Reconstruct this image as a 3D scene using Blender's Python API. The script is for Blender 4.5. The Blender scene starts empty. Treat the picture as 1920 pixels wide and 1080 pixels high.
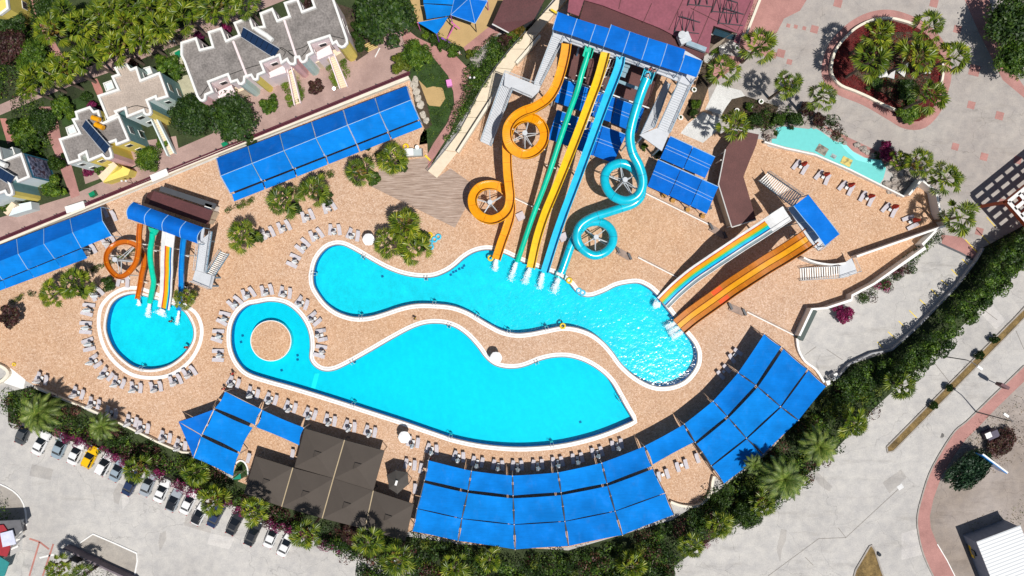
import bpy, bmesh, math, random
import numpy as np
from mathutils import Vector, Matrix
from mathutils.geometry import tessellate_polygon
R = math.radians
random.seed(7); rng = np.random.default_rng(11)
SC = bpy.context.scene
COL = SC.collection
# ------------------------------------------------------------ camera, sky, sun
CAMH = 116.4
PXM = 11.0
cam = bpy.data.objects.new('camera', bpy.data.cameras.new('camera')); COL.objects.link(cam)
cam.location = (0, 0, CAMH); cam.rotation_euler = (0, 0, 0)
cam.data.sensor_width = 36; cam.data.lens = 18 * CAMH / (960 / PXM)
cam.data.clip_start = 1; cam.data.clip_end = 3000
SC.camera = cam
SUN_EL, SUN_AZ = 67.0, 139.5
w = bpy.data.worlds.new("World"); SC.world = w; w.use_nodes = True
nt = w.node_tree
sky = nt.nodes.new('ShaderNodeTexSky'); sky.sky_type = 'NISHITA'; sky.sun_disc = False
sky.sun_elevation = R(SUN_EL); sky.sun_rotation = R(SUN_AZ)
bg = nt.nodes['Background']; bg.inputs[1].default_value = 0.055
nt.links.new(sky.outputs[0], bg.inputs[0])
sl = bpy.data.lights.new('sun', 'SUN'); sl.energy = 4.45; sl.angle = R(0.5); sl.color = (1, .96, .9)
so = bpy.data.objects.new('sun', sl); COL.objects.link(so)
dsun = Vector((math.sin(R(SUN_AZ)) * math.cos(R(SUN_EL)), math.cos(R(SUN_AZ)) * math.cos(R(SUN_EL)), math.sin(R(SUN_EL))))
so.rotation_euler = dsun.to_track_quat('Z', 'Y').to_euler(); so.location = (0, 0, 90)
SC.view_settings.view_transform = 'Standard'; SC.view_settings.look = 'None'
SC.view_settings.exposure = 0.0; SC.view_settings.gamma = 1
SC.render.engine = 'CYCLES'
SC.cycles.max_bounces = 6; SC.cycles.transparent_max_bounces = 12; SC.cycles.use_denoising = True
try: SC.cycles.denoiser = 'OPENIMAGEDENOISE'
except Exception: pass
SC.cycles.sample_clamp_indirect = 4

def P(px, py, h=0.0):
    s = (1 - h / CAMH) / PXM
    return Vector(((px - 960) * s, (540 - py) * s, h))
def PP(pts, h=0.0): return [P(a, b, h) for a, b in pts]

# ------------------------------------------------------------ materials
MATS = {}
def nmat(name):
    m = bpy.data.materials.new(name); m.use_nodes = True
    return m, m.node_tree, m.node_tree.nodes['Principled BSDF']
def ramp(nt, fac, stops):
    r = nt.nodes.new('ShaderNodeValToRGB'); nt.links.new(fac, r.inputs[0])
    el = r.color_ramp.elements
    while len(el) < len(stops): el.new(0.5)
    for e, (p, c) in zip(el, stops): e.position = p; e.color = (*c, 1)
    return r.outputs[0]
def wpos(nt, scale=(1, 1, 1), rot=0):
    g = nt.nodes.new('ShaderNodeNewGeometry'); mp = nt.nodes.new('ShaderNodeMapping')
    nt.links.new(g.outputs['Position'], mp.inputs[0]); mp.inputs['Scale'].default_value = scale
    mp.inputs['Rotation'].default_value = (0, 0, rot)
    return mp.outputs[0]
def noise(nt, vec, scale, detail=4, rough=.55):
    n = nt.nodes.new('ShaderNodeTexNoise'); nt.links.new(vec, n.inputs['Vector'])
    n.inputs['Scale'].default_value = scale; n.inputs['Detail'].default_value = detail
    n.inputs['Roughness'].default_value = rough
    return n.outputs['Fac']
def mixc(nt, fac, a, b, mode='MIX'):
    m = nt.nodes.new('ShaderNodeMix'); m.data_type = 'RGBA'; m.blend_type = mode
    for s, v in ((m.inputs[0], fac), (m.inputs[6], a), (m.inputs[7], b)):
        if hasattr(v, 'is_linked'): nt.links.new(v, s)
        elif isinstance(v, (int, float)): s.default_value = v
        else: s.default_value = (*v, 1)
    return m.outputs[2]
def bump(nt, bs, h, strength=.3, dist=.05):
    b = nt.nodes.new('ShaderNodeBump'); nt.links.new(h, b.inputs['Height'])
    b.inputs['Strength'].default_value = strength; b.inputs['Distance'].default_value = dist
    nt.links.new(b.outputs[0], bs.inputs['Normal'])
def plain(name, c, rough=.6, var=.12, scale=1.5, metal=0, fine=None, bmp=0):
    """base colour varied by world-space noise"""
    if name in MATS: return MATS[name]
    m, nt, bs = nmat(name)
    v = wpos(nt); n = noise(nt, v, scale, 5)
    lo = tuple(x * (1 - var) for x in c); hi = tuple(min(1, x * (1 + var)) for x in c)
    col = ramp(nt, n, [(.3, lo), (.7, hi)])
    if fine:
        n2 = noise(nt, v, fine[0], 2); col = mixc(nt, 1.0, col, ramp(nt, n2, [(.3, (1 - fine[1],) * 3), (.7, (1, 1, 1))]), 'MULTIPLY')
    nt.links.new(col, bs.inputs['Base Color'])
    bs.inputs['Roughness'].default_value = rough; bs.inputs['Metallic'].default_value = metal
    if bmp: bump(nt, bs, n, bmp)
    MATS[name] = m; return m
def leafmat(name, cols, rough=.55, trans=.25):
    if name in MATS: return MATS[name]
    m, nt, bs = nmat(name)
    g = nt.nodes.new('ShaderNodeNewGeometry')
    st = [(i / max(1, len(cols) - 1), c) for i, c in enumerate(cols)]
    col = ramp(nt, g.outputs['Random Per Island'], st)
    n = noise(nt, wpos(nt), .55, 3)
    col = mixc(nt, 1.0, col, ramp(nt, n, [(.35, (.55, .6, .6)), (.65, (1.25, 1.2, 1.1))]), 'MULTIPLY')
    oi = nt.nodes.new('ShaderNodeObjectInfo'); col = mixc(nt, 1.0, col, ramp(nt, oi.outputs['Random'], [(0, (.80, .86, .88)), (1, (1.3, 1.2, .98))]), 'MULTIPLY')
    nt.links.new(col, bs.inputs['Base Color']); bs.inputs['Roughness'].default_value = rough
    tr = nt.nodes.new('ShaderNodeBsdfTranslucent'); nt.links.new(col, tr.inputs[0])
    mx = nt.nodes.new('ShaderNodeMixShader'); mx.inputs[0].default_value = trans
    nt.links.new(bs.outputs[0], mx.inputs[1]); nt.links.new(tr.outputs[0], mx.inputs[2])
    nt.links.new(mx.outputs[0], nt.nodes['Material Output'].inputs[0])
    MATS[name] = m; return m
def deckmat():
    m, nt, bs = nmat('deck_crazy_paving')
    v = wpos(nt)
    vo = nt.nodes.new('ShaderNodeTexVoronoi'); vo.inputs['Scale'].default_value = 5.6; nt.links.new(v, vo.inputs['Vector'])
    ve = nt.nodes.new('ShaderNodeTexVoronoi'); ve.feature = 'DISTANCE_TO_EDGE'; ve.inputs['Scale'].default_value = 5.6
    nt.links.new(v, ve.inputs['Vector'])
    sep = nt.nodes.new('ShaderNodeSeparateColor'); nt.links.new(vo.outputs['Color'], sep.inputs[0])
    c = ramp(nt, sep.outputs[0], [(0, (.47, .285, .18)), (.28, (.57, .37, .24)), (.65, (.62, .415, .28)), (1, (.70, .51, .375))])
    e = ramp(nt, ve.outputs['Distance'], [(.02, (.72, .68, .66)), (.08, (1, 1, 1))])
    c = mixc(nt, 1.0, c, e, 'MULTIPLY')
    big = noise(nt, v, .035, 4)
    c = mixc(nt, 1.0, c, ramp(nt, big, [(.35, (1.0, .95, .87)), (.65, (.99, 1.02, 1.07))]), 'MULTIPLY')
    md = noise(nt, v, .25, 5)
    c = mixc(nt, 1.0, c, ramp(nt, md, [(.3, (.93, .93, .93)), (.7, (1.04, 1.04, 1.04))]), 'MULTIPLY')
    st = noise(nt, wpos(nt, (.35, 1.6, 1), .4), .22, 6, .7)
    c = mixc(nt, 1.0, c, ramp(nt, st, [(.26, (.88, .85, .82)), (.38, (1, 1, 1))]), 'MULTIPLY')
    nt.links.new(c, bs.inputs['Base Color']); bs.inputs['Roughness'].default_value = .85
    bs.inputs['Specular IOR Level'].default_value = .15
    bump(nt, bs, ve.outputs['Distance'], .2, .03)
    return m
def concrete(name, base, stain, tint=(1, 1, 1)):
    m, nt, bs = nmat(name)
    v = wpos(nt)
    n1 = noise(nt, v, .06, 6, .6); n2 = noise(nt, v, .6, 5, .65); n3 = noise(nt, v, 5, 3)
    c = ramp(nt, n1, [(.35, stain), (.6, base)]); n4 = noise(nt, wpos(nt, (.25, 1.3, 1), 1.1), .35, 7, .7); c = mixc(nt, 1.0, c, ramp(nt, n4, [(.3, (.80, .79, .78)), (.45, (1, 1, 1))]), 'MULTIPLY')
    c = mixc(nt, 1.0, c, ramp(nt, n2, [(.35, (.86, .86, .88)), (.65, (1.06, 1.05, 1.04))]), 'MULTIPLY')
    c = mixc(nt, 1.0, c, ramp(nt, n3, [(.25, (.86, .86, .86)), (.6, (1.03, 1.03, 1.03))]), 'MULTIPLY')
    # thin cracks from a stretched voronoi
    ve = nt.nodes.new('ShaderNodeTexVoronoi'); ve.feature = 'DISTANCE_TO_EDGE'; ve.inputs['Scale'].default_value = .07
    wv = nt.nodes.new('ShaderNodeVectorMath'); wv.operation = 'ADD'
    nz = nt.nodes.new('ShaderNodeTexNoise'); nz.inputs['Scale'].default_value = .25; nz.inputs['Detail'].default_value = 6
    nt.links.new(v, nz.inputs['Vector'])
    sc = nt.nodes.new('ShaderNodeVectorMath'); sc.operation = 'SCALE'; sc.inputs['Scale'].default_value = 5
    nt.links.new(nz.outputs['Color'], sc.inputs[0]); nt.links.new(v, wv.inputs[0]); nt.links.new(sc.outputs[0], wv.inputs[1])
    nt.links.new(wv.outputs[0], ve.inputs['Vector'])
    c = mixc(nt, 1.0, c, ramp(nt, ve.outputs['Distance'], [(.0008, (.72, .72, .72)), (.003, (1, 1, 1))]), 'MULTIPLY')
    c = mixc(nt, 1.0, c, tint, 'MULTIPLY')
    nt.links.new(c, bs.inputs['Base Color']); bs.inputs['Roughness'].default_value = .9
    bs.inputs['Specular IOR Level'].default_value = .2
    bump(nt, bs, n3, .15, .02)
    return m
def paver(name, base, scale=4, joint=.8, stain=.2):
    m, nt, bs = nmat(name)
    v = wpos(nt, rot=.35)
    br = nt.nodes.new('ShaderNodeTexBrick'); nt.links.new(v, br.inputs['Vector']); br.inputs['Scale'].default_value = scale
    br.inputs['Color1'].default_value = (*[x * 1.08 for x in base], 1); br.inputs['Color2'].default_value = (*[x * .9 for x in base], 1)
    br.inputs['Mortar'].default_value = (*[x * joint for x in base], 1); br.inputs['Mortar Size'].default_value = .03
    n = noise(nt, v, .3, 6, .65)
    c = mixc(nt, 1.0, br.outputs['Color'], ramp(nt, n, [(.35, (1 - stain, 1 - stain * 1.1, 1 - stain * 1.1)), (.65, (1.08, 1.08, 1.08))]), 'MULTIPLY')
    nt.links.new(c, bs.inputs['Base Color']); bs.inputs['Roughness'].default_value = .85
    return m
def fabric(name, c, tr=.12, rot=0):
    m, nt, bs = nmat(name)
    v = wpos(nt, (1, 1, 1), rot)
    n1 = noise(nt, v, .35, 5, .6); n2 = noise(nt, wpos(nt, (.5, 7, 1), rot), 1.0, 3)
    col = ramp(nt, n1, [(.35, tuple(x * .78 for x in c)), (.62, c), (.75, tuple(min(1, x * 1.12 + .012) for x in c))])
    col = mixc(nt, 1.0, col, ramp(nt, n2, [(.3, (.93, .93, .93)), (.7, (1.06, 1.06, 1.06))]), 'MULTIPLY')
    oi = nt.nodes.new('ShaderNodeObjectInfo'); col = mixc(nt, 1.0, col, ramp(nt, oi.outputs['Random'], [(0, (.8, .88, .92)), (1, (1.3, 1.12, 1.05))]), 'MULTIPLY')
    n3 = noise(nt, wpos(nt, (1, .45, 1), rot + .8), .8, 6, .7); col = mixc(nt, ramp(nt, n3, [(.55, (0, 0, 0)), (.8, (.06, .06, .06))]), col, (.35, .48, .62))
    nt.links.new(col, bs.inputs['Base Color']); bs.inputs['Roughness'].default_value = .85
    bs.inputs['Specular IOR Level'].default_value = .12
    bump(nt, bs, n2, .25, .04)
    t = nt.nodes.new('ShaderNodeBsdfTranslucent'); nt.links.new(col, t.inputs[0])
    mx = nt.nodes.new('ShaderNodeMixShader'); mx.inputs[0].default_value = tr
    nt.links.new(bs.outputs[0], mx.inputs[1]); nt.links.new(t.outputs[0], mx.inputs[2])
    nt.links.new(mx.outputs[0], nt.nodes['Material Output'].inputs[0])
    MATS[name] = m; return m
def watermat(name, tint, amp, scale, ior=1.33, rgh=.04):
    m, nt, bs = nmat(name)
    nt.nodes.remove(bs)
    v = wpos(nt)
    n1 = noise(nt, v, scale, 3, .6); n2 = noise(nt, v, scale * 2.9, 2, .5)
    ad = nt.nodes.new('ShaderNodeMath'); ad.operation = 'MULTIPLY_ADD'; nt.links.new(n2, ad.inputs[0]); ad.inputs[1].default_value = .22; nt.links.new(n1, ad.inputs[2])
    b = nt.nodes.new('ShaderNodeBump'); nt.links.new(ad.outputs[0], b.inputs['Height']); b.inputs['Strength'].default_value = 1; b.inputs['Distance'].default_value = amp
    gl = nt.nodes.new('ShaderNodeBsdfGlossy'); gl.inputs['Roughness'].default_value = rgh; nt.links.new(b.outputs[0], gl.inputs['Normal'])
    tr = nt.nodes.new('ShaderNodeBsdfTransparent')
    lo = tuple(x * .90 for x in tint)
    nt.links.new(ramp(nt, ad.outputs[0], [(.5, lo), (.9, tint)]), tr.inputs[0])  # ripples of refracted light painted into the tint, paler on the crests
    fr = nt.nodes.new('ShaderNodeFresnel'); fr.inputs['IOR'].default_value = ior; nt.links.new(b.outputs[0], fr.inputs['Normal'])
    mx = nt.nodes.new('ShaderNodeMixShader')
    nt.links.new(fr.outputs[0], mx.inputs[0]); nt.links.new(tr.outputs[0], mx.inputs[1]); nt.links.new(gl.outputs[0], mx.inputs[2])
    nt.links.new(mx.outputs[0], nt.nodes['Material Output'].inputs[0])
    return m

# ------------------------------------------------------------ object helpers
def tag(o, label=None, cat=None, group=None, kind=None):
    if label: o['label'] = label
    if cat: o['category'] = cat
    if group: o['group'] = group
    if kind: o['kind'] = kind
    return o
def thing(name, label, cat, loc=(0, 0, 0), group=None):
    o = bpy.data.objects.new(name, None); COL.objects.link(o); o.location = loc; o.empty_display_size = .3
    return tag(o, label, cat, group)
def wloc(o):
    v = Vector(o.location)
    while o.parent: o = o.parent; v = v + Vector(o.location)
    return v
def mkobj(name, verts, faces, mat, parent=None, smooth=False, origin=None, mi=None):
    """verts in world coordinates"""
    V = np.array([tuple(v) for v in verts], dtype=float).reshape(-1, 3)
    if parent is not None: org = np.array(wloc(parent))
    elif origin is not None: org = np.array(origin, dtype=float)
    else: org = np.array([(V[:, 0].min() + V[:, 0].max()) / 2, (V[:, 1].min() + V[:, 1].max()) / 2, V[:, 2].min()])
    me = bpy.data.meshes.new(name); me.from_pydata((V - org).tolist(), [], faces); me.update()
    for m in (mat if isinstance(mat, (list, tuple)) else [mat]): me.materials.append(m)
    if mi: me.polygons.foreach_set('material_index', mi)
    if smooth: me.polygons.foreach_set('use_smooth', [True] * len(me.polygons))
    o = bpy.data.objects.new(name, me); COL.objects.link(o)
    if parent is not None: o.parent = parent
    else: o.location = org
    return o
class MB:
    def __init__(s): s.v = []; s.f = []; s.mi = []; s.k = 0
    def add(s, vs, fs):
        n = len(s.v); s.v += [tuple(v) for v in vs]; s.f += [tuple(i + n for i in f) for f in fs]; s.mi += [s.k] * len(fs); return s
    def box(s, c, sz, ang=0, tilt=None):
        """centre-bottom c, size, rotation about z"""
        ca, sa = math.cos(ang), math.sin(ang); vs = []
        for z in (0, sz[2]):
            for x, y in ((-1, -1), (1, -1), (1, 1), (-1, 1)):
                X, Y = x * sz[0] / 2, y * sz[1] / 2
                vs.append((c[0] + X * ca - Y * sa, c[1] + X * sa + Y * ca, c[2] + z))
        return s.add(vs, [(3, 2, 1, 0), (4, 5, 6, 7), (0, 1, 5, 4), (1, 2, 6, 5), (2, 3, 7, 6), (3, 0, 4, 7)])
    def prism(s, pts, z0, z1, cap=True, bottom=False):
        n = len(pts)
        a = sum(pts[i][0] * pts[(i + 1) % n][1] - pts[(i + 1) % n][0] * pts[i][1] for i in range(n))
        if a < 0: pts = list(reversed(pts))
        vs = [(p[0], p[1], z0) for p in pts] + [(p[0], p[1], z1) for p in pts]
        fs = [(i, (i + 1) % n, n + (i + 1) % n, n + i) for i in range(n)]
        if cap:
            for t in tessellate_polygon([[Vector((p[0], p[1], 0)) for p in pts]]):
                t = orient(pts, t); fs.append(tuple(n + i for i in t))
                if bottom: fs.append(tuple(reversed(t)))
        return s.add(vs, fs)
    def tube(s, path, r, n=6, cap=True):
        path = [Vector(p) for p in path]; vs = []; fs = []; m = len(path)
        for i, p in enumerate(path):
            t = (path[min(i + 1, m - 1)] - path[max(i - 1, 0)]).normalized()
            a = t.cross(Vector((0, 0, 1)))
            if a.length < 1e-3: a = Vector((1, 0, 0))
            a.normalize(); b = a.cross(t)
            rr = r[i] if isinstance(r, (list, tuple)) else r
            for k in range(n):
                q = 2 * math.pi * k / n; vs.append(p + a * math.cos(q) * rr + b * math.sin(q) * rr)
        for i in range(m - 1):
            for k in range(n):
                fs.append((i * n + k, i * n + (k + 1) % n, (i + 1) * n + (k + 1) % n, (i + 1) * n + k))
        if cap: fs += [tuple(range(n)), tuple(reversed(range((m - 1) * n, m * n)))]
        return s.add(vs, fs)
    def bar(s, a, b, wd, ht):
        """rectangular bar between two points, top face at the given points"""
        a, b = Vector(a), Vector(b); d = (b - a); d.z = 0
        if d.length < 1e-6: return s
        d.normalize(); q = Vector((-d.y, d.x, 0)) * wd / 2; z = Vector((0, 0, ht))
        vs = [a - q - z, a + q - z, b + q - z, b - q - z, a - q, a + q, b + q, b - q]
        return s.add(vs, [(0, 1, 2, 3), (7, 6, 5, 4), (4, 5, 1, 0), (5, 6, 2, 1), (6, 7, 3, 2), (7, 4, 0, 3)])
    def sweep(s, path, prof, closed=True, caps=False, side=None):
        path = [Vector(p) for p in path]; m = len(path); n = len(prof); vs = []; fs = []
        for i, p in enumerate(path):
            t = (path[min(i + 1, m - 1)] - path[max(i - 1, 0)]); t.normalize()
            a = Vector((t.y, -t.x, 0))
            if a.length < 1e-6: a = Vector((1, 0, 0))
            a.normalize(); b = a.cross(t)
            if b.z < 0: b = -b
            for u, v in prof: vs.append(p + a * u + b * v)
        for i in range(m - 1):
            for k in range(n if closed else n - 1):
                k2 = (k + 1) % n; fs.append((i * n + k, i * n + k2, (i + 1) * n + k2, (i + 1) * n + k))
        if caps: fs += [tuple(range(n)), tuple(range((m - 1) * n, m * n))]
        return s.add(vs, fs)
    def disc(s, c, r, n=12):
        vs = [(c[0] + r * math.cos(2 * math.pi * k / n), c[1] + r * math.sin(2 * math.pi * k / n), c[2]) for k in range(n)]
        return s.add(vs, [tuple(range(n))])
    def torus(s, c, R0, r, n=16, k=8):
        vs = []; fs = []
        for i in range(n):
            a = 2 * math.pi * i / n
            for j in range(k):
                b = 2 * math.pi * j / k; q = R0 + r * math.cos(b)
                vs.append((c[0] + q * math.cos(a), c[1] + q * math.sin(a), c[2] + r + r * math.sin(b)))
        for i in range(n):
            for j in range(k): fs.append((i * k + j, ((i + 1) % n) * k + j, ((i + 1) % n) * k + (j + 1) % k, i * k + (j + 1) % k))
        return s.add(vs, fs)
    def blob(s, c, r, seed=0, n=10, m=7, rough=.2):
        rd = random.Random(seed); vs = [(c[0], c[1], c[2] + r[2] * 1.0)]; fs = []
        for j in range(1, m):
            th = math.pi * .62 * j / (m - 1)
            for i in range(n):
                a = 2 * math.pi * i / n; k = 1 + rd.uniform(-rough, rough)
                vs.append((c[0] + r[0] * k * math.sin(th) * math.cos(a), c[1] + r[1] * k * math.sin(th) * math.sin(a), c[2] + r[2] * k * math.cos(th)))
        for i in range(n): fs.append((0, 1 + i, 1 + (i + 1) % n))
        for j in range(m - 2):
            for i in range(n): fs.append((1 + j * n + i, 1 + (j + 1) * n + i, 1 + (j + 1) * n + (i + 1) % n, 1 + j * n + (i + 1) % n))
        return s.add(vs, fs)
    def build(s, name, mat, parent=None, smooth=False, origin=None):
        return mkobj(name, s.v, s.f, mat, parent, smooth, origin, s.mi if isinstance(mat, (list, tuple)) else None)
def orient(pts, t):
    a, b, c = (pts[i] for i in t)
    cr = (b[0] - a[0]) * (c[1] - a[1]) - (b[1] - a[1]) * (c[0] - a[0])
    return tuple(t) if cr > 0 else tuple(reversed(t))
def cr_smooth(pts, n=5, closed=True):
    """Catmull-Rom through points of any dimension"""
    out = []; N = len(pts); pts = [Vector(p) for p in pts]
    rngi = range(N) if closed else range(N - 1)
    for i in rngi:
        if closed: p0, p1, p2, p3 = pts[i - 1], pts[i], pts[(i + 1) % N], pts[(i + 2) % N]
        else: p0, p1, p2, p3 = pts[max(i - 1, 0)], pts[i], pts[i + 1], pts[min(i + 2, N - 1)]
        for k in range(n):
            t = k / n
            out.append(.5 * ((2 * p1) + (p2 - p0) * t + (2 * p0 - 5 * p1 + 4 * p2 - p3) * t * t + (3 * p1 - p0 - 3 * p2 + p3) * t ** 3))
    if not closed: out.append(pts[-1])
    return out
def offset(poly, d):
    """offset closed dense loop outward by d (metres)"""
    n = len(poly); a = sum(poly[i][0] * poly[(i + 1) % n][1] - poly[(i + 1) % n][0] * poly[i][1] for i in range(n))
    sg = 1 if a > 0 else -1; out = []
    for i in range(n):
        p, q, r = poly[i - 1], poly[i], poly[(i + 1) % n]
        t = Vector((r[0] - p[0], r[1] - p[1])); t.normalize()
        out.append(Vector((q[0] + t.y * d * sg, q[1] - t.x * d * sg, 0)))
    return out
def sheet(name, loops, z, mat, kind='structure', label=None, cat=None, parent=None):
    L = [[Vector((p[0], p[1], 0)) for p in lp] for lp in loops]
    flat = [p for lp in L for p in lp]
    fs = [orient(flat, t) for t in tessellate_polygon(L)]
    fs = [f for f in fs if len(set(f)) == 3]
    o = mkobj(name, [(p.x, p.y, z) for p in flat], fs, mat, parent)
    if kind: o['kind'] = kind
    if label: o['label'] = label
    if cat: o['category'] = cat
    return o
def ring(mb, inner, outer, z):
    n = len(inner)
    mb.add([(p[0], p[1], z) for p in inner] + [(p[0], p[1], z) for p in outer], [(i, (i + 1) % n, n + (i + 1) % n, n + i) for i in range(n)])
def ringbox(mb, inner, outer, z0, z1):
    n = len(inner)
    vs = [(p[0], p[1], z) for z in (z0, z1) for lp in (inner, outer) for p in lp]
    fs = []
    for i in range(n):
        j = (i + 1) % n
        fs += [(2 * n + i, 2 * n + j, 3 * n + j, 3 * n + i), (i, j, 2 * n + j, 2 * n + i), (n + i, n + j, 3 * n + j, 3 * n + i)]
    mb.add(vs, fs)
def copy_tree(o, parent=None):
    c = o.copy(); COL.objects.link(c)
    if parent is not None: c.parent = parent
    for ch in CH.get(o.name, []) or list(o.children): copy_tree(ch, c)
    return c
CH = {}
ORD = 'first second third fourth fifth sixth seventh eighth ninth tenth eleventh twelfth thirteenth fourteenth fifteenth sixteenth seventeenth eighteenth nineteenth twentieth twenty-first twenty-second twenty-third twenty-fourth twenty-fifth twenty-sixth twenty-seventh twenty-eighth twenty-ninth thirtieth'.split()

# --- leaves as small quads, built with numpy
def leafmesh(name, pts, nrm, size, mat, parent=None, origin=None, asp=1.5):
    n = len(pts); pts = np.asarray(pts, float); nrm = np.asarray(nrm, float)
    nrm = nrm + rng.normal(0, .45, (n, 3)); nrm /= np.linalg.norm(nrm, axis=1)[:, None] + 1e-9
    a = np.cross(nrm, rng.normal(0, 1, (n, 3))); a /= np.linalg.norm(a, axis=1)[:, None] + 1e-9
    b = np.cross(nrm, a); s = (size * rng.uniform(.6, 1.35, n))[:, None]
    V = np.empty((n, 4, 3))
    V[:, 0] = pts - a * s * asp * .5; V[:, 1] = pts + b * s * .38; V[:, 2] = pts + a * s * asp * .5; V[:, 3] = pts - b * s * .38
    V = V.reshape(-1, 3)
    if parent is not None: org = np.array(wloc(parent))
    elif origin is not None: org = np.array(origin, float)
    else: org = np.array([V[:, 0].mean(), V[:, 1].mean(), V[:, 2].min()])
    me = bpy.data.meshes.new(name); me.vertices.add(n * 4); me.vertices.foreach_set('co', (V - org).ravel())
    me.loops.add(n * 4); me.loops.foreach_set('vertex_index', np.arange(n * 4, dtype=np.int32))
    me.polygons.add(n); me.polygons.foreach_set('loop_start', np.arange(0, n * 4, 4, dtype=np.int32))
    me.polygons.foreach_set('loop_total', np.full(n, 4, dtype=np.int32)); me.update(calc_edges=True); me.validate()
    me.materials.append(mat); o = bpy.data.objects.new(name, me); COL.objects.link(o)
    if parent is not None: o.parent = parent
    else: o.location = org
    return o
def clumps(c, r, nclump, nleaf, seed, flat=.8, cr=.33):
    """leaf points: shells of several clumps inside an ellipsoid"""
    g = np.random.default_rng(seed); P_, N_ = [], []
    for i in range(nclump):
        d = g.normal(0, 1, 3); d /= np.linalg.norm(d); d[2] = abs(d[2]) * .9 - .1
        k = g.uniform(.25, .8) ** .6
        cc = np.array(c) + d * np.array(r) * k
        q = g.normal(0, 1, (nleaf, 3)); q /= np.linalg.norm(q, axis=1)[:, None]; q[:, 2] = np.where(g.uniform(0, 1, nleaf) < .75, abs(q[:, 2]), q[:, 2])
        rr = np.array(r) * cr * g.uniform(.7, 1.25) * np.array([1, 1, flat])
        P_.append(cc + q * rr * g.uniform(.65, 1.08, (nleaf, 1))); N_.append(q)
    return np.concatenate(P_), np.concatenate(N_)
def inpoly(x, y, poly):
    x = np.asarray(x); y = np.asarray(y); c = np.zeros(x.shape, bool); n = len(poly)
    for i in range(n):
        x1, y1 = poly[i][0], poly[i][1]; x2, y2 = poly[(i + 1) % n][0], poly[(i + 1) % n][1]
        if y1 == y2: continue
        c ^= ((y1 > y) != (y2 > y)) & (x < (x2 - x1) * (y - y1) / (y2 - y1) + x1)
    return c
# ============================================================ GROUND AND SETTING
WHITE = plain('white_paint', (.78, .77, .74), .5, .05, 2)
WALLW = plain('cream_wall', (.74, .68, .56), .7, .08, .8)
GREYM = plain('galvanised_steel', (.52, .55, .58), .5, .08, 2)
DARKM = plain('dark_metal', (.06, .065, .075), .5, .1)
DECK = deckmat()
CONC = concrete('concrete', (.52, .505, .48), (.44, .425, .405))
PLAZA = concrete('plaza_concrete', (.42, .39, .36), (.37, .335, .31))
PAVEP = paver('pink_paving', (.44, .225, .20), 3)
PAVER = paver('red_paving', (.46, .20, .165), 3)
PAVEG = paver('grey_pink_paving', (.42, .29, .255), 3)
GRASS = leafmat('grass_blades', [(.02, .05, .006), (.045, .105, .012), (.08, .14, .02)])
LAWN = plain('lawn', (.035, .075, .014), .95, .35, .6, fine=(9, .5))
SOIL = plain('garden_soil', (.085, .06, .038), .95, .5, .35, fine=(5, .6))
GARD = plain('garden_ground', (.045, .065, .02), .95, .5, .25, fine=(6, .6))
SAND = plain('play_sand', (.50, .34, .15), .9, .08, .5, fine=(8, .15))
DIRT = concrete('dirt_verge', (.38, .335, .305), (.28, .235, .20))
DRY = plain('dry_grass', (.24, .16, .06), .95, .45, .7, fine=(6, .5))

upx = [(592,540),(588,522),(589,510),(593,493),(602,477),(615,465),(630,460),(643,461),(655,466),(670,474),(697,490),(725,505),(755,516),(785,521),(813,520),(837,511),(855,499),(872,484),(892,473),(917,469),(945,476),(975,490),(1010,504),(1045,517),(1067,532),(1080,548),(1092,556),(1110,557),(1135,548),(1155,538),(1177,533),(1197,532),(1215,540),(1230,553),(1240,567),(1260,592),(1282,622),(1300,645),(1307,665),(1303,688),(1283,712),(1255,723),(1225,722),(1193,706),(1167,683),(1150,660),(1132,640),(1110,624),(1083,614),(1055,611),(1025,616),(995,622),(967,624),(940,618),(910,602),(880,584),(850,573),(815,569),(780,569),(750,575),(720,585),(695,592),(672,594),(652,591),(630,582),(610,566)]
lpx = [(482,570),(508,566),(535,571),(556,586),(571,606),(579,627),(581,650),(580,672),(589,687),(606,696),(627,695),(652,684),(695,660),(740,634),(775,616),(802,608),(830,608),(855,616),(877,632),(895,652),(909,671),(926,685),(947,691),(970,691),(990,686),(1012,677),(1038,671),(1067,671),(1097,680),(1125,697),(1145,717),(1160,742),(1173,765),(1187,788),(1150,804),(1110,818),(1060,830),(1010,836),(960,837),(905,832),(855,822),(815,809),(760,790),(695,769),(630,748),(555,725),(505,711),(467,698),(448,680),(437,657),(434,633),(437,608),(448,587),(464,574)]
spx = [(200,612),(204,587),(212,569),(228,557),(252,552),(278,558),(300,565),(325,573),(344,584),(356,601),(362,618),(361,636),(352,654),(335,672),(312,686),(282,692),(253,687),(231,672),(214,653),(204,632)]
rpx = [(182,605),(186,577),(197,560),(214,546),(236,537),(262,537),(280,543),(300,550),(325,558),(350,570),(370,585),(380,605),(382,625),(377,648),(363,674),(342,694),(315,708),(282,712),(248,706),(220,688),(200,665),(187,637)]
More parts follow.
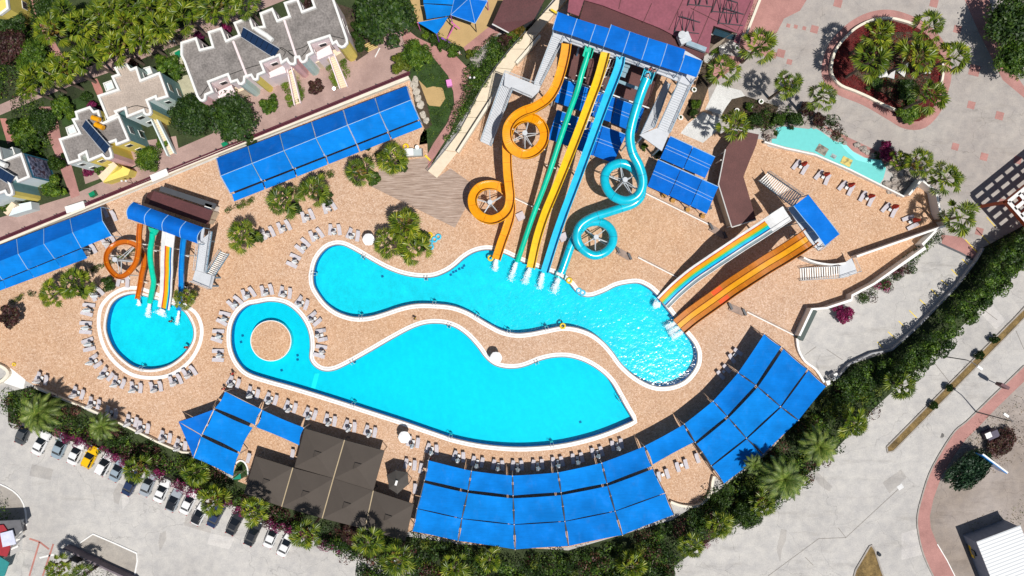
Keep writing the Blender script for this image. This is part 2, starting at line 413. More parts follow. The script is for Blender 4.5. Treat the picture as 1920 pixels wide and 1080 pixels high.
# the corner of the lower pool stays sharp: insert the smoothed loop in two runs
def loop(px, k=4): return [Vector((v[0], v[1], 0)) for v in cr_smooth(PP(px), k)]
UP, SP, RP = loop(upx), loop(spx), loop(rpx)
ci = lpx.index((1187, 788)); seq = PP(lpx[ci:] + lpx[:ci] + [lpx[ci]])
LP = [Vector((v[0], v[1], 0)) for v in cr_smooth(seq, 4, closed=False)[:-1]]
ISL = [P(508 + 37 * math.cos(a * math.pi / 24), 639 + 37 * math.sin(a * math.pi / 24)) for a in range(48)]
far = 4200
sheet('ground', [PP([(-far, -far), (far, -far), (far, far), (-far, far)]), UP, LP, SP], 0, CONC)
deckpx = [(-400,640),(0,462),(400,300),(768,151),(800,235),(803,325),(860,250),(900,180),(950,110),(1035,10),(1060,30),(1325,120),(1330,200),(1350,250),(1430,262),(1440,275),(1525,292),(1690,370),(1715,342),(1745,367),(1752,405),(1766,427),(1740,440),(1723,463),(1728,468),(1640,533),(1597,558),(1545,580),(1521,581),(1495,632),(1497,655),(1507,675),(1527,690),(1550,722),(1497,790),(1440,845),(1360,905),(1337,891),(1334,902),(1332,917),(1325,932),(1310,945),(1292,948),(1272,945),(1256,939),(1264,965),(1167,1003),(1066,1026),(966,1032),(859,1016),(773,998),(690,990),(600,970),(460,925),(440,890),(415,885),(356,850),(345,846),(322,837),(265,809),(175,767),(70,725),(30,705),(0,683),(-400,560)]
sheet('pool_deck', [PP(deckpx), UP, LP, SP], .02, DECK)
# pools
POOLF = plain('pool_floor_mosaic', (.004, .62, .80), .6, .02, .15, fine=(7, .05))
POOLF2 = plain('pool_floor_mosaic_pale', (.014, .68, .82), .6, .07, .5, fine=(4, .12))
POOLW = plain('pool_wall_tile', (.004, .13, .42), .5, .1, 2)
GUT = plain('gutter_grating', (.24, .22, .21), .7, .2, 3)
COPE = plain('coping_stone', (.80, .79, .77), .55, .06, 1.5)
def pool(name, lp, depth, wm, fm, hole=None):
    mb = MB(); n = len(lp)
    mb.add([(p[0], p[1], -depth) for p in lp] + [(p[0], p[1], .0) for p in lp], [(i, (i + 1) % n, n + (i + 1) % n, n + i) for i in range(n)])
    tag(mb.build(name + '_wall', POOLW), kind='structure')
    sheet(name + '_floor', [lp] + ([hole] if hole else []), -depth, fm)
    sheet(name + '_water', [lp] + ([hole] if hole else []), -.13, wm)
W1 = watermat('water_choppy', (.42, .99, 1), .085, .95, 1.38, .16)
W2 = watermat('water_calm', (.3, 1, 1), .004, 1.2)
W3 = watermat('water_rippled', (.42, .99, 1), .06, 1.1, 1.36, .12)
pool('upper_pool', UP, 1.35, W1, POOLF2); pool('lower_pool', LP, 1.25, W2, POOLF, ISL); pool('round_pool', SP, 1.1, W3, POOLF2)
def coping(name, lp, sc=1.0, inner=True):
    mb = MB()
    if inner: ringbox(mb, lp, offset(lp, .16), -.2, .03)
    tag(mb.build(name + '_gutter', GUT), kind='structure') if inner else None
    mb = MB(); a = .17 if inner else -.3
    ringbox(mb, offset(lp, a), offset(lp, a + .32 * sc), -.05, .07); ringbox(mb, offset(lp, a + .38 * sc), offset(lp, a + .66 * sc), -.05, .06)
    tag(mb.build(name + '_coping', COPE), kind='structure')
    if inner:
        mb = MB(); ringbox(mb, offset(lp, a + .32 * sc), offset(lp, a + .38 * sc), -.05, .045); tag(mb.build(name + '_joint', GUT), kind='structure')
coping('upper_pool', UP); coping('lower_pool', LP); coping('round_pool', SP, .55)
mb = MB(); ringbox(mb, offset(RP, -.62), RP, 0, .09); tag(mb.build('outer_ring_coping', COPE), kind='structure')
mb = MB(); mb.prism(ISL, -1.25, .03); tag(mb.build('island_paving', DECK), kind='structure')
mb = MB(); ringbox(mb, ISL, offset(ISL, .12), -1.2, .05); tag(mb.build('island_edge', COPE), kind='structure')
mb = MB()
TILE = plain('floor_drain_tile', (.01, .12, .3), .6)
for x, y in [(455,629),(452,641),(558,666),(558,674),(528,694),(586,712),(1088,791),(717,518),(845,515),(850,510),(855,508),(861,504),(867,502),(870,498),(207,605)]:
    if x != 586: mb.box(P(x, y, -1.25 if y > 600 and x != 207 else -1.35) + Vector((0, 0, .004 if x != 207 else .26)), (.42, .42, .01), .3)
tag(mb.build('drain_tiles', TILE), kind='structure')
PALE = plain('pale_step_tile', (.12, .80, .82), .6, .03)
sheet('pool_step_band', [PP([(583,727),(590,700),(599,700),(591,729)], -1.2)], -1.2, PALE)
# pool ladders
def ladder(x, y, ang):
    p = P(x, y, .05); t = thing('pool_ladder', LADL.pop(0), 'ladder', p, 'steel ladders at the pool edges')
    d = Vector((math.cos(ang), math.sin(ang), 0)); q = Vector((-d.y, d.x, 0))
    for s in (-.25, .25):
        b = p + q * s; mb = MB()
        mb.tube([b - d * .35, b - d * .35 + Vector((0, 0, .6)), b + Vector((0, 0, .85)), b + d * .35 + Vector((0, 0, .6)), b + d * .4 + Vector((0, 0, -.9))], .035, 5); mb.build('rail', GREYM, t)
    mb = MB()
    for k in range(3): mb.box(p + d * .38 + Vector((0, 0, -.3 - .28 * k)), (.12, .5, .04), ang)
    mb.build('rung', GREYM, t)
LADS = [(675,593,'at the left belly of the upper pool'),(812,568,'at the upper pool edge above the dividing path'),(896,592,'on the upper pool edge right of the dividing path bend'),(956,624,'on the upper pool edge above the white parasol'),(1025,615,'left of the yellow ring at the upper pool edge'),(802,521,'at the upper pool edge below the palm cluster'),(683,478,'on the top left rim of the upper pool'),(590,512,'on the far left rim of the upper pool'),(664,676,'on the slanted edge of the lower pool near the last loungers'),(842,611,'at the top hump of the lower pool'),(1006,680,'at the second hump of the lower pool'),(1163,746,'near the right corner of the lower pool'),(659,760,'on the long bottom edge of the lower pool left of centre'),(841,817,'on the bottom edge of the lower pool right of the parasol'),(1032,833,'at the bottom curve of the lower pool'),(270,692,'at the bottom of the round pool')]
LADL = ['small steel ladder ' + l for _, _, l in LADS]
for x, y, _ in LADS:
    # face the water: nearest loop point normal
    best = None
    for lp in (UP, LP, SP):
        q = P(x, y)
        for i, v in enumerate(lp):
            dd = (v[0] - q.x) ** 2 + (v[1] - q.y) ** 2
            if best is None or dd < best[0]: best = (dd, lp, i)
    lp, i = best[1], best[2]; o1 = offset(lp, -1)[i]; v = lp[i]
    a = math.atan2(o1[1] - v[1], o1[0] - v[0])
    s = v; px_ = s[0] * PXM + 960; py_ = 540 - s[1] * PXM
    ladder(px_, py_, a)

# --- other ground sheets
sheet('garden_ground', [PP([(-far,1400),(-900,860),(0,457),(768,146),(800,235),(803,320),(900,170),(1044,-10),(1044,-900),(-far,-900)])], .006, GARD)
sheet('paved_path', [PP([(-300,575),(0,446),(700,162),(768,138),(770,112),(742,38),(728,45),(700,75),(672,118),(640,150),(560,182),(480,215),(330,280),(250,315),(130,368),(0,408),(-300,535)])], .012, PAVEG)
sheet('curving_path', [PP([(742,38),(782,70),(855,105),(880,130),(886,160),(877,184),(857,217),(843,250),(815,295),(802,322),(796,300),(812,270),(838,232),(852,195),(850,172),(840,142),(812,107),(790,98),(771,112)])], .014, PAVEP)
sheet('garden_path', [PP([(-60,245),(0,216),(70,186),(140,158),(207,135),(280,105),(345,80),(420,48),(480,22),(560,-10),(500,-20),(440,5),(340,52),(240,90),(200,112),(130,140),(60,170),(0,196),(-60,220)])], .011, PAVEG)
sheet('house_path', [PP([(72,200),(95,200),(108,225),(115,262),(128,290),(140,330),(150,366),(134,372),(118,330),(104,290),(92,262),(84,235)])], .016, PAVEP)
sheet('side_path', [PP([(170,150),(182,147),(192,168),(195,182),(188,190),(178,170)])], .016, PAVER)
sheet('side_path', [PP([(0,222),(12,222),(28,262),(14,270)])], .016, PAVER)
sheet('side_path', [PP([(55,-10),(66,30),(80,60),(95,95),(112,118),(120,108),(98,70),(88,40),(80,20),(72,-10)])], .016, PAVEP)
sheet('yard_paving', [PP([(165,280),(330,255),(335,280),(250,312),(160,345),(150,300)])], .009, PAVEG)
sheet('yard_paving', [PP([(390,190),(600,110),(690,100),(690,125),(640,160),(560,185),(400,250)])], .009, PAVEG)
sheet('yard_slab', [PP([(318,150),(352,140),(372,182),(335,190),(322,170)])], .013, plain('pale_yard', (.42, .40, .28), .9, .15))
sheet('yard_slab', [PP([(318,100),(342,88),(352,130),(335,140)])], .013, plain('pale_yard', (.42, .40, .28)))
sheet('lawn', [PP([(110,200),(170,172),(186,205),(150,228),(118,238)])], .018, LAWN)
sheet('lawn', [PP([(0,240),(10,255),(16,280),(0,290)])], .018, LAWN)
sheet('lawn', [PP([(790,100),(812,108),(840,143),(849,172),(850,195),(836,230),(808,268),(786,272),(788,255),(800,235),(780,190),(772,160),(770,115)])], .02, LAWN)
sheet('sandy_bed', [PP([(785,150),(800,165),(812,162),(830,165),(835,185),(825,200),(805,198),(790,180)])], .024, SAND)
sheet('rock_bed', [PP([(770,152),(785,150),(800,190),(810,235),(798,245),(780,210)])], .028, SOIL)
sheet('playground_surface', [PP([(785,45),(835,75),(869,89),(927,42),(950,-5),(1044,-200),(700,-200)])], .013, SAND)
sheet('pink_forecourt', [PP([(869,89),(927,42),(940,58),(880,108)])], .016, PAVEP)
sheet('grey_forecourt', [PP([(880,108),(940,58),(965,66),(918,98),(900,125),(890,128)])], .016, PLAZA)
sheet('planter_soil', [PP([(612,0),(700,30),(712,70),(690,100),(668,115),(655,75),(632,10)])], .017, SOIL)
for k, q in enumerate([[(613,120),(626,118),(640,158),(628,166)],[(636,114),(648,112),(656,142),(644,147)],[(527,148),(540,150),(558,196),(545,202)],[(550,148),(560,146),(574,188),(564,192)]]):
    pass
sheet('plaza', [PP([(1395,-900),(1412,-5),(1388,85),(1335,120),(1318,190),(1345,245),(1432,240),(1560,252),(1650,300),(1715,338),(1768,425),(1765,457),(1830,490),(1850,470),(1900,440),(2600,100),(2600,-900)])], .008, PLAZA)
for q in ([(1412,-20),(1525,-20),(1500,20),(1470,35),(1452,70),(1440,110),(1425,100),(1385,90)], [(1800,-20),(1850,-20),(1870,60),(1885,110),(1925,170),(1940,200),(1880,150),(1835,60)],
          [(1765,440),(1802,444),(1838,474),(1830,489),(1766,457)], [(1545,235),(1600,262),(1660,290),(1690,310),(1660,315),(1560,262)], [(1300,140),(1345,150),(1400,110),(1350,100)]):
    sheet('pink_paving_band', [PP(q)], .013, PAVEP)
isl = [(1575,162),(1557,140),(1558,118),(1568,90),(1582,73),(1603,54),(1632,39),(1665,34),(1700,43),(1737,64),(1763,100),(1768,140),(1763,165),(1752,198),(1728,225),(1700,226),(1675,212),(1625,183)]
ISP = [Vector((v[0], v[1], 0)) for v in cr_smooth(PP(isl), 4)]
sheet('pink_paving_ring', [offset(ISP, 1.45)], .018, PAVEP)
for x, y, s in [(1571,6,15),(1751,6,15),(1527,55,14),(1508,53,7),(1492,50,7),(1478,48,7),(1795,55,14),(1827,132,20),(1821,197,14),(1874,217,15),(1464,100,15),(1450,103,12),(1791,275,13),(1845,294,14),(1836,434,14),(1480,116,10),(1475,18,12),(1446,33,12),(1908,300,14),(1880,380,14)]:
    c = P(x, y); mb = MB(); mb.box((c.x, c.y, .018), (s / PXM, s / PXM, .004), -.26); tag(mb.build('pink_tile_patch', PAVEP), kind='structure')
sheet('planter_soil', [ISP], .03, plain('red_flower_bed', (.14, .018, .016), .95, .5, .8, fine=(7, .7)))
sheet('planter_middle', [PP([(1610,80),(1650,60),(1720,60),(1750,100),(1745,150),(1735,190),(1700,205),(1660,180),(1600,140),(1598,105)])], .034, SOIL)
sheet('white_tile_path', [PP([(1345,158),(1390,170),(1397,180),(1372,186),(1362,200),(1352,215),(1322,205)])], .022, paver('white_tiles', (.68, .68, .66), 2, .6, .1))
sheet('white_tile_path', [PP([(1318,210),(1350,222),(1345,245),(1318,268),(1276,250),(1290,232)])], .022, paver('white_tiles2', (.68, .68, .66), 2, .6, .1))
sheet('dark_planting_soil', [PP([(1318,115),(1340,125),(1330,160),(1312,210),(1290,228),(1280,215),(1305,160)])], .024, SOIL)
sheet('brown_deck_patch', [PP([(1397,180),(1460,200),(1440,240),(1385,238),(1350,222),(1362,200),(1372,186)])], .023, SOIL)
# stamped wood look paving
m, nt_, bs = nmat('stamped_wood_paving')
v = wpos(nt_, (.16, 3.4, 1), .42); n1 = noise(nt_, v, 2.2, 4, .7)
nt_.links.new(ramp(nt_, n1, [(.35, (.20, .135, .105)), (.5, (.36, .265, .21)), (.65, (.50, .40, .34))]), bs.inputs['Base Color']); bs.inputs['Roughness'].default_value = .85
sheet('wood_look_paving', [PP([(697,350),(712,317),(735,310),(762,300),(802,295),(803,322),(819,333),(845,316),(882,342),(873,390),(853,427)])], .026, m)
YEL = plain('yellow_line_paint', (.75, .55, .02), .6, .1)
for a in [(1830,429,1856,457),(1810,449,1836,477),(1850,407,1867,426),(1804,486,1815,496),(1784,505,1795,516),(1765,525,1777,535),(1746,542,1759,556),(1725,562,1736,572),(1705,582,1719,596),(1685,602,1695,612),(1665,622,1679,635),(1645,641,1655,652)]:
    mb = MB(); mb.bar(P(a[0], a[1], .022), P(a[2], a[3], .022), .14, .012); tag(mb.build('parking_line', YEL), kind='structure')
# verge, sidewalks and road edges on the right
kerb = [(1920,685),(1855,748),(1812,790),(1790,808),(1765,845),(1742,888),(1727,935),(1720,965),(1720,990),(1728,1030),(1742,1065),(1760,1100)]
inn = [(1920,715),(1868,765),(1835,800),(1812,822),(1788,855),(1766,890),(1750,935),(1743,968),(1745,990),(1757,1020),(1775,1050),(1800,1100)]
sheet('verge', [PP(inn + [(2400,1500),(2400,500)])], .006, DIRT)
sheet('sidewalk', [PP([(k[0] + 1, k[1] + 1) for k in kerb] + list(reversed(inn)))], .05, PAVEP)
def wallline(name, pts, wd, h0, h, mat, kind=None, label=None, cat=None, sm=0, group=None, z0=0):
    pp = PP(pts); pp = [Vector((v[0], v[1], 0)) for v in (cr_smooth(pp, sm, closed=False) if sm else pp)]
    n = len(pp); L, Rr = [], []
    for i in range(n):
        t = (pp[min(i + 1, n - 1)] - pp[max(i - 1, 0)]); t.normalize()
        k = 1.0
        if 0 < i < n - 1:
            t1 = (pp[i] - pp[i - 1]).normalized(); t2 = (pp[i + 1] - pp[i]).normalized(); k = 1 / max(.5, math.sqrt(max(.05, (1 + t1.dot(t2)) / 2)))
        q = Vector((-t.y, t.x, 0)) * wd / 2 * k; L.append(pp[i] + q); Rr.append(pp[i] - q)
    vs = []; fs = []
    for i in range(n):
        for z in (h0, h): vs += [(L[i].x, L[i].y, z), (Rr[i].x, Rr[i].y, z)]
    for i in range(n - 1):
        a, b = 4 * i, 4 * (i + 1)
        fs += [(a + 2, a + 3, b + 3, b + 2), (a, a + 2, b + 2, b), (a + 1, b + 1, b + 3, a + 3), (a + 0, b + 0, b + 1, a + 1)]
    fs += [(0, 1, 3, 2), (4 * n - 4, 4 * n - 2, 4 * n - 1, 4 * n - 3)]
    o = mkobj(name, vs, fs, mat)
    return tag(o, label, cat, group, kind)
KERBM = plain('kerb_stone', (.33, .30, .27), .8, .2)
wallline('kerb', kerb, .22, 0, .14, KERBM, 'structure', sm=3)
wallline('kerb', [(1800,1100),(1775,1050),(1757,1020)], .15, 0, .1, COPE, 'structure')
med = [(1662,838),(1900,598),(1925,572),(1925,590),(1905,612),(1675,845),(1664,848)]
sheet('median_strip', [PP(med)], .10, DRY)
wallline('median_kerb', med + [med[0]], .22, 0, .16, KERBM, 'structure')
tri = [(1598,1090),(1604,1068),(1630,1024),(1634,1022),(1640,1032),(1652,1070),(1660,1090)]
sheet('traffic_island_grass', [PP(tri)], .10, DRY); wallline('traffic_island_kerb', tri, .25, 0, .16, KERBM, 'structure')
pil = [(150,1018),(175,1001),(215,1018),(257,1037),(258,1052),(253,1078)]
sheet('corner_pavement', [PP(pil + [(150,1040)])], .05, PAVEG2 if 'PAVEG2' in globals() else concrete('pavement_grey', (.40, .37, .33), (.33, .30, .27)))
wallline('kerb', pil, .22, 0, .14, COPE, 'structure')
sheet('corner_pavement', [PP([(-10,905),(25,920),(45,945),(50,985),(45,1000),(-10,990)])], .05, MATS.get('x') or bpy.data.materials['pavement_grey'])
wallline('kerb', [(-10,903),(25,920),(45,945),(51,985)], .22, 0, .14, COPE, 'structure', sm=3)
JNT = plain('joint_tar', (.22, .20, .18), .9)
for a in [(1440,1080,1535,1010),(1535,1010,1586,1008),(1586,1008,1690,912),(1586,1008,1572,990),(1510,1045,1525,1060),(1742,668,1784,721),(1550,655,1580,675),(1530,650,1510,665),(1870,600,1830,570),(1920,655,1905,620)]:
    mb = MB(); mb.bar(P(a[0], a[1], .011), P(a[2], a[3], .011), .09, .006); tag(mb.build('road_joint', JNT), kind='structure')
wallline('road_drain', [(1760,456),(1800,474),(1832,491)], .35, 0, .02, DARKM, 'structure', z0=0)
for q in [(55,1080,74,1016),(74,1016,92,1030),(80,1080,100,1020),(55,1010,74,1016)]:
    mb = MB(); mb.bar(P(q[0], q[1], .018), P(q[2], q[3], .018), .3, .006); tag(mb.build('red_road_line', PAVER), kind='structure')
PATCH = concrete('asphalt_patch', (.44, .42, .395), (.36, .345, .325)); PATCH2 = concrete('pale_patch', (.60, .58, .55), (.52, .50, .48))
for q in ([(212,925),(222,905),(232,910),(222,945),(214,942)], [(300,1000),(311,995),(312,1010),(300,1034),(297,1018)], [(1522,885),(1532,884),(1560,912),(1555,922),(1535,908)], [(1465,992),(1475,994),(1474,1012),(1466,1030),(1463,1055),(1456,1030)], [(350,960),(400,975),(395,1000),(345,985)], [(1655,905),(1690,880),(1700,895),(1668,925)], [(60,870),(100,880),(95,900),(55,892)]):
    sheet('road_patch', [PP(q)], .009, PATCH)
for q in ([(228,930),(240,925),(243,940),(230,955)], [(395,1000),(440,1008),(430,1030),(388,1020)], [(1690,1000),(1740,985),(1730,1040),(1690,1050)], [(1840,590),(1862,572),(1885,600),(1868,618)]):
    sheet('road_patch', [PP(q)], .009, PATCH2)
mb = MB(); mb.bar(P(74, 1046, .018), P(101, 1040, .018), .3, .006); tag(mb.build('white_road_line', WHITE), kind='structure')

wallline('planter_wall', [(1677,208),(1650,196),(1625,183),(1600,172),(1575,162),(1560,147),(1556,130),(1560,107),(1568,90),(1582,73),(1603,54),(1632,40),(1665,36),(1700,44),(1715,52)], .4, 0, .6, WALLW, None, 'curved cream wall round the left side of the oval island', 'wall', sm=3)
wallline('planter_wall', [(1764,118),(1765,140),(1760,165)], .35, 0, .6, WALLW, None, 'short cream wall at the right side of the oval island', 'wall', sm=3)
# --- boundary walls and fences
wallline('boundary_wall', [(-60,484),(0,458),(400,293),(768,148)], .55, 0, .9, WALLW, None, 'long low cream wall between the houses and the pool deck', 'wall')
mb = MB()
t = thing('fence', 'long maroon railing running beside the low cream wall below the houses', 'fence', P(384, 293))
a, b = (-40, 467), (768, 139)
for k, off in enumerate((0, 4.0)):
    mb = MB(); mb.bar(P(a[0], a[1] - off, 1.0), P(b[0], b[1] - off, 1.0), .22, .1); mb.build('rail', plain('maroon_paint', (.10, .012, .03), .5), t)
for k in range(28):
    f = k / 27; x, y = a[0] + (b[0] - a[0]) * f, a[1] + (b[1] - a[1]) * f
    mb = MB(); mb.box(P(x, y - 2), (.1, .4, 1.0), 1.2); mb.build('post', DARKM, t)
sheet('planting_strip', [PP([(-40,476),(768,145),(768,135),(-40,462)])], .02, GARD)
wallline('boundary_wall', [(1430,268),(1470,280),(1525,292),(1590,320),(1640,345),(1690,370)], .25, 0, .9, WHITE, None, 'low white wall between turquoise pool and red parasol terrace', 'wall')
wallline('boundary_wall', [(1690,369),(1713,341),(1740,362),(1748,402),(1762,426)], .35, 0, 2.3, WHITE, None, 'white topped wall zigzagging beside rocks at the terrace corner', 'wall')
wallline('boundary_wall', [(1762,424),(1595,482)], .35, 0, 2.1, WHITE, None, 'straight white topped wall below the red parasol terrace', 'wall')
wallline('boundary_wall', [(1743,433),(1717,460),(1722,466),(1628,532),(1587,554),(1586,562),(1540,577),(1513,579),(1490,628)], .35, 0, 2.0, WHITE, None, 'long white topped wall stepping down beside the empty parking bay', 'wall')
wallline('boundary_wall', [(1492,632),(1495,655),(1507,677),(1527,692),(1543,716)], .35, 0, .6, COPE, None, 'curved low kerb wall right of the big blue canopy', 'wall', sm=3)
wallline('boundary_wall', [(1497,484),(1510,490),(1530,495),(1553,497),(1574,494)], .3, 0, 2.2, WHITE, None, 'short curved white wall above the lower steel stairs', 'wall', sm=4)
wallline('boundary_wall', [(1256,939),(1272,945),(1292,948),(1310,945),(1325,932),(1332,917),(1334,902),(1337,891)], .4, 0, .7, WALLW, None, 'rounded cream wall of the small terrace between blue canopies', 'wall', sm=3)
wallline('boundary_wall', [(70,725),(130,750),(175,767),(240,797),(295,825),(322,837),(345,846),(358,847)], .3, 0, .8, WALLW, None, 'low cream wall below the loungers at the car park hedge', 'wall')
wallline('boundary_wall', [(-20,672),(0,683),(14,690),(20,700),(10,712),(-10,722)], .5, 0, .7, WALLW, None, 'rounded cream wall end at the left edge of the deck', 'wall', sm=3)
sheet('entrance_slab', [PP([(20,690),(48,712),(44,730),(8,718)])], .026, COPE)
wallline('boundary_wall', [(1838,466),(1825,488),(1790,535),(1716,612),(1668,655),(1630,662),(1588,682),(1562,712)], .25, 0, .9, plain('grey_wall', (.34, .34, .36), .8, .2), None, 'grey wall in front of the tall hedge beside the parking bay', 'wall')
sheet('hedge_soil', [PP([(1840,466),(1792,537),(1672,658),(1590,685),(1550,722),(1440,850),(1340,925),(1260,975),(1066,1032),(860,1020),(690,995),(440,900),(360,855),(60,725),(15,735),(15,790),(200,848),(340,905),(470,962),(600,1008),(640,1028),(800,1068),(800,1300),(1260,1300),(1265,1060),(1330,1015),(1440,950),(1560,850),(1640,765),(1745,668),(1845,572),(1960,460),(1960,400)])], .03, GARD)
# low kerbs and little crossings on the deck
for a in ([(960,370),(998,388)], [(1210,363),(1330,422)], [(1196,483),(1283,527)], [(1400,585),(1493,631)], [(1122,450),(1150,468)]):
    wallline('deck_kerb', a, .16, 0, .22, COPE, 'structure'); b = [(a[0][0] + .8, a[0][1] - 2.6), (a[1][0] + .8, a[1][1] - 2.6)]
    wallline('deck_kerb_step', b, .1, 0, .1, GUT, 'structure')
STEPW = plain('timber_step', (.30, .22, .18), .8, .2)
for i, (x, y, x2, y2, l) in enumerate([(1332,426,1358,442,'near the brown roofed bar'), (1158,470,1180,482,'below the lower cyan tube loop'), (1368,575,1394,586,'below the orange triple slide'), (1330,423,1330,423,'')]):
    if not l: continue
    t = thing('deck_steps', 'low timber steps with pots at each end, ' + l, 'steps', P(x, y))
    mb = MB(); mb.bar(P(x, y, .25), P(x2, y2, .25), 1.1, .12); mb.build('tread', STEPW, t)
    mb = MB(); mb.bar(P(x + 1, y + 4, .12), P(x2 + 1, y2 + 4, .12), .6, .1); mb.build('tread', STEPW, t)
    for q in ((x, y), (x2, y2)):
        mb = MB(); mb.box(P(q[0], q[1] - 1, 0), (.35, 1.2, .7), .45 + math.pi / 2 * 0); mb.build('side_box', DARKM, t)
# ============================================================ WATER SLIDES
def fib(name, c, rough=.22): 
    m = plain(name, c, rough, .10, .7, fine=(2.2, .12)); m.node_tree.nodes['Principled BSDF'].inputs['Coat Weight'].default_value = .3; return m
ORA = fib('orange_fibreglass', (.80, .34, .004)); GRN = fib('green_fibreglass', (.0, .56, .36)); YEF = fib('yellow_fibreglass', (.80, .50, .0))
BLF = fib('sky_blue_fibreglass', (.01, .50, .78)); CYF = fib('cyan_fibreglass', (.005, .52, .68)); RUS = fib('rust_orange_fibreglass', (.52, .125, .004))
BLD = fib('deep_blue_fibreglass', (.005, .22, .62)); WHF = fib('white_fibreglass', (.76, .76, .75)); REDF = fib('red_fibreglass', (.5, .03, .01))
LGR = fib('lime_fibreglass', (.30, .50, .02)); AMB = fib('amber_fibreglass', (.80, .36, .004)); GRF = fib('shaded_wall_fibreglass', (.24, .30, .32)); DOR = fib('dark_orange_fibreglass', (.50, .155, .003)); REDO = fib('bright_red_orange_fibreglass', (.75, .09, .002))
NAV = fib('navy_fibreglass', (.01, .04, .30))
def path3(px, k=6): return cr_smooth([P(*q) for q in px], k, closed=False)
def arc(n, r, a0, a1): return [(r * math.cos(a0 + (a1 - a0) * i / n), r * math.sin(a0 + (a1 - a0) * i / n)) for i in range(n + 1)]
def channel(r, wall=.0, th=.06, out=0):
    """open half pipe profile, optional taller side (out=+1 right,-1 left)"""
    inner = [(u, v) for u, v in arc(10, r, math.pi, 2 * math.pi)]
    L = [(-r, wall * (1 + .8 * (out < 0)))]; Rr = [(r, wall * (1 + .8 * (out > 0)))]
    inn = L + inner + Rr
    o = [(r + th, wall * (1 + .8 * (out > 0)))] + [(u * (1 + th / r), v * (1 + th / r)) for u, v in reversed(inner)] + [(-r - th, wall * (1 + .8 * (out < 0)))]
    rim = .06
    return inn + [(r + rim + th, inn[-1][1])] + o + [(-r - rim - th, L[0][1])]
def tubeprof(r, n=16): return [(r * math.cos(2 * math.pi * i / n), r * math.sin(2 * math.pi * i / n)) for i in range(n)]
def box_ch(wd, wall, th=.07, floor_t=.07):
    a = wd / 2
    return [(-a, wall), (-a, 0), (a, 0), (a, wall), (a + th * 1.6, wall), (a + th, -floor_t), (-a - th, -floor_t), (-a - th * 1.6, wall)]
def side_at(path, i):
    t = (path[min(i + 1, len(path) - 1)] - path[max(i - 1, 0)]).normalized(); return Vector((t.y, -t.x, 0)).normalized(), t
def flanges(t, path, prof_r, every, mat, closedtube=True):
    acc = 0
    for i in range(2, len(path) - 1):
        acc += (path[i] - path[i - 1]).length
        if acc >= every:
            acc = 0; a, tt = side_at(path, i); mb = MB()
            pr = tubeprof(prof_r, 16) if closedtube else channel(prof_r)
            mb.sweep([path[i] - tt * .035, path[i] + tt * .035], pr, True, True) if closedtube else mb.sweep([path[i] - tt * .05, path[i] + tt * .05], [(u * 1.12, v * 1.12) for u, v in arc(10, prof_r, math.pi, 2 * math.pi)], False)
            mb.build('flange', mat, t)
def joints(t, path, every, prof, mat):
    acc = 0
    for i in range(2, len(path) - 1):
        acc += (path[i] - path[i - 1]).length
        if acc >= every:
            acc = 0; tt = (path[i + 1] - path[i - 1]).normalized(); mb = MB()
            mb.sweep([path[i] - tt * .03, path[i] + tt * .03], [(u * .992, v + .012) for u, v in prof[:4]], False); mb.build('section_joint', mat, t)
def supports(t, path, every, drop, r=.14, skip=0, mat=None):
    acc = every * .5
    for i in range(1, len(path) - 1):
        acc += (path[i] - path[i - 1]).length
        if acc >= every and path[i].z > 1.3 and i > skip:
            acc = 0; p = path[i]; mb = MB(); mb.tube([(p.x, p.y, 0), (p.x, p.y, p.z - drop)], r, 8)
            a, tt = side_at(path, i); mb.tube([p - a * .8 - Vector((0, 0, drop)), p + a * .8 - Vector((0, 0, drop))], .09, 6)
            mb.build('support', mat or WHITE, t)
def mast(t, cx, cy, h, ringpts):
    """white mast in the middle of a loop with arms to the channel"""
    base = P(cx, cy, h); mb = MB(); mb.tube([(base.x, base.y, 0), (base.x, base.y, h + .6)], .28, 10); mb.tube([(base.x, base.y, h + .5), (base.x, base.y, h + .75)], .42, 10)
    mb.build('mast', GREYM, t)
    for q in ringpts:
        e = P(*q); mb = MB(); mb.tube([(base.x, base.y, h * .72), (e.x, e.y, e.z - .75)], .09, 5); mb.tube([(base.x, base.y, h + .1), (e.x, e.y, e.z - .5)], .06, 5)
        mb.build('arm', GREYM, t)
# --- big tower
pA = [(1062,82,11.2),(1059,105,10.8),(1052,135,10.2),(1042,164,9.7),(1027,187,9.2),(1003,203,8.8),(980,212,8.5),(963,224,8.2),(952,243,7.9),(953,266,7.6),(965,283,7.4),(985,291,7.2),(1005,284,7.0),(1018,268,6.8),(1020,248,6.6),(1010,230,6.4),(992,222,6.2),(972,226,6.0),(958,240,5.8),(951,262,5.6),(951,290,5.3),(952,320,5.0),(955,350,4.8),(957,372,4.6),(953,392,4.4),(941,406,4.2),(922,413,4.0),(902,407,3.8),(889,391,3.6),(887,371,3.4),(898,354,3.2),(917,348,3.0),(936,351,2.8),(950,362,2.6),(958,381,2.4),(957,405,2.0),(950,430,1.6),(941,455,1.1),(931,486,.42)]
t = thing('water_slide', 'amber orange open flume with two loops, leftmost on the big slide tower', 'water slide', P(951, 300))
pt = path3(pA)
mb = MB(); mb.sweep(pt, box_ch(1.3, .80)); mb.build('channel', ORA, t, smooth=False); joints(t, pt, 3.0, box_ch(1.3, .8), DOR); supports(t, pt, 9, .8, skip=18)
mast(t, 984, 251, 7.2, [(953,266,7.6),(985,291,7.2),(1020,248,6.6),(992,222,6.2),(1005,284,7.0),(958,240,5.8)]); mast(t, 919, 380, 4.1, [(941,406,4.2),(902,407,3.8),(887,371,3.4),(917,348,3.0),(950,362,2.6)])
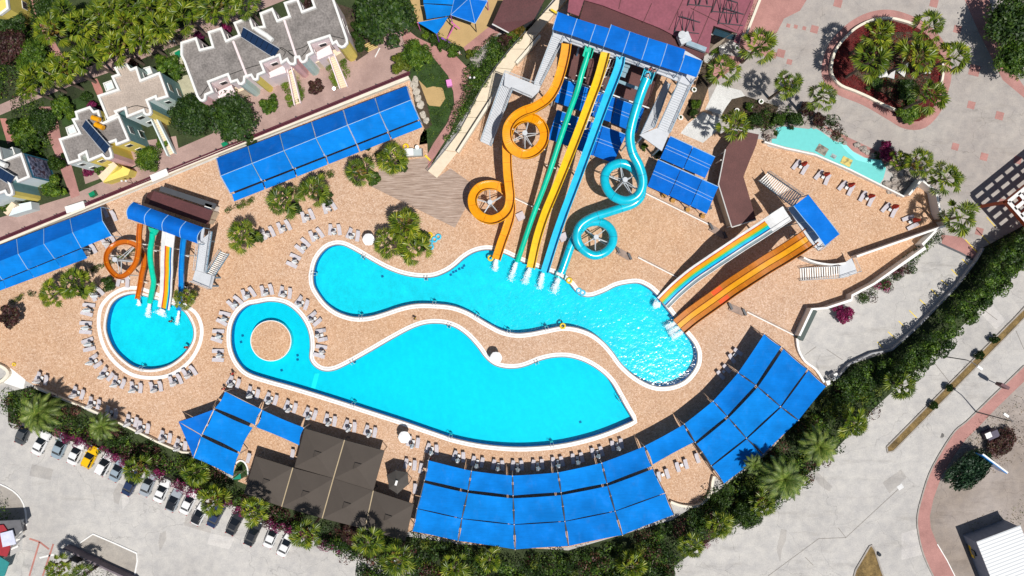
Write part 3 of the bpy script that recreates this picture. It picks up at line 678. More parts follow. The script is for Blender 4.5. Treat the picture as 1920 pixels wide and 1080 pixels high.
pB = [(1103,98,11),(1099,112,10.6),(1091,137,9.9),(1082,170,9.0),(1067,212,7.7),(1049,265,6.2),(1031,320,4.8),(1017,358,3.8),(999,405,2.6),(983,452,1.5),(970,490,.5)]
t = thing('water_slide', 'green closed tube slide, narrowest of the straight slides on the big tower', 'water slide', P(1031, 320))
pt = path3(pB); mb = MB(); mb.sweep(pt, tubeprof(.46)); mb.build('tube', GRN, t, smooth=True)
flanges(t, pt, .50, 4, GRN); supports(t, pt, 7, .5, skip=6)
mb = MB(); mb.sweep([P(1106, 88, 11.4), P(1103, 99, 11.1), P(1100, 108, 10.9)], box_ch(1.2, .8)); mb.build('entry_box', GRN, t)
pC = [(1135,98,11.3),(1131,115,10.8),(1119,156,9.6),(1101,204,8.1),(1079,262,6.5),(1056,320,4.9),(1039,361,3.8),(1022,402,2.7),(1007,448,1.5),(995,502,.40)]
t = thing('water_slide', 'straight yellow open slide between the green tube and sky blue slide', 'water slide', P(1056, 320))
pt = path3(pC); mb = MB(); mb.sweep(pt, box_ch(1.22, .78)); mb.build('channel', YEF, t); joints(t, pt, 3.2, box_ch(1.22, .78), AMB); supports(t, pt, 7, .2, skip=6)
lad = [P(1145, 112, 10.2), P(1122, 172, 8.6), P(1097, 243, 6.6)]
for s in (0, .55):
    mb = MB(); mb.tube([q + Vector((s, 0, 0)) for q in lad], .06, 5); mb.build('service_rail', WHITE, t)
for k in range(9):
    f = k / 8; q = lad[0].lerp(lad[2], f) ; mb = MB(); mb.tube([q - Vector((.35, 0, 0)), q + Vector((.9, .25, 0))], .05, 4); mb.build('service_rung', WHITE, t)
pD = [(1163,106,11.3),(1160,125,10.7),(1150,153,9.9),(1135,191,8.7),(1112,253,6.9),(1086,324,4.9),(1072,361,3.9),(1056,403,2.8),(1040,449,1.6),(1021,510,.40)]
t = thing('water_slide', 'straight sky blue open slide right of the yellow slide', 'water slide', P(1086, 324))
pt = path3(pD); mb = MB(); mb.sweep(pt, box_ch(1.18, .8)); mb.build('channel', BLF, t); joints(t, pt, 3.2, box_ch(1.18, .8), CYF); supports(t, pt, 7, .2, skip=6)
pE = [(1218,132,11.3),(1213,147,11),(1203,172,10.4),(1194,200,9.9),(1185,232,9.3),(1181,258,8.8),(1186,286,8.3),(1198,310,7.8),(1205,336,7.4),(1202,357,7.1),(1190,371,6.9),(1170,376,6.7),(1147,366,6.5),(1135,346,6.3),(1135,326,6.1),(1146,312,5.9),(1164,306,5.7),(1182,312,5.5),(1195,326,5.3),(1203,345,5.1),(1201,368,4.95),(1187,382,4.8),(1165,390,4.6),(1140,398,4.3),(1112,407,4.0),(1092,419,3.8),(1083,433,3.6),(1082,448,3.5),(1088,462,3.3),(1101,474,3.2),(1117,479,3.0),(1136,472,2.9),(1148,457,2.7),(1149,439,2.6),(1141,425,2.45),(1127,417,2.3),(1112,416,2.2),(1097,421,2.0),(1086,433,1.8),(1077,447,1.6),(1070,462,1.3),(1064,479,1.0),(1058,496,.75),(1052,512,.55)]
t = thing('water_slide', 'cyan closed tube slide with two loops, rightmost on the big slide tower', 'water slide', P(1160, 380))
pt = path3(pE); mb = MB(); mb.sweep(pt[6:], tubeprof(.74, 20)); mb.build('tube', CYF, t, smooth=True)
mb = MB(); mb.sweep(pt[:9], channel(.78, .3)); mb.build('entry_channel', CYF, t)
flanges(t, pt[6:], .765, 3.6, plain('flange_blue', (.005, .20, .32), .4), True); supports(t, pt, 10, .8, skip=30)
mb = MB(); mb.sweep([P(1052, 511, .55), P(1049, 522, .42)], channel(.8, .1)); mb.build('exit_channel', fib('teal_fibreglass', (.02, .33, .36)), t)
mast(t, 1171, 338, 6.6, [(1202,357,7.1),(1190,371,6.9),(1147,366,6.5),(1135,326,6.1),(1164,306,5.7),(1195,326,5.3)]); mast(t, 1117, 445, 3.2, [(1088,462,3.3),(1117,479,3.0),(1148,457,2.7),(1141,425,2.4),(1092,424,2.2)])
# --- small tower on the left
def rainbow(path, bands, t, wallh=.35, start=0):
    """bands: (width, material, name) from left to right (looking down the path side vector)"""
    tot = sum(b[0] for b in bands); u = -tot / 2
    for wd, mt, nm in bands:
        mb = MB(); s0 = 0 if nm == 'side' else start
        if s0 and nm != 'side': 
            mb2 = MB(); mb2.sweep(path[:s0 + 1], [(u, 0), (u + wd, 0), (u + wd, -.08), (u, -.08)], True, True); mb2.build('launch_pad', WHF, t)
        z = wallh if nm == 'side' else 0
        mb.sweep(path[s0:], [(u, z), (u + wd, z), (u + wd, -.08), (u, -.08)], True, True); mb.build(nm + ('_wall' if nm == 'side' else ''), mt, t)
        u += wd
    return tot
pF = [(264,420,6.4),(262,440,6.1),(262,457,5.8),(260,476,5.5),(256,492,5.25),(247,506,5.0),(234,517,4.75),(222,518,4.5),(210,508,4.25),(202,494,4.0),(201,480,3.8),(208,466,3.55),(221,457,3.3),(237,454,3.1),(252,458,2.85),(264,467,2.6),(271,480,2.4),(271,497,2.1),(267,515,1.7),(264,535,1.15),(259,561,.40)]
t = thing('water_slide', 'dark orange flume with one loop, leftmost on the small slide tower', 'water slide', P(250, 500))
pt = path3(pF); mb = MB(); mb.sweep(pt, box_ch(.60, .32)); mb.build('channel', RUS, t); joints(t, pt, 2.6, box_ch(.6, .32), ORA); supports(t, pt, 6, .5, .1, skip=10)
mast(t, 220, 487, 4.2, [(256,492,5.2),(222,518,4.5),(201,480,3.8),(252,458,2.8)])
pG = [(286,436,6.2),(285,450,5.7),(282,468,5.0),(282,486,4.3),(285,508,3.4),(288,528,2.5),(285,548,1.3),(281,567,.45)]
t = thing('water_slide', 'bright green tube slide, second from left on the small slide tower', 'water slide', P(284, 500))
pt = path3(pG); mb = MB(); mb.sweep(pt, tubeprof(.44)); mb.build('tube', GRN, t, smooth=True); flanges(t, pt, .47, 2.6, GRN); supports(t, pt, 6, .5, .1)
mb = MB()
a = P(287, 428, 6.6); b = P(286, 440, 6.1); d = (b - a).normalized(); q = Vector((d.y, -d.x, 0)).normalized()
fu = []; 
for cc, rr, dz in ((a, .95, .35), (b, .46, 0)):
    fu.append([cc + q * rr * math.cos(k * math.pi / 8) + Vector((0, 0, 1)) * (rr * math.sin(k * math.pi / 8) * .8 - .2) for k in range(16)])
mb.add(fu[0] + fu[1], [(k, (k + 1) % 16, 16 + (k + 1) % 16, 16 + k) for k in range(16)]); mb.build('funnel', GRN, t)
pH = [(317,430,6.4),(316,442,6.3),(315,452,6.2),(314,468,5.5),(313,490,4.3),(313,510,3.3),(312,530,2.2),(311,550,1.3),(307,578,.35)]
t = thing('water_slide', 'white slide with rainbow stripes on the small slide tower', 'water slide', P(313, 500))
pt = path3(pH)
rb = [(.62, WHF, 'side'), (.16, REDF, 'red_stripe'), (.40, AMB, 'amber_stripe'), (.10, YEF, 'yellow_stripe'), (.16, LGR, 'lime_stripe'), (.14, BLF, 'sky_stripe'), (.24, NAV, 'navy_stripe'), (.26, WHF, 'side')]
rainbow(pt, [(a_, b_, c_) for a_, b_, c_ in reversed(rb)] if side_at(pt, 5)[0].x > 0 and False else ([(a_, b_, c_) for a_, b_, c_ in rb] if side_at(pt, 5)[0].x > 0 else list(reversed(rb))), t, .12, 16)
supports(t, pt, 6, .2, .1, skip=16)
pI = [(346,446,6.3),(344,462,5.7),(342,486,4.5),(341,510,3.4),(341,533,2.3),(339,558,1.1),(336,582,.38)]
t = thing('water_slide', 'deep blue flume, rightmost on the small slide tower', 'water slide', P(341, 510))
pt = path3(pI); mb = MB(); mb.sweep(pt, box_ch(.62, .30)); mb.build('channel', BLD, t); joints(t, pt, 2.6, box_ch(.62, .3), BLF); supports(t, pt, 6, .5, .1, skip=8)
# --- right tower
pJ = [(1476,400,7.2),(1462,409,7.1),(1450,417,6.9),(1418,438,5.6),(1388,457,4.8),(1358,477,4.1),(1328,497,2.9),(1299,517,2.0),(1268,543,1.0),(1243,568,.38)]
t = thing('water_slide', 'wide white slide with rainbow stripes on the right tower', 'water slide', P(1358, 477))
pt = path3(pJ)
# side vector points to the right of travel; travel is down-left, so right = up-left (the first band is the lower right one)
rb = [(.12, WHF, 'side'), (.42, GRF, 'shaded_wall_band'), (.20, WHF, 'side'), (.16, NAV, 'navy_stripe'), (.34, BLF, 'sky_stripe'), (.22, GRN, 'green_stripe'), (.16, LGR, 'lime_stripe'), (.56, AMB, 'amber_stripe'), (.16, REDF, 'red_stripe'), (.38, WHF, 'side')]  # grey band is the shade of a side wall, put into its colour
rainbow(pt, rb, t, .13, 14); supports(t, pt, 8, .2, .14, skip=14)
pK = [(1522,441,7.1),(1512,449,7.0),(1500,457,6.8),(1467,478,5.5),(1440,494,4.8),(1418,508,4.3),(1392,525,3.5),(1368,541,2.6),(1342,560,1.9),(1318,577,1.3),(1296,593,.8),(1273,612,.38)]
t = thing('water_slide', 'wide orange triple lane slide with yellow middle on the right tower', 'water slide', P(1418, 508))
pt = path3(pK); nseg = len(pt)
for nm, u0, u1, mt in (('right_lane', -1.42, -.52, DOR), ('middle_lane', -.46, .46, AMB), ('left_lane', .52, 1.42, DOR)):
    cut = [0, 12, 16, 20, 24, 28, 32, 36, 40, 44, 48, 52, 56, 60, nseg - 1]
    mb = MB(); mb.sweep(pt, [(u0, 0), (u1, 0), (u1, -.1), (u0, -.1)], True, True); lane = mb.build('lane', mt, t)
    for i in cut[1:-1]:
        if i < nseg - 2:
            mb = MB(); mb.sweep([pt[i] + Vector((0, 0, .012)), pt[i] + (pt[i + 1] - pt[i]) * .08 + Vector((0, 0, .012))], [(u0, 0), (u1, 0), (u1, -.01), (u0, -.01)], True, True); mb.build('joint', AMB if mt is DOR else ORA, lane)
    if nm != 'middle_lane':
        mb = MB(); mb.sweep([q + Vector((0, 0, .02)) for q in pt[44:49]], [(u0, 0), (u1, 0), (u1, -.01), (u0, -.01)], True, True); mb.build('red_segment', REDO, lane)
for u in (-1.48, -.49, .49, 1.48):
    hh = .45 if abs(u) > 1 else .16
    mb = MB(); mb.sweep(pt, [(u - .05, hh), (u + .05, hh), (u + .05, -.25 if abs(u) > 1 else -.1), (u - .05, -.25 if abs(u) > 1 else -.1)], True, True); mb.build('divider', DOR, t)
supports(t, pt, 8, .2, .14, skip=12)

# ============================================================ TOWERS
STEEL = plain('pale_steel_tread', (.56, .58, .61), .5, .05, 1, fine=(7, .08))
SBLUE = plain('steel_blue_stringer', (.16, .30, .42), .5)
def stairs(t, quad, h0, h1, n, gap=False, mat=None):
    """quad: top-left, top-right, bottom-right, bottom-left (px); h0 at the top"""
    mb = MB(); tl, tr, br, bl = quad
    for k in range(n):
        a, b = k / n, (k + (.55 if gap else 1.0)) / n; z = h0 + (h1 - h0) * (k + .5) / n
        def L(f, p, q): return (p[0] + (q[0] - p[0]) * f, p[1] + (q[1] - p[1]) * f)
        c = [P(*L(a, tl, bl), z), P(*L(a, tr, br), z), P(*L(b, tr, br), z), P(*L(b, tl, bl), z)]
        mb.prism([(v.x, v.y) for v in c], z - .07, z, bottom=True)
        if not gap:
            z2 = h0 + (h1 - h0) * (k + 1.5) / n
            mb.add([c[3], c[2], (c[2].x, c[2].y, z2), (c[3].x, c[3].y, z2)], [(0, 1, 2, 3)])
    mb.build('stair_flight', mat or (WHITE if gap else STEEL), t)
    for p, q in ((tl, bl), (tr, br)):
        mb = MB(); mb.bar(P(*p, h0) + Vector((0, 0, .05)), P(*q, h1) + Vector((0, 0, .05)), .09, .32); mb.build('stringer', SBLUE, t)
        rail(t, [P(*p, h0), P(*q, h1)])
def rail(t, pts, mat=None, hgt=1.0):
    pts = [Vector(p) for p in pts]; mb = MB(); up = Vector((0, 0, hgt))
    mb.tube([p + up for p in pts], .05, 5); mb.tube([p + up * .5 for p in pts], .03, 4)
    for a, b in zip(pts, pts[1:]):
        n = max(1, int((b - a).length / 1.5))
        for k in range(n + 1): q = a.lerp(b, k / n); mb.tube([q, q + up], .035, 4)
    mb.build('railing', mat or GREYM, t)
def deckslab(t, pts, h, th=.25, mat=None, legs=(), name='platform'):
    pp = PP(pts, h); mb = MB(); mb.prism([(v.x, v.y) for v in pp], h - th, h, bottom=True); mb.build(name, mat or STEEL, t)
    for q in legs:
        v = P(q[0], q[1], h); mb = MB(); mb.tube([(v.x, v.y, 0), (v.x, v.y, h - th)], .16, 8); mb.build('column', SBLUE, t)
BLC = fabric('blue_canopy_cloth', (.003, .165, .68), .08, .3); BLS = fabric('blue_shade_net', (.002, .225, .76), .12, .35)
def rooflets(t, lists, h, cloth, seam=True, curve=0.0, leg_to=None, n=6):
    """lists: panels as quads px (back-left, back-right, front-right, front-left)"""
    for q in lists:
        c = [P(x, y, h + (q_[2] if len(q_) > 2 else 0)) for q_ in q for x, y in [q_[:2]]]
        vs = []; fs = []
        for i in range(n + 1):
            for j in range(5):
                u, v = j / 4, i / n; p = c[0].lerp(c[1], u).lerp(c[3].lerp(c[2], u), v); p = p + Vector((0, 0, curve * math.sin(math.pi * v))); vs.append(p)
        for i in range(n):
            for j in range(4): a = i * 5 + j; fs.append((a, a + 5, a + 6, a + 1))
        m = len(vs); vs += [v - Vector((0, 0, .05)) for v in vs]; fs += [tuple(reversed([m + k for k in f])) for f in fs]
        o = mkobj('canopy_panel', vs, fs, cloth, t, smooth=True)
        if seam:
            mb = MB()
            for (ia, ib) in ((0, 3),) + (((1, 2),) if q is lists[-1] else ()):
                mb = MB(); pp = [c[ia].lerp(c[ib], i / n) + Vector((0, 0, curve * math.sin(math.pi * i / n) + .04)) for i in range(n + 1)]
                mb.tube(pp, .055, 4); mb.build('seam', plain('pale_blue_piping', (.35, .55, .75), .5), t)
t = thing('slide_tower', 'big steel slide tower with long blue canopy and two white stairs', 'slide tower', P(1180, 90))
D = 11.0
deckslab(t, [(1037,58),(1048,26),(1140,55),(1150,48),(1287,96),(1315,112),(1303,150),(1290,160),(1200,124),(1125,100),(1050,74),(1036,66)], D, .3, legs=[(1045,62),(1090,72),(1135,85),(1180,102),(1240,122),(1290,140),(1055,35),(1100,48),(1145,62),(1200,82),(1250,100),(1300,118)])
rooflets(t, [[(1046,22),(1082,35,),(1072,66),(1036,55)],[(1082,35),(1117,46),(1106,78),(1072,66)],[(1117,46),(1142,53),(1132,87),(1106,78)],[(1146,46),(1181,59),(1168,99),(1132,87)],[(1181,59),(1216,71),(1203,112),(1168,99)],[(1216,71),(1251,82),(1238,124),(1203,112)],[(1251,82),(1285,93),(1272,135),(1238,124)],[(1284,102),(1317,114),(1306,145),(1273,134)]], 14, BLC, curve=.25)
for x, y in [(1037,55),(1072,66),(1106,78),(1132,87),(1168,99),(1203,112),(1238,124),(1272,135),(1305,145)]:
    a = P(x, y, 14); mb = MB(); mb.tube([(a.x, a.y, D), (a.x, a.y, 13.9)], .08, 6); mb.build('canopy_post', SBLUE, t)
rail(t, [P(1043, 62, D), P(1055, 66, D)]); rail(t, [P(1072, 80, D), P(1098, 89, D)]); rail(t, [P(1110, 94, D), P(1128, 100, D)]); rail(t, [P(1142, 104, D), P(1156, 109, D)]); rail(t, [P(1172, 114, D), P(1207, 126, D)]); rail(t, [P(1225, 132, D), P(1275, 148, D)])
mb = MB(); mb.tube([P(1036, 64, D - 1.2), P(1300, 156, D - 1.2)], .1, 5); mb.tube([P(1036, 64, D - .2), P(1300, 156, D - .2)], .1, 5)
for k in range(22): f = k / 21; mb.tube([P(1036 + 264 * f, 64 + 92 * f, D - 1.2), P(1036 + 264 * min(1, f + .045), 64 + 92 * min(1, f + .045), D - .2)], .05, 4)
mb.build('front_truss', GREYM, t)
t.name = 'slide_tower'
stairs(t, [(1037,64),(1058,72),(1014,160),(1001,158)], D, 7, 26); deckslab(t, [(947,136),(1002,158),(1014,161),(1010,172),(997,184),(960,168),(945,160)], 6.8, legs=[(950,142),(1000,178),(1005,162)])
rail(t, [P(947, 136, 6.8), P(1001, 157, 6.8)]); rail(t, [P(962, 168, 6.8), P(997, 183, 6.8)])
stairs(t, [(946,138),(961,168),(921,274),(901,265)], 6.7, .2, 26)
stairs(t, [(1277,143),(1299,151),(1255,250),(1233,240)], D, 7, 24)
deckslab(t, [(1199,253),(1232,240),(1255,250),(1241,283)], 7, legs=[(1205,255),(1240,275),(1245,252)])
stairs(t, [(1201,252),(1226,240),(1256,158),(1248,150)], 7, 3.2, 24)
for q in ([(1062,66),(1212,128)],):
    pass
for k, (x, y) in enumerate([(1180,114),(1176,122),(1172,131),(1168,140)]):   # service walkway between the slides
    mb = MB(); c = P(x, y, 8.5); mb.box(c, (.95, .75, .06), -.32); mb.build('walkway_plate', plain('blue_grey_plate', (.22, .35, .42), .5), t)
mb = MB(); mb.bar(P(1160, 152, 6), P(1199, 167, 6), .5, .15); mb.build('cross_walkway', plain('blue_grey_plate', (.22, .35, .42), .5), t)
mb = MB(); mb.tube([P(1056, 144, 5), P(1218, 203, 5)], .12, 6); mb.build('cross_beam', WHITE, t)

t = thing('slide_tower', 'small steel slide tower under curved blue canopy beside the round pool', 'slide tower', P(312, 420))
deckslab(t, [(246,408),(254,384),(383,428),(380,452),(372,458)], 6.3, .25, legs=[(250,405),(280,410),(330,430),(370,448),(258,390),(300,402),(345,420)])
def barrel(t, A, B, Cc, Dd, n, h, curve):
    qs = []
    for k in range(n):
        f0, f1 = k / n, (k + 1) / n
        L = lambda p, q, f: (p[0] + (q[0] - p[0]) * f, p[1] + (q[1] - p[1]) * f)
        qs.append([L(A, B, f0), L(A, B, f1), L(Dd, Cc, f1), L(Dd, Cc, f0)])
    rooflets(t, qs, h, BLC, curve=curve, n=8)
barrel(t, (250,379), (382,427), (371,457), (240,410), 4, 8.3, 1.0)
for x, y in [(240,410),(273,421),(305,433),(338,445),(371,457),(250,379),(382,427)]:
    a = P(x, y, 8.3); mb = MB(); mb.tube([(a.x, a.y, 6.2), (a.x, a.y, 8.3)], .07, 6); mb.build('canopy_post', SBLUE, t)
rail(t, [P(247, 409, 6.3), P(258, 413, 6.3)]); rail(t, [P(295, 428, 6.3), P(303, 431, 6.3)])
stairs(t, [(374,452),(397,434),(386,512),(367,507)], 6.3, 3.2, 18); deckslab(t, [(366,507),(402,517),(396,542),(360,527)], 3.1, legs=[(364,525),(394,536),(398,520)])
rail(t, [P(360, 527, 3.1), P(396, 542, 3.1), P(402, 517, 3.1)], hgt=1.1)
stairs(t, [(402,517),(389,511),(414,470),(429,476)], 3.0, .2, 13, gap=True)
t = thing('slide_tower', 'steel slide tower with square blue canopy above rainbow and orange slides', 'slide tower', P(1520, 412))
deckslab(t, [(1478,392),(1492,380),(1552,456),(1534,470),(1518,452)], 7.3, .25, legs=[(1482,392),(1500,400),(1530,440),(1545,456)])
rooflets(t, [[(1488,386.5),(1516,365),(1538,393),(1511,415)],[(1511,415),(1538,393),(1553,412),(1527,433)],[(1527,433),(1553,412),(1574,439),(1547,461)]], 9.7, BLC, curve=.0)
for x, y in [(1488,386.5),(1516,365),(1547,461),(1574,439),(1511,415),(1527,433)]:
    a = P(x, y, 9.7); mb = MB(); mb.tube([(a.x, a.y, 0), (a.x, a.y, 9.7)], .08, 6); mb.build('canopy_post', SBLUE, t)
stairs(t, [(1503,366),(1488,388),(1422,338),(1439,322)], 7.3, 1.2, 19, gap=True)
rail(t, [P(1534, 470, 7.3), P(1552, 456, 7.3)])
t = thing('stairs', 'low steel stairs with white treads and landing right of the orange slide', 'stairs', P(1550, 505))
stairs(t, [(1574,499),(1575,521),(1499,526),(1498,503)], 2.0, .1, 17, gap=True); deckslab(t, [(1574,499),(1598,483),(1607,510),(1590,519),(1575,521)], 2.05, .15)
rail(t, [P(1575, 521, 2.05), P(1610, 509, 2.05), P(1598, 483, 2.05)])

# ============================================================ BLUE SHADE CANOPIES
def sail(t, c, sag=.25, bow=.03, n=8, cloth=None, shade=None):
    """c: 4 world corners in order; sagging net with edges bowed inwards"""
    c = [Vector(v) for v in c]; mid = sum(c, Vector()) / 4; vs = []; fs = []
    for i in range(n + 1):
        for j in range(n + 1):
            u, v = j / n, i / n; p = c[0].lerp(c[1], u).lerp(c[3].lerp(c[2], u), v)
            k = bow * (math.sin(math.pi * u) * (abs(v - .5) * 2) ** 4 + math.sin(math.pi * v) * (abs(u - .5) * 2) ** 4)
            p = p + (Vector((mid.x, mid.y, p.z)) - p) * k * 2
            p.z -= sag * math.sin(math.pi * u) * math.sin(math.pi * v); vs.append(p)
    for i in range(n):
        for j in range(n): a = i * (n + 1) + j; fs.append((a, a + n + 1, a + n + 2, a + 1))
    m = len(vs); vs += [v - Vector((0, 0, .03)) for v in vs]; fs += [tuple(reversed([m + k for k in f])) for f in fs]
    rim = [j for j in range(n + 1)] + [i * (n + 1) + n for i in range(1, n + 1)] + [n * (n + 1) + j for j in range(n - 1, -1, -1)] + [i * (n + 1) for i in range(n - 1, 0, -1)]
    for a, b in zip(rim, rim[1:] + rim[:1]): fs.append((a, b, m + b, m + a))
    return mkobj('shade_panel', vs, fs, cloth or BLS, t, smooth=False)
POSTC = plain('cream_post', (.62, .50, .42), .5); CREAM = POSTC
def post(t, v, r=.07, extra=.15, mat=None):
    mb = MB(); mb.tube([(v.x, v.y, 0), (v.x, v.y, v.z + extra)], r, 6); mb.build('post', mat or POSTC, t)
def beam(t, a, b, r=.06, mat=None):
    mb = MB(); mb.tube([a, b], r, 5); mb.build('beam', mat or POSTC, t)
def lp2(p, q, f): return (p[0] + (q[0] - p[0]) * f, p[1] + (q[1] - p[1]) * f)
# long canopy A, below the houses
t = thing('shade_canopy', 'longest blue ridged shade canopy, along the cream wall below the houses', 'shade canopy', P(600, 270))
rows = [((405,297),(763,161),2.5), ((413,330),(771,187),4.3), ((431,362),(787,223),3.2)]
for r_ in range(2):
    (a0, a1, h0), (b0, b1, h1) = rows[r_], rows[r_ + 1]
    for k in range(6):
        f0, f1 = k / 6 + .003, (k + 1) / 6 - .003
        sail(t, [P(*lp2(a0, a1, f0), h0), P(*lp2(a0, a1, f1), h0), P(*lp2(b0, b1, f1), h1), P(*lp2(b0, b1, f0), h1)], .1, .0, 5, BLC if r_ == 0 else BLS)  # slope turned from the sun gets darker cloth, its shade put into the colour
for k in range(6):
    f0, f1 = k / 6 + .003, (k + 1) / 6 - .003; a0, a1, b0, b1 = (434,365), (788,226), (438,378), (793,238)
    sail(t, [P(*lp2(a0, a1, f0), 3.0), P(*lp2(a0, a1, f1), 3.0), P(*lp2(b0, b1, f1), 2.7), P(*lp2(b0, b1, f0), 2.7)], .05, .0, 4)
PIP = plain('pale_blue_piping', (.35, .55, .75), .5)
for k in range(7):
    f = k / 6; a, b, c = P(*lp2(*rows[0][:2], f), 2.55), P(*lp2(*rows[1][:2], f), 4.37), P(*lp2(*rows[2][:2], f), 3.27)
    mb = MB(); mb.tube([a, b, c], .05, 4); mb.build('seam', PIP, t)
    for v in (a, c): post(t, v, .06, -.1, PIP)
mb = MB(); mb.tube([P(413, 330, 4.4), P(771, 187, 4.4)], .05, 4); mb.build('ridge_pole', PIP, t)
t = thing('shade_canopy', 'blue ridged shade canopy at the left edge beside the small slide tower', 'shade canopy', P(80, 460))
def line_y(p, q, x): return p[1] + (q[1] - p[1]) * (x - p[0]) / (q[0] - p[0])
T0, T1 = (31,448), (189,388)
xs = [(-70,-66,-48,-42,-40),(-20,-16,4,11,14),(31,34,52,64,64),(82,82,102,114,114),(131,136,152,164,164),(189,192,209,None,None)]
Rr_ = [((31,448),(189,388),2.5), ((34,476),(192,414),4.3), ((52,505),(209,442),3.2), ((64,521),(164,484),2.8)]
for k in range(5):
    x0, x1 = xs[k], xs[k + 1]
    for r_ in range(2):
        A, B = Rr_[r_], Rr_[r_ + 1]
        c = [P(x0[r_] + .3, line_y(A[0], A[1], x0[r_]), A[2]), P(x1[r_] - .3, line_y(A[0], A[1], x1[r_]), A[2]), P(x1[r_ + 1] - .3, line_y(B[0], B[1], x1[r_ + 1]), B[2]), P(x0[r_ + 1] + .3, line_y(B[0], B[1], x0[r_ + 1]), B[2])]
        sail(t, c, .1, 0, 5, BLC if r_ == 0 else BLS)  # back slope in darker cloth again, shade painted in
    if k < 4:
        A = ((52,507),(209,444)); B = Rr_[3]
        sail(t, [P(x0[2] + 2, line_y(*A, x0[2] + 2), 3), P(x1[2] + 1.5, line_y(*A, x1[2] + 1.5), 3), P(x1[3], line_y(B[0], B[1], x1[3]), 2.8), P(x0[3] + .5, line_y(B[0], B[1], x0[3]), 2.8)], .05, 0, 4)
for k in range(6):
    x = xs[k]; a = P(x[0], line_y(*Rr_[0][:2], x[0]), 2.55); b = P(x[1], line_y(*Rr_[1][:2], x[1]), 4.37); c = P(x[2], line_y(*Rr_[2][:2], x[2]), 3.27)
    mb = MB(); mb.tube([a, b, c], .05, 4); mb.build('seam', PIP, t); post(t, a, .06, -.1, PIP); post(t, c, .06, -.1, PIP)
# cluster D
t = thing('shade_canopy', 'blue shade sails with pointed triangle end left of the brown tents', 'shade canopy', P(430, 800))
H = 3.4
for q in ([(422,734),(491,768),(478,797),(403,765)], [(492,769),(570,802),(561,835),(480,801)], [(401,769),(474,802),(450,848),(380,814)], [(376,818),(448,851),(437,893),(363,858)]):
    sail(t, PP(q, H), .3, .03)
for q in ([(335,791),(400,768),(389,793),(377,815)], [(335,791.5),(376,816),(370,838),(362,857)]):
    sail(t, PP(q, H), .1, .02, cloth=BLC)
for q in [(422,734),(491,768.5),(570,802),(402,767),(478,799),(378,816),(450,850),(363,858),(335,791),(437,893)]: post(t, P(*q, H), .09)
for a, b in (((402,767),(378,816)),((378,816),(363,858)),((335,791),(378,816)),((422,734),(491,768.5)),((491,768.5),(478,799))): beam(t, P(*a, H - .15), P(*b, H - .15), .08)
# arc canopies C and E
ra = [[(803,863),(884,883),(961,892),(1046,886),(1128,868),(1208,837)], [(796,900),(878,919),(962,929),(1052,923),(1138,906),(1222,874)], [(782,953),(866,972),(964,983),(1059,977),(1153,958),(1247,924)], [(773,996),(859,1014),(966,1030),(1066,1024),(1167,1003),(1264,965)]]
def arcgroup(t, ra, hs, gap):
    for r_ in range(3):
        A, B = ra[r_], ra[r_ + 1]
        for k in range(len(A) - 1):
            a0, a1, b0, b1 = A[k], A[k + 1], B[k], B[k + 1]
            g0 = 0 if r_ == 0 else gap[r_ - 1]
            a0_, a1_ = lp2(a0, b0, g0), lp2(a1, b1, g0)
            e = .008
            q = [lp2(a0_, a1_, e), lp2(a1_, a0_, e), lp2(b1, b0, e), lp2(b0, b1, e)]
            sail(t, [P(*q[0], hs[r_]), P(*q[1], hs[r_]), P(*q[2], hs[r_ + 1]), P(*q[3], hs[r_ + 1])], .38, .012)
    for r_ in range(4):
        for k in range(len(ra[0])):
            post(t, P(*ra[r_][k], hs[r_]), .08)
            if r_ < 3: beam(t, P(*ra[r_][k], hs[r_] - .12), P(*ra[r_ + 1][k], hs[r_ + 1] - .12), .07, DARKM)
t = thing('shade_canopy', 'widest curved blue shade canopy at the bottom, right of the brown tents', 'shade canopy', P(1010, 950))
arcgroup(t, ra, [3.6, 3.6, 3.6, 3.4], [.10, .025])
sail(t, PP([(1209,836),(1282,796),(1301,829),(1224,871)], 3.6), .3, .02)
rb_ = [[(1283,795),(1337,752),(1384,699),(1433,626)], [(1303,829),(1363,780),(1417,722),(1465,650)], [(1333,873),(1399,821),(1463,762),(1514,692)], [(1357,907),(1431,852),(1497,788),(1549,724)]]
t = thing('shade_canopy', 'curved blue shade canopy of nine nets above the hedge, right of the pools', 'shade canopy', P(1420, 770))
arcgroup(t, rb_, [3.6, 3.6, 3.6, 3.4], [.09, .06])
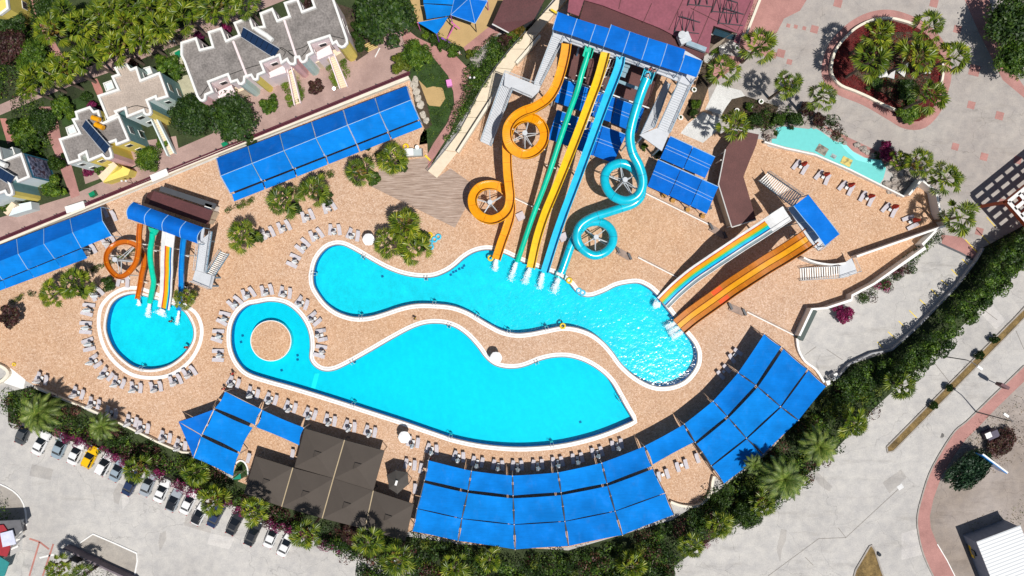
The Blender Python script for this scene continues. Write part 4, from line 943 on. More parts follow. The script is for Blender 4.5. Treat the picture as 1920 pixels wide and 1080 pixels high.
# sails between the slides and at the right
for lab, qs, hh in (('blue canopy under the straight slides, the one nearer the tower', [[(1054,147),(1105,165),(1092,210),(1040,191)], [(1106,166),(1156,184),(1144,229),(1093,211)], [(1157,184),(1208,203),(1193,250),(1145,230)]], 3.2),
                    ('blue canopy under the straight slides, the one further from the tower', [[(1045,206),(1088,221),(1070,275),(1027,261)], [(1089,221),(1130,236),(1112,292),(1071,276)], [(1131,236),(1174,252),(1150,306),(1113,292)]], 3.2),
                    ('upper one of two flat blue canopies right of the cyan tube slide', [[(1257,255),(1299,274),(1281,316),(1238,297)], [(1300,275),(1341,294),(1322,334),(1282,316)]], 3.3),
                    ('lower one of two flat blue canopies right of the cyan tube slide', [[(1234,299),(1276,318),(1254,367),(1214,349)], [(1277,318),(1316,336),(1294,386),(1255,367)], [(1317,336),(1347,350),(1325,401),(1295,386)]], 3.3)):
    c0 = qs[0][0]; t = thing('shade_canopy', lab, 'shade canopy', P(*c0))
    for q in qs:
        sail(t, PP(q, hh), .12, .004, 5, BLC)
        m0, m1 = lp2(q[0], q[3], .48), lp2(q[1], q[2], .48)
        for s in (-.25, .25):
            mb = MB(); mb.tube([P(*m0, hh) + Vector((s * .4, s, .02)), P(*m1, hh) + Vector((s * .4, s, .02))], .04, 4); mb.build('seam', PIP, t)
        for v in q[2:]: post(t, P(*v, hh), .06, 0)
    mb = MB(); a = qs[0][0]; b = qs[-1][1]; mb.tube([P(*a, hh), P(*b, hh)], .06, 4); mb.build('seam', PIP, t)
t = thing('shade_canopy', 'blue peaked shade sails over the sandy playground at the top edge', 'shade canopy', P(850, 20))
PUR = plain('violet_paint', (.30, .08, .55), .4); PNK = plain('pink_paint', (.70, .16, .45), .4)
sail(t, PP([(790,-25),(856,-25),(851,9),(794,6)], 3.8), .15, .01); sail(t, PP([(794,7),(851,11),(843,29),(800,36)], 3.8), .15, .01)
sail(t, PP([(783,42),(841,31),(832,46),(819,64)], 3.6), .1, .01)
ap = P(880, -4, 5.6)
for a, b in (((845,28),(891,44)), ((891,44),(914,2)), ((914,2),(880,-40)), ((858,-30),(845,28))):
    v0, v1 = P(*a, 3.9), P(*b, 3.9); mb = MB(); mb.add([v0, v1, ap, v0 - Vector((0, 0, .04)), v1 - Vector((0, 0, .04)), ap - Vector((0, 0, .04))], [(0, 1, 2), (5, 4, 3)]); mb.build('shade_panel', BLC, t)
    mb = MB(); mb.tube([v0, ap], .04, 4); mb.tube([v0, v1], .04, 4); mb.build('seam', PIP, t)
for q, m_ in (((845,28),PUR),((891,44),DARKM),((914,2),PNK),((783,42),PNK),((819,64),PUR),((841,31),DARKM)): post(t, P(*q, 3.7), .09, 0, m_)
t = thing('play_frame', 'pink swing frame on the sandy playground under the peaked sail', 'play equipment', P(850, 60))
mb = MB(); mb.tube([P(838, 73, 0), P(853, 46, 2.4)], .12, 6); mb.build('post', PNK, t); mb = MB(); mb.tube([P(846, 41, 2.4), P(862, 54, 2.4)], .1, 6); mb.build('crossbar', PNK, t)
mb = MB(); mb.tube([P(828, 71, .5), P(846, 82, .5)], .15, 6); mb.build('ground_bar', PUR, t)
mb = MB(); mb.prism(PP([(871,40),(880,41),(877,47)], 0), 2.2, 2.3, bottom=True); mb.build('seat', YEF, t)
# ============================================================ BUILDINGS
MAR = plain('maroon_sheet_roof', (.27, .075, .105), .55, .12, .5, fine=(2.5, .2)); MARD = plain('dark_maroon_tiles', (.105, .032, .034), .7, .15, .5, fine=(5, .35))
BRN = plain('brown_red_tiles', (.13, .05, .045), .75, .15, .5, fine=(6, .3))
def gable(name, lab, quad, h0, h1, matr, wallm, cat='building', ridge=None, extra=None):
    """quad px: back-left, back-right, front-right, front-left at eave height; flat slope from back h1 to front h0"""
    t = thing(name, lab, cat, P(*quad[0]))
    a, b, c, d = P(*quad[0], h1), P(*quad[1], h1), P(*quad[2], h0), P(*quad[3], h0)
    mb = MB(); z = Vector((0, 0, .12)); mb.add([a, b, c, d, a - z, b - z, c - z, d - z], [(3, 2, 1, 0), (4, 5, 6, 7), (0, 1, 5, 4), (1, 2, 6, 5), (2, 3, 7, 6), (3, 0, 4, 7)]); mb.build('roof', matr, t)
    m = (a + b + c + d) / 4; pts = [m + (v - m) * .9 for v in (a, b, c, d)]
    mb = MB(); n = 4; vs = [(v.x, v.y, 0) for v in pts] + [(v.x, v.y, v.z - .15) for v in pts]; mb.add(vs, [(i, (i + 1) % n, n + (i + 1) % n, n + i) for i in range(n)]); mb.build('wall', wallm, t)
    return t
WALLB = plain('beige_render', (.50, .42, .32), .8); 
gable('roofed_shelter', 'brown roofed bar building under the straight slides', [(1060,80),(1236,132),(1212,206),(1053,150)], 2.8, 3.4, BRN, WALLB)
t = gable('changing_block', 'maroon roofed low block behind the small slide tower', [(289,358),(399,395),(389,421),(278,383)], 3.3, 3.9, MARD, WALLB)
mb = MB(); mb.bar(P(300, 353, 3.0), P(404, 387, 3.0), .9, .2); mb.build('rear_canopy', DARKM, t)
mb = MB(); mb.add([P(289,358,3.9), P(278,383,3.3), P(270,381,2.5), P(277,361,2.5)], [(0, 1, 2, 3)]); mb.build('end_slope', MARD, t)
mb = MB(); mb.box(P(404, 394, 0), (1.2, 1.4, 3), -.3); mb.build('end_wall', WHITE, t)
t = gable('roofed_shelter', 'brown tiled bar roof, bent in two wings, left of the rainbow slide', [(1345,345),(1394,331),(1418,412),(1372,426)], 3.2, 3.2, BRN, WALLB)
a = [P(1347, 345, 3.2), P(1360, 280, 3.2), P(1384, 244, 3.2), P(1423, 252, 3.2), P(1418, 272, 3.2), P(1405, 303, 3.2), P(1394, 331, 3.2)]
mb = MB(); mb.prism([(v.x, v.y) for v in a], 3.06, 3.195, bottom=True); mb.build('roof', BRN, t)
mb = MB()
for p_, q_ in (((1347,345),(1360,280)), ((1347,345),(1372,426)), ((1372,426),(1418,412))): mb.tube([P(*p_, 3.22), P(*q_, 3.22)], .09, 4)
mb.build('gutter', WHITE, t)
for v in ((1352,300),(1362,282),(1350,345),(1374,423),(1415,411),(1388,248)): post(t, P(*v, 3.0), .1, 0, WHITE)
t = gable('roofed_shelter', 'maroon sheet roof left of the cream entrance ramp at the top', [(945,-4),(1023,-4),(1001,36),(923,45)], 3.8, 4.2, MARD, DARKM)
a = [P(923,45,3.8), P(954,61,3.6), P(1001,36,3.8)]; mb = MB(); mb.prism([(v.x, v.y) for v in a], 3.62, 3.78, bottom=True); mb.build('roof', MARD, t)
mb = MB(); mb.tube([P(923, 45, 3.8), P(954, 61, 3.7)], .12, 4); mb.build('gutter', WHITE, t)
# large maroon hall top centre
t = thing('hall', 'large maroon roofed hall with duct behind the big slide tower', 'building', P(1250, 40))
def flat(t, pts, h, mat, nm='roof', th=.15):
    pp = PP(pts, h); mb = MB(); mb.prism([(v.x, v.y) for v in pp], h - th, h, bottom=True); return mb.build(nm, mat, t)
flat(t, [(1064,22),(1072,-40),(1420,-40),(1412,6),(1385,82),(1376,78),(1383,62),(1338,48),(1334,62),(1329,100),(1236,52),(1130,10),(1095,0),(1085,30)], 6.0, MAR)
flat(t, [(1097,0),(1130,8),(1236,54),(1248,55),(1322,98),(1318,118),(1240,100),(1086,38)], 5.6, MARD, 'tiled_roof')
mb = MB(); w_ = [P(1070, 30, 0), P(1076, -60, 0), P(1405, -60, 0), P(1372, 76, 0), P(1325, 105, 0), P(1220, 60, 0)]; mb.prism([(v.x * .99, v.y) for v in w_], 0, 5.4, cap=False); mb.build('wall', WALLB, t)
wl = wallline('wall_top', [(1412,2),(1380,84),(1376,88),(1334,66)], .4, 0, .5, WALLW); wl.parent = t; wl.location = Vector(wl.location) - Vector(t.location); wl.location.z = 5.0
mb = MB()
for a, b in (((1167,0),(1160,15)),((1222,8),(1207,40)),((1285,-10),(1253,55)),((1372,0),(1325,60)),((1345,0),(1308,78)),((1405,4),(1380,62)),((1300,15),(1385,50)),((1100,-20),(1390,80))):
    pass
for a, b in (((1168,-20),(1160,17)),((1222,6),(1206,42)),((1285,-10),(1254,56)),((1346,-10),(1307,82)),((1295,15),(1380,58)),((1330,-20),(1300,18)),((1408,2),(1382,60))): mb.bar(P(*a, 6.02), P(*b, 6.02), .12, .05)
mb.build('roof_joint', MARD, t)
for i, (cx, cy) in enumerate([(1280,45), (1362,30), (1305,-5), (1350,8)]):   # ventilator frames on the roof
    f = thing('roof_frame', 'dark bracket frame', None, (0, 0, 0)); f.parent = t; f.location = P(cx, cy, 6) - Vector(t.location)
    if 'category' in f: del f['category']
    if 'label' in f: del f['label']
    mb = MB(); c = P(cx, cy, 6.0)
    for dx in (-.9, .9): mb.tube([c + Vector((dx - .5, -1.4, .1)), c + Vector((dx + .5, 1.6, 1.3)), c + Vector((dx + .9, -1.2, .1))], .09, 4)
    mb.tube([c + Vector((-1.2, -1.2, .15)), c + Vector((2.6, -1.6, .15))], .08, 4); mb.tube([c + Vector((-.5, .9, .9)), c + Vector((2.8, .2, .15))], .08, 4)
    mb.build('strut', DARKM, f)
mb = MB(); mb.box(P(1281, 75, 6), (1.8, 1.6, 1.0), .4); mb.tube([P(1279, 65, 6.8), P(1279, 65, 7.8)], .6, 12); mb.build('duct_box', GREYM, t)
mb = MB(); mb.bar(P(1288, 79, 6.9), P(1324, 93, 6.6), .75, .6); mb.build('duct', plain('blue_grey_duct', (.28, .38, .45), .4), t)
flat(t, [(1341,53),(1379,66),(1376,76),(1336,64)], 5.2, plain('dark_glass', (.02, .05, .07), .15), 'skylight_strip')
# brown pyramid tents
TAUPE = plain('taupe_canvas', (.078, .063, .052), .85, .06, .5, fine=(8, .1)); GOLD = plain('tan_strap', (.42, .33, .20), .6)
tl_ = ['top left', 'top right', 'left end of the lower row', 'second from left of the lower row', 'third from left of the lower row', 'right end of the lower row']
TENTS = [[(571,803),(646,825),(625,897),(552,876)], [(646,825),(721,845),(700,920),(625,897)], [(479,855),(549,877),(528,950),(457,926)], [(549,877),(625,897),(604,972),(528,950)], [(625,897),(700,920),(684,992),(604,972)], [(700,920),(776,945),(760,1015),(684,992)]]
for i, q in enumerate(TENTS):
    t = thing('pyramid_tent', 'brown canvas pyramid tent, ' + tl_[i] + (' of the two upper tents' if i < 2 else ''), 'tent', P(sum(v[0] for v in q) / 4, sum(v[1] for v in q) / 4), 'brown pyramid tents set edge to edge')
    c = PP(q, 3.3); m = sum(c, Vector()) / 4; m.z = 4.5; mb = MB()
    tops = [m.lerp(v, .14) for v in c]
    for v in tops: v.z = 4.34
    c2 = [m.lerp(v, .995) for v in c]
    for v in c2: v.z = 3.3
    mb.add(c2 + tops, [(3, 2, 6, 7), (2, 1, 5, 6), (1, 0, 4, 5), (0, 3, 7, 4), (7, 6, 5, 4)]); mb.add([v - Vector((0, 0, .18)) for v in c2] + c2, [(k, (k + 1) % 4, 4 + (k + 1) % 4, 4 + k) for k in range(4)])
    mb.build('canvas', TAUPE, t)
    cap = [m.lerp(v, .17) for v in c]; mb = MB(); ap_ = m + Vector((0, 0, .35))
    for v in cap: v.z = 4.52
    mb.add(cap + [ap_], [(3, 2, 4), (2, 1, 4), (1, 0, 4), (0, 3, 4)]); mb.build('vent_cap', TAUPE, t)
    for v in c2: post(t, m.lerp(v, .97) * 1.0 - Vector((0, 0, 0)) if False else Vector((m.x + (v.x - m.x) * .96, m.y + (v.y - m.y) * .96, 3.2)), .06, 0, DARKM)
    if i in (1, 3, 4, 5):
        mb = MB(); mb.bar(P(*q[0], 3.36) , P(*q[3], 3.36), .16, .06); mb.build('strap', GOLD, t)
t = thing('hexagonal_gazebo', 'dark hexagonal gazebo with white cap beside the brown tents', 'gazebo', P(744, 902))
hx = [(725,891),(742,882),(764,886),(766,908),(745,926),(730,916)]; c = PP(hx, 3.6); m = sum(c, Vector()) / 6; m.z = 4.8; mb = MB(); mb.add(c + [m], [((i + 1) % 6, i, 6) for i in range(6)]); mb.add(c + [v - Vector((0, 0, .2)) for v in c], [(i, (i + 1) % 6, 6 + (i + 1) % 6, 6 + i) for i in range(6)]); mb.build('canvas', plain('charcoal_canvas', (.07, .062, .055), .85), t)
mb = MB(); mb.box(m + Vector((0, 0, -.15)), (.35, .8, .25), -.3); mb.build('cap', WHITE, t)
for v in c: post(t, v, .06, 0, DARKM)
t = thing('shade_sail', 'small green triangular shade sail beside the rounded lawn corner', 'shade sail', P(445, 885))
mb = MB(); a = PP([(436,899),(453,886),(452,898)], 2.4); a[1].z = 3.0; mb.add(a + [v - Vector((0, 0, .03)) for v in a], [(0, 2, 1), (3, 4, 5)]); mb.build('cloth', plain('green_cloth', (.0, .22, .14), .7), t)
for v in a: post(t, v, .04, 0)
sheet('lawn', [PP([(436,892),(445,869),(452,864),(460,868),(466,885),(464,892),(440,905)])], .035, LAWN)
wallline('lawn_kerb', [(440,872),(445,866),(452,863),(460,867),(465,878),(466,890)], .25, 0, .25, COPE, 'structure', sm=3)
# --- houses
MINT = plain('mint_render', (.48, .60, .56), .8, .05); YELR = plain('yellow_render', (.74, .60, .14), .8, .06); PINKR = plain('pink_render', (.70, .42, .42), .8, .05); PALEP = plain('pale_pink_render', (.78, .66, .66), .8, .05); TEALR = plain('teal_render', (.20, .36, .36), .8, .06); PALM_ = plain('pale_mint_render', (.62, .70, .70), .8, .04)
RGR = plain('grey_roof_felt', (.27, .245, .23), .92, .22, .5, fine=(3.5, .42)); RTN = plain('tan_roof_felt', (.47, .39, .33), .92, .12, .5, fine=(4, .28))
GLASS = plain('window_glass', (.02, .03, .04), .1); PARA = plain('white_parapet', (.76, .75, .72), .6, .05)
def house(lab, out, h, roofm, wallm, over=(), lows=(), wins=True):
    cx = sum(p[0] for p in out) / len(out); cy = sum(p[1] for p in out) / len(out)
    t = thing('house', lab, 'house', P(cx, cy))
    w_ = PP(out, h); n = len(w_)
    groups = {}; run = 0; last = None
    for i in range(n):
        a, b = w_[i], w_[(i + 1) % n]; mx, my = (out[i][0] + out[(i + 1) % n][0]) / 2, (out[i][1] + out[(i + 1) % n][1]) / 2
        m = wallm
        for (x0, y0, x1, y1, mm) in over:
            if x0 <= mx <= x1 and y0 <= my <= y1: m = mm
        if m is not last: run += 1; last = m
        groups.setdefault(run, (m, MB()))[1].add([(a.x, a.y, 0), (b.x, b.y, 0), (b.x, b.y, h), (a.x, a.y, h)], [(0, 1, 2, 3)])
        L = (b - a).length
        if wins and L > 1.7:
            d = (b - a).normalized(); q = Vector((d.y, -d.x, 0))
            for z0 in (.9, 3.9 if h > 5 else 99):
                if z0 > 50: continue
                c = (a + b) / 2; mb = MB(); mb.box((c.x, c.y, z0), (min(1.3, L * .4), .14, 1.2), math.atan2(d.y, d.x)); f = mb.build('window', WHITE, t)
                mb = MB(); mb.box((c.x, c.y, z0 + .12), (min(1.1, L * .34), .18, .96), math.atan2(d.y, d.x)); mb.build('pane', GLASS, f)
    for m, mb in groups.values(): mb.build('wall', m, t)
    mb = MB(); mb.prism([(v.x, v.y) for v in w_], h - .1, h - .001); mb.build('roof', roofm, t)
    # parapet: closed band inside the outline
    area = sum(w_[i].x * w_[(i + 1) % n].y - w_[(i + 1) % n].x * w_[i].y for i in range(n)); sg = 1 if area > 0 else -1; inner = []
    for i in range(n):
        t1 = (w_[i] - w_[i - 1]).normalized(); t2 = (w_[(i + 1) % n] - w_[i]).normalized()
        n1 = Vector((-t1.y, t1.x, 0)) * sg; n2 = Vector((-t2.y, t2.x, 0)) * sg; k = n1 + n2
        inner.append(w_[i] + k * (.36 / max(.45, 1 + n1.dot(n2))))
    mb = MB(); ringbox(mb, [v for v in inner], [v for v in w_], h - .05, h + .45); mb.build('parapet', PARA, t)
    for (q, hh, wm) in lows:
        pp = PP(q, hh); mb = MB(); mb.prism([(v.x, v.y) for v in pp], 0, hh); mb.build('annex', wm, t)
        m = sum(pp, Vector()) / len(pp); mb = MB(); ringbox(mb, [m + (v - m) * .8 for v in pp], pp, hh - .02, hh + .35); mb.build('annex_parapet', PARA, t)
    return t
H1 = [(340.6,80.6),(370.6,71),(378,93),(399,88),(391,61),(417.5,52.5),(427,76),(448.5,66.5),(439,44),(470,32),(477.5,52.5),(495,50),(488,26),(513,16),(522.5,38.5),(542,31),(533,6.5),(560,-2),(569,21.5),(589,14),(582,-6),(612,-16),(627.5,0),(653,74),(654,82),(648,90),(641,92),(634,88),(631,82),(624,86),(618,71),(582.5,82.5),(590,101),(579,107),(578,114),(573,119),(567,120),(563,116),(561,110),(557,110.6),(557,120),(552,124),(545,123),(541,119),(539,115),(528,122),(524,107),(492.5,119),(500,137),(487,142.5),(486,150),(481,153),(476,151),(472,144),(462,147),(461,156),(455,161),(449,160),(445.6,153.7),(434,157.5),(428,143),(395,155.6),(403,174),(389,180),(388,188),(383,192),(377,191),(371,183),(346,116),(340.6,105)]
hs = house('largest pale pink house with grey flat roof and white stairs', H1, 6.2, RGR, PALEP, over=[(636,75,660,95,YELR),(560,100,582,122,MINT),(538,108,560,126,PINKR),(470,144,490,156,YELR),(446,145,463,163,MINT),(368,180,392,195,PINKR)])
mb = MB(); mb.bar(P(437, 77, 6.4), P(464, 146, 6.4), .35, .3); mb.build('roof_upstand', PALEP, hs)
mb = MB(); mb.bar(P(533, 38, 6.4), P(556, 108, 6.4), .35, .3); mb.build('roof_upstand', PALEP, hs)
CAB = plain('black_cable', (.03, .03, .03), .8)
mb = MB()
for pts in ([(376,180),(395,155),(410,148),(430,140),(460,129),(487,121)], [(555,108),(530,90),(524,90)], [(556,110),(540,97),(553,93),(570,88),(590,75),(615,67),(645,73)], [(580,82),(575,95),(565,106)], [(531,106),(535,97),(524,90)]): mb.tube(path3([(x, y, 6.28) for x, y in pts], 3), .06, 4)
mb.build('cable', CAB, hs)
STR = plain('cream_stair', (.72, .58, .42), .8, .05)
for q, top, lh in (([(538,130),(546,126),(563,193),(552,197)], 3.0, 0), ([(616,105),(626,101),(651,162),(637,166)], 3.0, 0)):
    stairs_mb = MB(); tl, tr, br, bl = q
    for k in range(16):
        f0, f1 = k / 16, (k + 1) / 16; z = 3.2 * (1 - k / 16); c = [P(*lp2(tl, bl, f0), z), P(*lp2(tr, br, f0), z), P(*lp2(tr, br, f1), z), P(*lp2(tl, bl, f1), z)]; stairs_mb.prism([(v.x, v.y) for v in c], 0, z)
    stairs_mb.build('stair', STR, hs)
    for a, b in ((tl, bl), (tr, br)):
        mb = MB(); mb.bar(P(*a, 3.9), P(*b, .8), .18, .9); mb.build('stair_wall', PALEP, hs)
for q in ([(505,138),(545,118),(556,126),(546,136),(512,146)], [(583,110),(630,92),(640,99),(628,106),(592,118)], [(410,176),(450,160),(458,168),(420,184)]):
    pp = PP(q, 3.2); mb = MB(); mb.prism([(v.x, v.y) for v in pp], 0, 3.2); mb.build('landing', STR, hs)
for q in ([(590,100),(618,84),(624,100),(596,112)], [(502,137),(532,122),(537,136),(506,146)], [(405,173),(434,159),(440,172),(410,184)]):
    pp = PP(q, 4.4); mb = MB(); mb.prism([(v.x, v.y) for v in pp], 0, 4.4); mb.build('porch', PALEP, hs)
H2 = [(216,128),(240,119.5),(248,130),(259,125.6),(267,150),(302,136),(319,183),(294.5,190),(293,184.5),(280,190),(286,205),(287,212),(283,218),(276,218),(271,214),(270,210),(240,222),(236,206),(222,211),(226,217),(204,226),(185,180),(222,168),(211,144),(223,140)]
hs = house('tan roofed mint house with white parapets left of the pale pink house', H2, 6.0, RTN, MINT, over=[(300,140,321,186,TEALR),(236,186,296,222,PALM_),(280,190,290,212,TEALR),(268,205,290,222,YELR),(222,204,242,222,TEALR)], lows=[([(263,131),(283,125),(288,138),(267,147)], 3.2, PALM_), ([(195,157),(211,151),(217,166),(201,173)], 3.2, PALM_)])
mb = MB(); mb.tube(path3([(211,221,6.1),(232,206,6.1),(250,199,6.1),(262,199,6.1),(284,205,6.1)], 3), .06, 4); mb.build('cable', CAB, hs)
smb = MB(); tl, tr, br, bl = (283,224), (293,222), (326,287), (314,292)
for k in range(16):
    f0, f1 = k / 16, (k + 1) / 16; z = 3.2 * (1 - k / 16); c = [P(*lp2(tl, bl, f0), z), P(*lp2(tr, br, f0), z), P(*lp2(tr, br, f1), z), P(*lp2(tl, bl, f1), z)]; smb.prism([(v.x, v.y) for v in c], 0, z)
smb.build('stair', STR, hs)
for a, b in ((tl, bl), (tr, br)):
    mb = MB(); mb.bar(P(*a, 4), P(*b, .9), .22, 1); mb.build('stair_wall', PALM_, hs)
mb = MB(); mb.box(P(248, 247, 0), (1.2, .5, 1.0), -.3); mb.box(P(266, 252, 0), (1.2, .5, 1.0), 1.2); mb.build('air_conditioner', WHITE, hs)
H3 = [(143,210),(172,200),(179,209),(188,207),(194,231),(226,216.5),(246,264),(220,274),(218,266),(207,270),(213,287.5),(214,296),(208,300),(200,300),(194,293),(168,304),(163,288),(153.6,293),(155.5,301),(131,309),(113,261),(150,249.6),(137,224),(146,222)]
hs = house('grey roofed yellow house with long solar array and orange tanks', H3, 6.0, RGR, YELR, over=[(228,214,250,262,TEALR),(204,285,216,302,PINKR),(130,200,190,262,PALM_),(108,240,160,306,PALM_)], lows=[([(125,240),(140,234),(147,249),(130,255)], 3.2, PALM_)])
smb = MB()
tl, tr, br, bl = (212,303), (221,311), (194,342), (184,330)
for k in range(12):
    f0, f1 = k / 12, (k + 1) / 12; z = 3.0 * (1 - k / 12); c = [P(*lp2(tl, bl, f0), z), P(*lp2(tr, br, f0), z), P(*lp2(tr, br, f1), z), P(*lp2(tl, bl, f1), z)]; smb.prism([(v.x, v.y) for v in c], 0, z)
smb.build('stair', STR, hs)
mb = MB(); mb.bar(P(221, 311, 3.6), P(194, 342, .8), .25, 1.0); mb.build('stair_wall', YELR, hs); mb = MB(); mb.prism([(v.x, v.y) for v in PP([(222,308),(244,318),(240,328),(195,342)], 2.2)], 0, 2.2); mb.build('porch', YELR, hs)
H4 = [(-40,270),(2,276),(8,301),(44,287),(60,333),(36,343),(33,336),(22,341),(28,358),(28,365),(22,369),(15,367),(12,361),(-40,380)]
hs = house('grey roofed house with mural wall at the left edge', H4, 6.0, RGR, PALM_, over=[(44,285,62,335,plain('blue_frame_render', (.05, .25, .38), .8)),(15,355,32,372,YELR),(22,338,36,360,TEALR)], lows=[([(8,284),(26,276),(31,289),(12,298)], 3.2, PALM_)], wins=False)
a, b = P(44, 287, 6), P(60, 333, 6); d = (b - a).normalized(); q = Vector((d.y, -d.x, 0)); 
if q.x < 0: q = -q
MUR = nmat('abstract_mural'); n_ = noise(MUR[1], wpos(MUR[1]), .9, 2); MUR[1].links.new(ramp(MUR[1], n_, [(.38, (.04, .05, .10)), (.48, (.20, .22, .34)), (.53, (.42, .44, .60)), (.6, (.10, .06, .10))]), MUR[2].inputs['Base Color'])
c = a.lerp(b, .5) + q * .04; mb = MB(); mb.box((c.x, c.y, .8), ((b - a).length * .84, .06, 4.6), math.atan2(d.y, d.x)); mb.build('mural', MUR[0], hs)
smb = MB(); tl, tr, br, bl = (22,378), (30,384), (14,404), (6,398)
for k in range(10):
    f0, f1 = k / 10, (k + 1) / 10; z = 2.8 * (1 - k / 10); c = [P(*lp2(tl, bl, f0), z), P(*lp2(tr, br, f0), z), P(*lp2(tr, br, f1), z), P(*lp2(tl, bl, f1), z)]; smb.prism([(v.x, v.y) for v in c], 0, z)
smb.build('stair', STR, hs)
mb = MB(); mb.prism([(v.x, v.y) for v in PP([(28,384),(58,378),(60,392),(16,405)], 2.0)], 0, 2.0); mb.build('porch', PALM_, hs)
house('small yellow house in the top left corner', [(-30,-30),(14,-30),(20,18),(4,30),(-30,26)], 5.0, YELR, YELR)
PV = nmat('solar_glass'); PV[2].inputs['Base Color'].default_value = (.012, .03, .075, 1); PV[2].inputs['Roughness'].default_value = .2
def solar(lab, q, h, n, tanks, tm):
    t = thing('solar_heater', lab, 'solar heater', P(*q[0], h)); z = [h + 1.1, h + 1.1, h + .25, h + .25]
    for k in range(n):
        f0, f1 = k / n + .006, (k + 1) / n - .006
        c = [P(*lp2(q[0], q[1], f0), z[0]), P(*lp2(q[0], q[1], f1), z[0]), P(*lp2(q[3], q[2], f1), z[2]), P(*lp2(q[3], q[2], f0), z[2])]
        mb = MB(); u = Vector((0, 0, .07)); mb.add(c + [v - u for v in c], [(3, 2, 1, 0), (4, 5, 6, 7), (0, 1, 5, 4), (1, 2, 6, 5), (2, 3, 7, 6), (3, 0, 4, 7)]); mb.build('panel', PV[0], t)
    mb = MB(); mb.tube([P(*q[0], h + 1.15), P(*q[1], h + 1.15)], .06, 4); mb.tube([P(*q[3], h + .28), P(*q[2], h + .28)], .04, 4)
    for f in (.05, .5, .95): v = P(*lp2(q[0], q[1], f), h + 1.1); mb.tube([(v.x, v.y, h), v], .05, 4)
    mb.build('frame', GREYM, t)
    for a, b in tanks:
        mb = MB(); mb.tube([P(*a, h + .9), P(*b, h + .9)], .42, 12); mb.build('tank', tm, t)
solar('row of dark solar panels with white tanks on the pink house roof', [(456,50.6),(524,91),(514,109),(450,68)], 6.25, 7, [((480,54),(490,61)), ((489,60),(500,67)), ((499,66),(511,76))], WHITE)
solar('steep row of navy solar panels with orange tanks on the yellow house', [(161,224),(206,274),(196,288),(153,237)], 6.05, 5, [((173,220),(187,225)), ((179,233),(194,240))], AMB)
solar('navy solar panels on the house roof at the left edge', [(-6,310),(27,330),(19,347),(-12,328)], 6.05, 4, [((-8,302),(12,311))], WHITE)
# cream entrance ramp
t = thing('entrance_ramp', 'cream slab entrance ramp curving down beside the long green hedge', 'ramp', P(900, 190))
le = [(1060,-20),(1020,24),(985,62),(958,92),(930,127),(905,163),(891,190),(876,220),(860,249),(835,282),(802,321)]; ri = [(1080,-20),(1040,24),(1010,62),(985,92),(960,130),(936,163),(920,190),(904,220),(886,249),(858,285),(819,334)]
for k in range(len(le) - 1):
    hA, hB = max(.12, 1.4 - .14 * k), max(.12, 1.4 - .14 * (k + 1)); a, b, c, d = P(*le[k], hA), P(*ri[k], hA), P(*ri[k + 1], hB), P(*le[k + 1], hB)
    s = (d - a) * .012; mb = MB(); z = Vector((0, 0, 1.4)); mb.add([a + s, b + s, c - s, d - s, (a + s) - z, (b + s) - z, (c - s) - z, (d - s) - z], [(3, 2, 1, 0), (0, 1, 5, 4), (1, 2, 6, 5), (2, 3, 7, 6), (3, 0, 4, 7)]); mb.build('slab', plain('cream_slab', (.70, .60, .45), .8, .06), t)
rail(t, [P(*q, 1.0) for q in le[2:]], DARKM, .9)
for a, b in (((968,118),(1013,66)), ((858,285),(935,165))):
    mb = MB(); mb.bar(P(*a, 1.4), P(*b, 1.8), .45, 1.3); mb.build('side_wall', WALLW, t)
# pergola at the right edge
t = thing('pergola', 'tall white topped red lattice pergola at the right edge', 'pergola', P(1900, 400))
hp = 6.4; o = P(1891, 378, hp); u = Vector((1.55 * .78, 1.55 * .63, 0)); v = Vector((1.55 * .66, -1.55 * .75, 0))
REDP = plain('red_lattice_paint', (.42, .06, .008), .6)
TOPW = plain('white_beam_top', (.74, .72, .70), .6)
for k in range(10):
    for (s, e) in ((o + v * k - u * 0, o + v * k + u * 14), (o + u * k * 1.4, o + u * k * 1.4 + v * 10)):
        mb = MB(); mb.bar(s, e, .56, .9); mb.build('beam', REDP, t); mb = MB(); mb.bar(s + Vector((0, 0, .03)), e + Vector((0, 0, .03)), .58, .027); mb.build('beam_cap', TOPW, t)
for a, b in ((0, 0), (8, 0), (0, 8), (8, 8)): q = o + u * a + v * b; mb = MB(); mb.box((q.x, q.y, 0), (.5, .5, 5.5)); mb.build('column', REDP, t)
# white shed bottom right
t = thing('warehouse', 'white corrugated roof building in the bottom right corner', 'building', P(1900, 1050))
q = PP([(1831,1016),(1913,985),(1990,1180),(1910,1215)], 3.8)
COR, ntc, bsc = nmat('white_corrugated'); vv = wpos(ntc, (1, 1, 1), -.36); wv = ntc.nodes.new('ShaderNodeTexWave'); wv.bands_direction = 'Y'; wv.inputs['Scale'].default_value = .55; ntc.links.new(vv, wv.inputs[0])
ntc.links.new(ramp(ntc, wv.outputs['Fac'], [(.0, (.36, .40, .44)), (.35, (.68, .68, .68))]), bsc.inputs['Base Color']); bsc.inputs['Roughness'].default_value = .5  # furrow shade of the corrugation drawn as darker stripes in the colour
mb = MB(); mb.prism([(v.x, v.y) for v in q], 3.65, 3.8, bottom=True); mb.build('roof', COR, t)
m = sum(q, Vector()) / 4; mb = MB(); mb.prism([(m.x + (v.x - m.x) * .97, m.y + (v.y - m.y) * .97) for v in q], 0, 3.6, cap=False); mb.build('wall', plain('grey_blue_wall', (.2, .23, .3), .7), t)
t = thing('excavator', 'yellow machine parked beside the white corrugated roof', 'machine', P(1822, 1028))
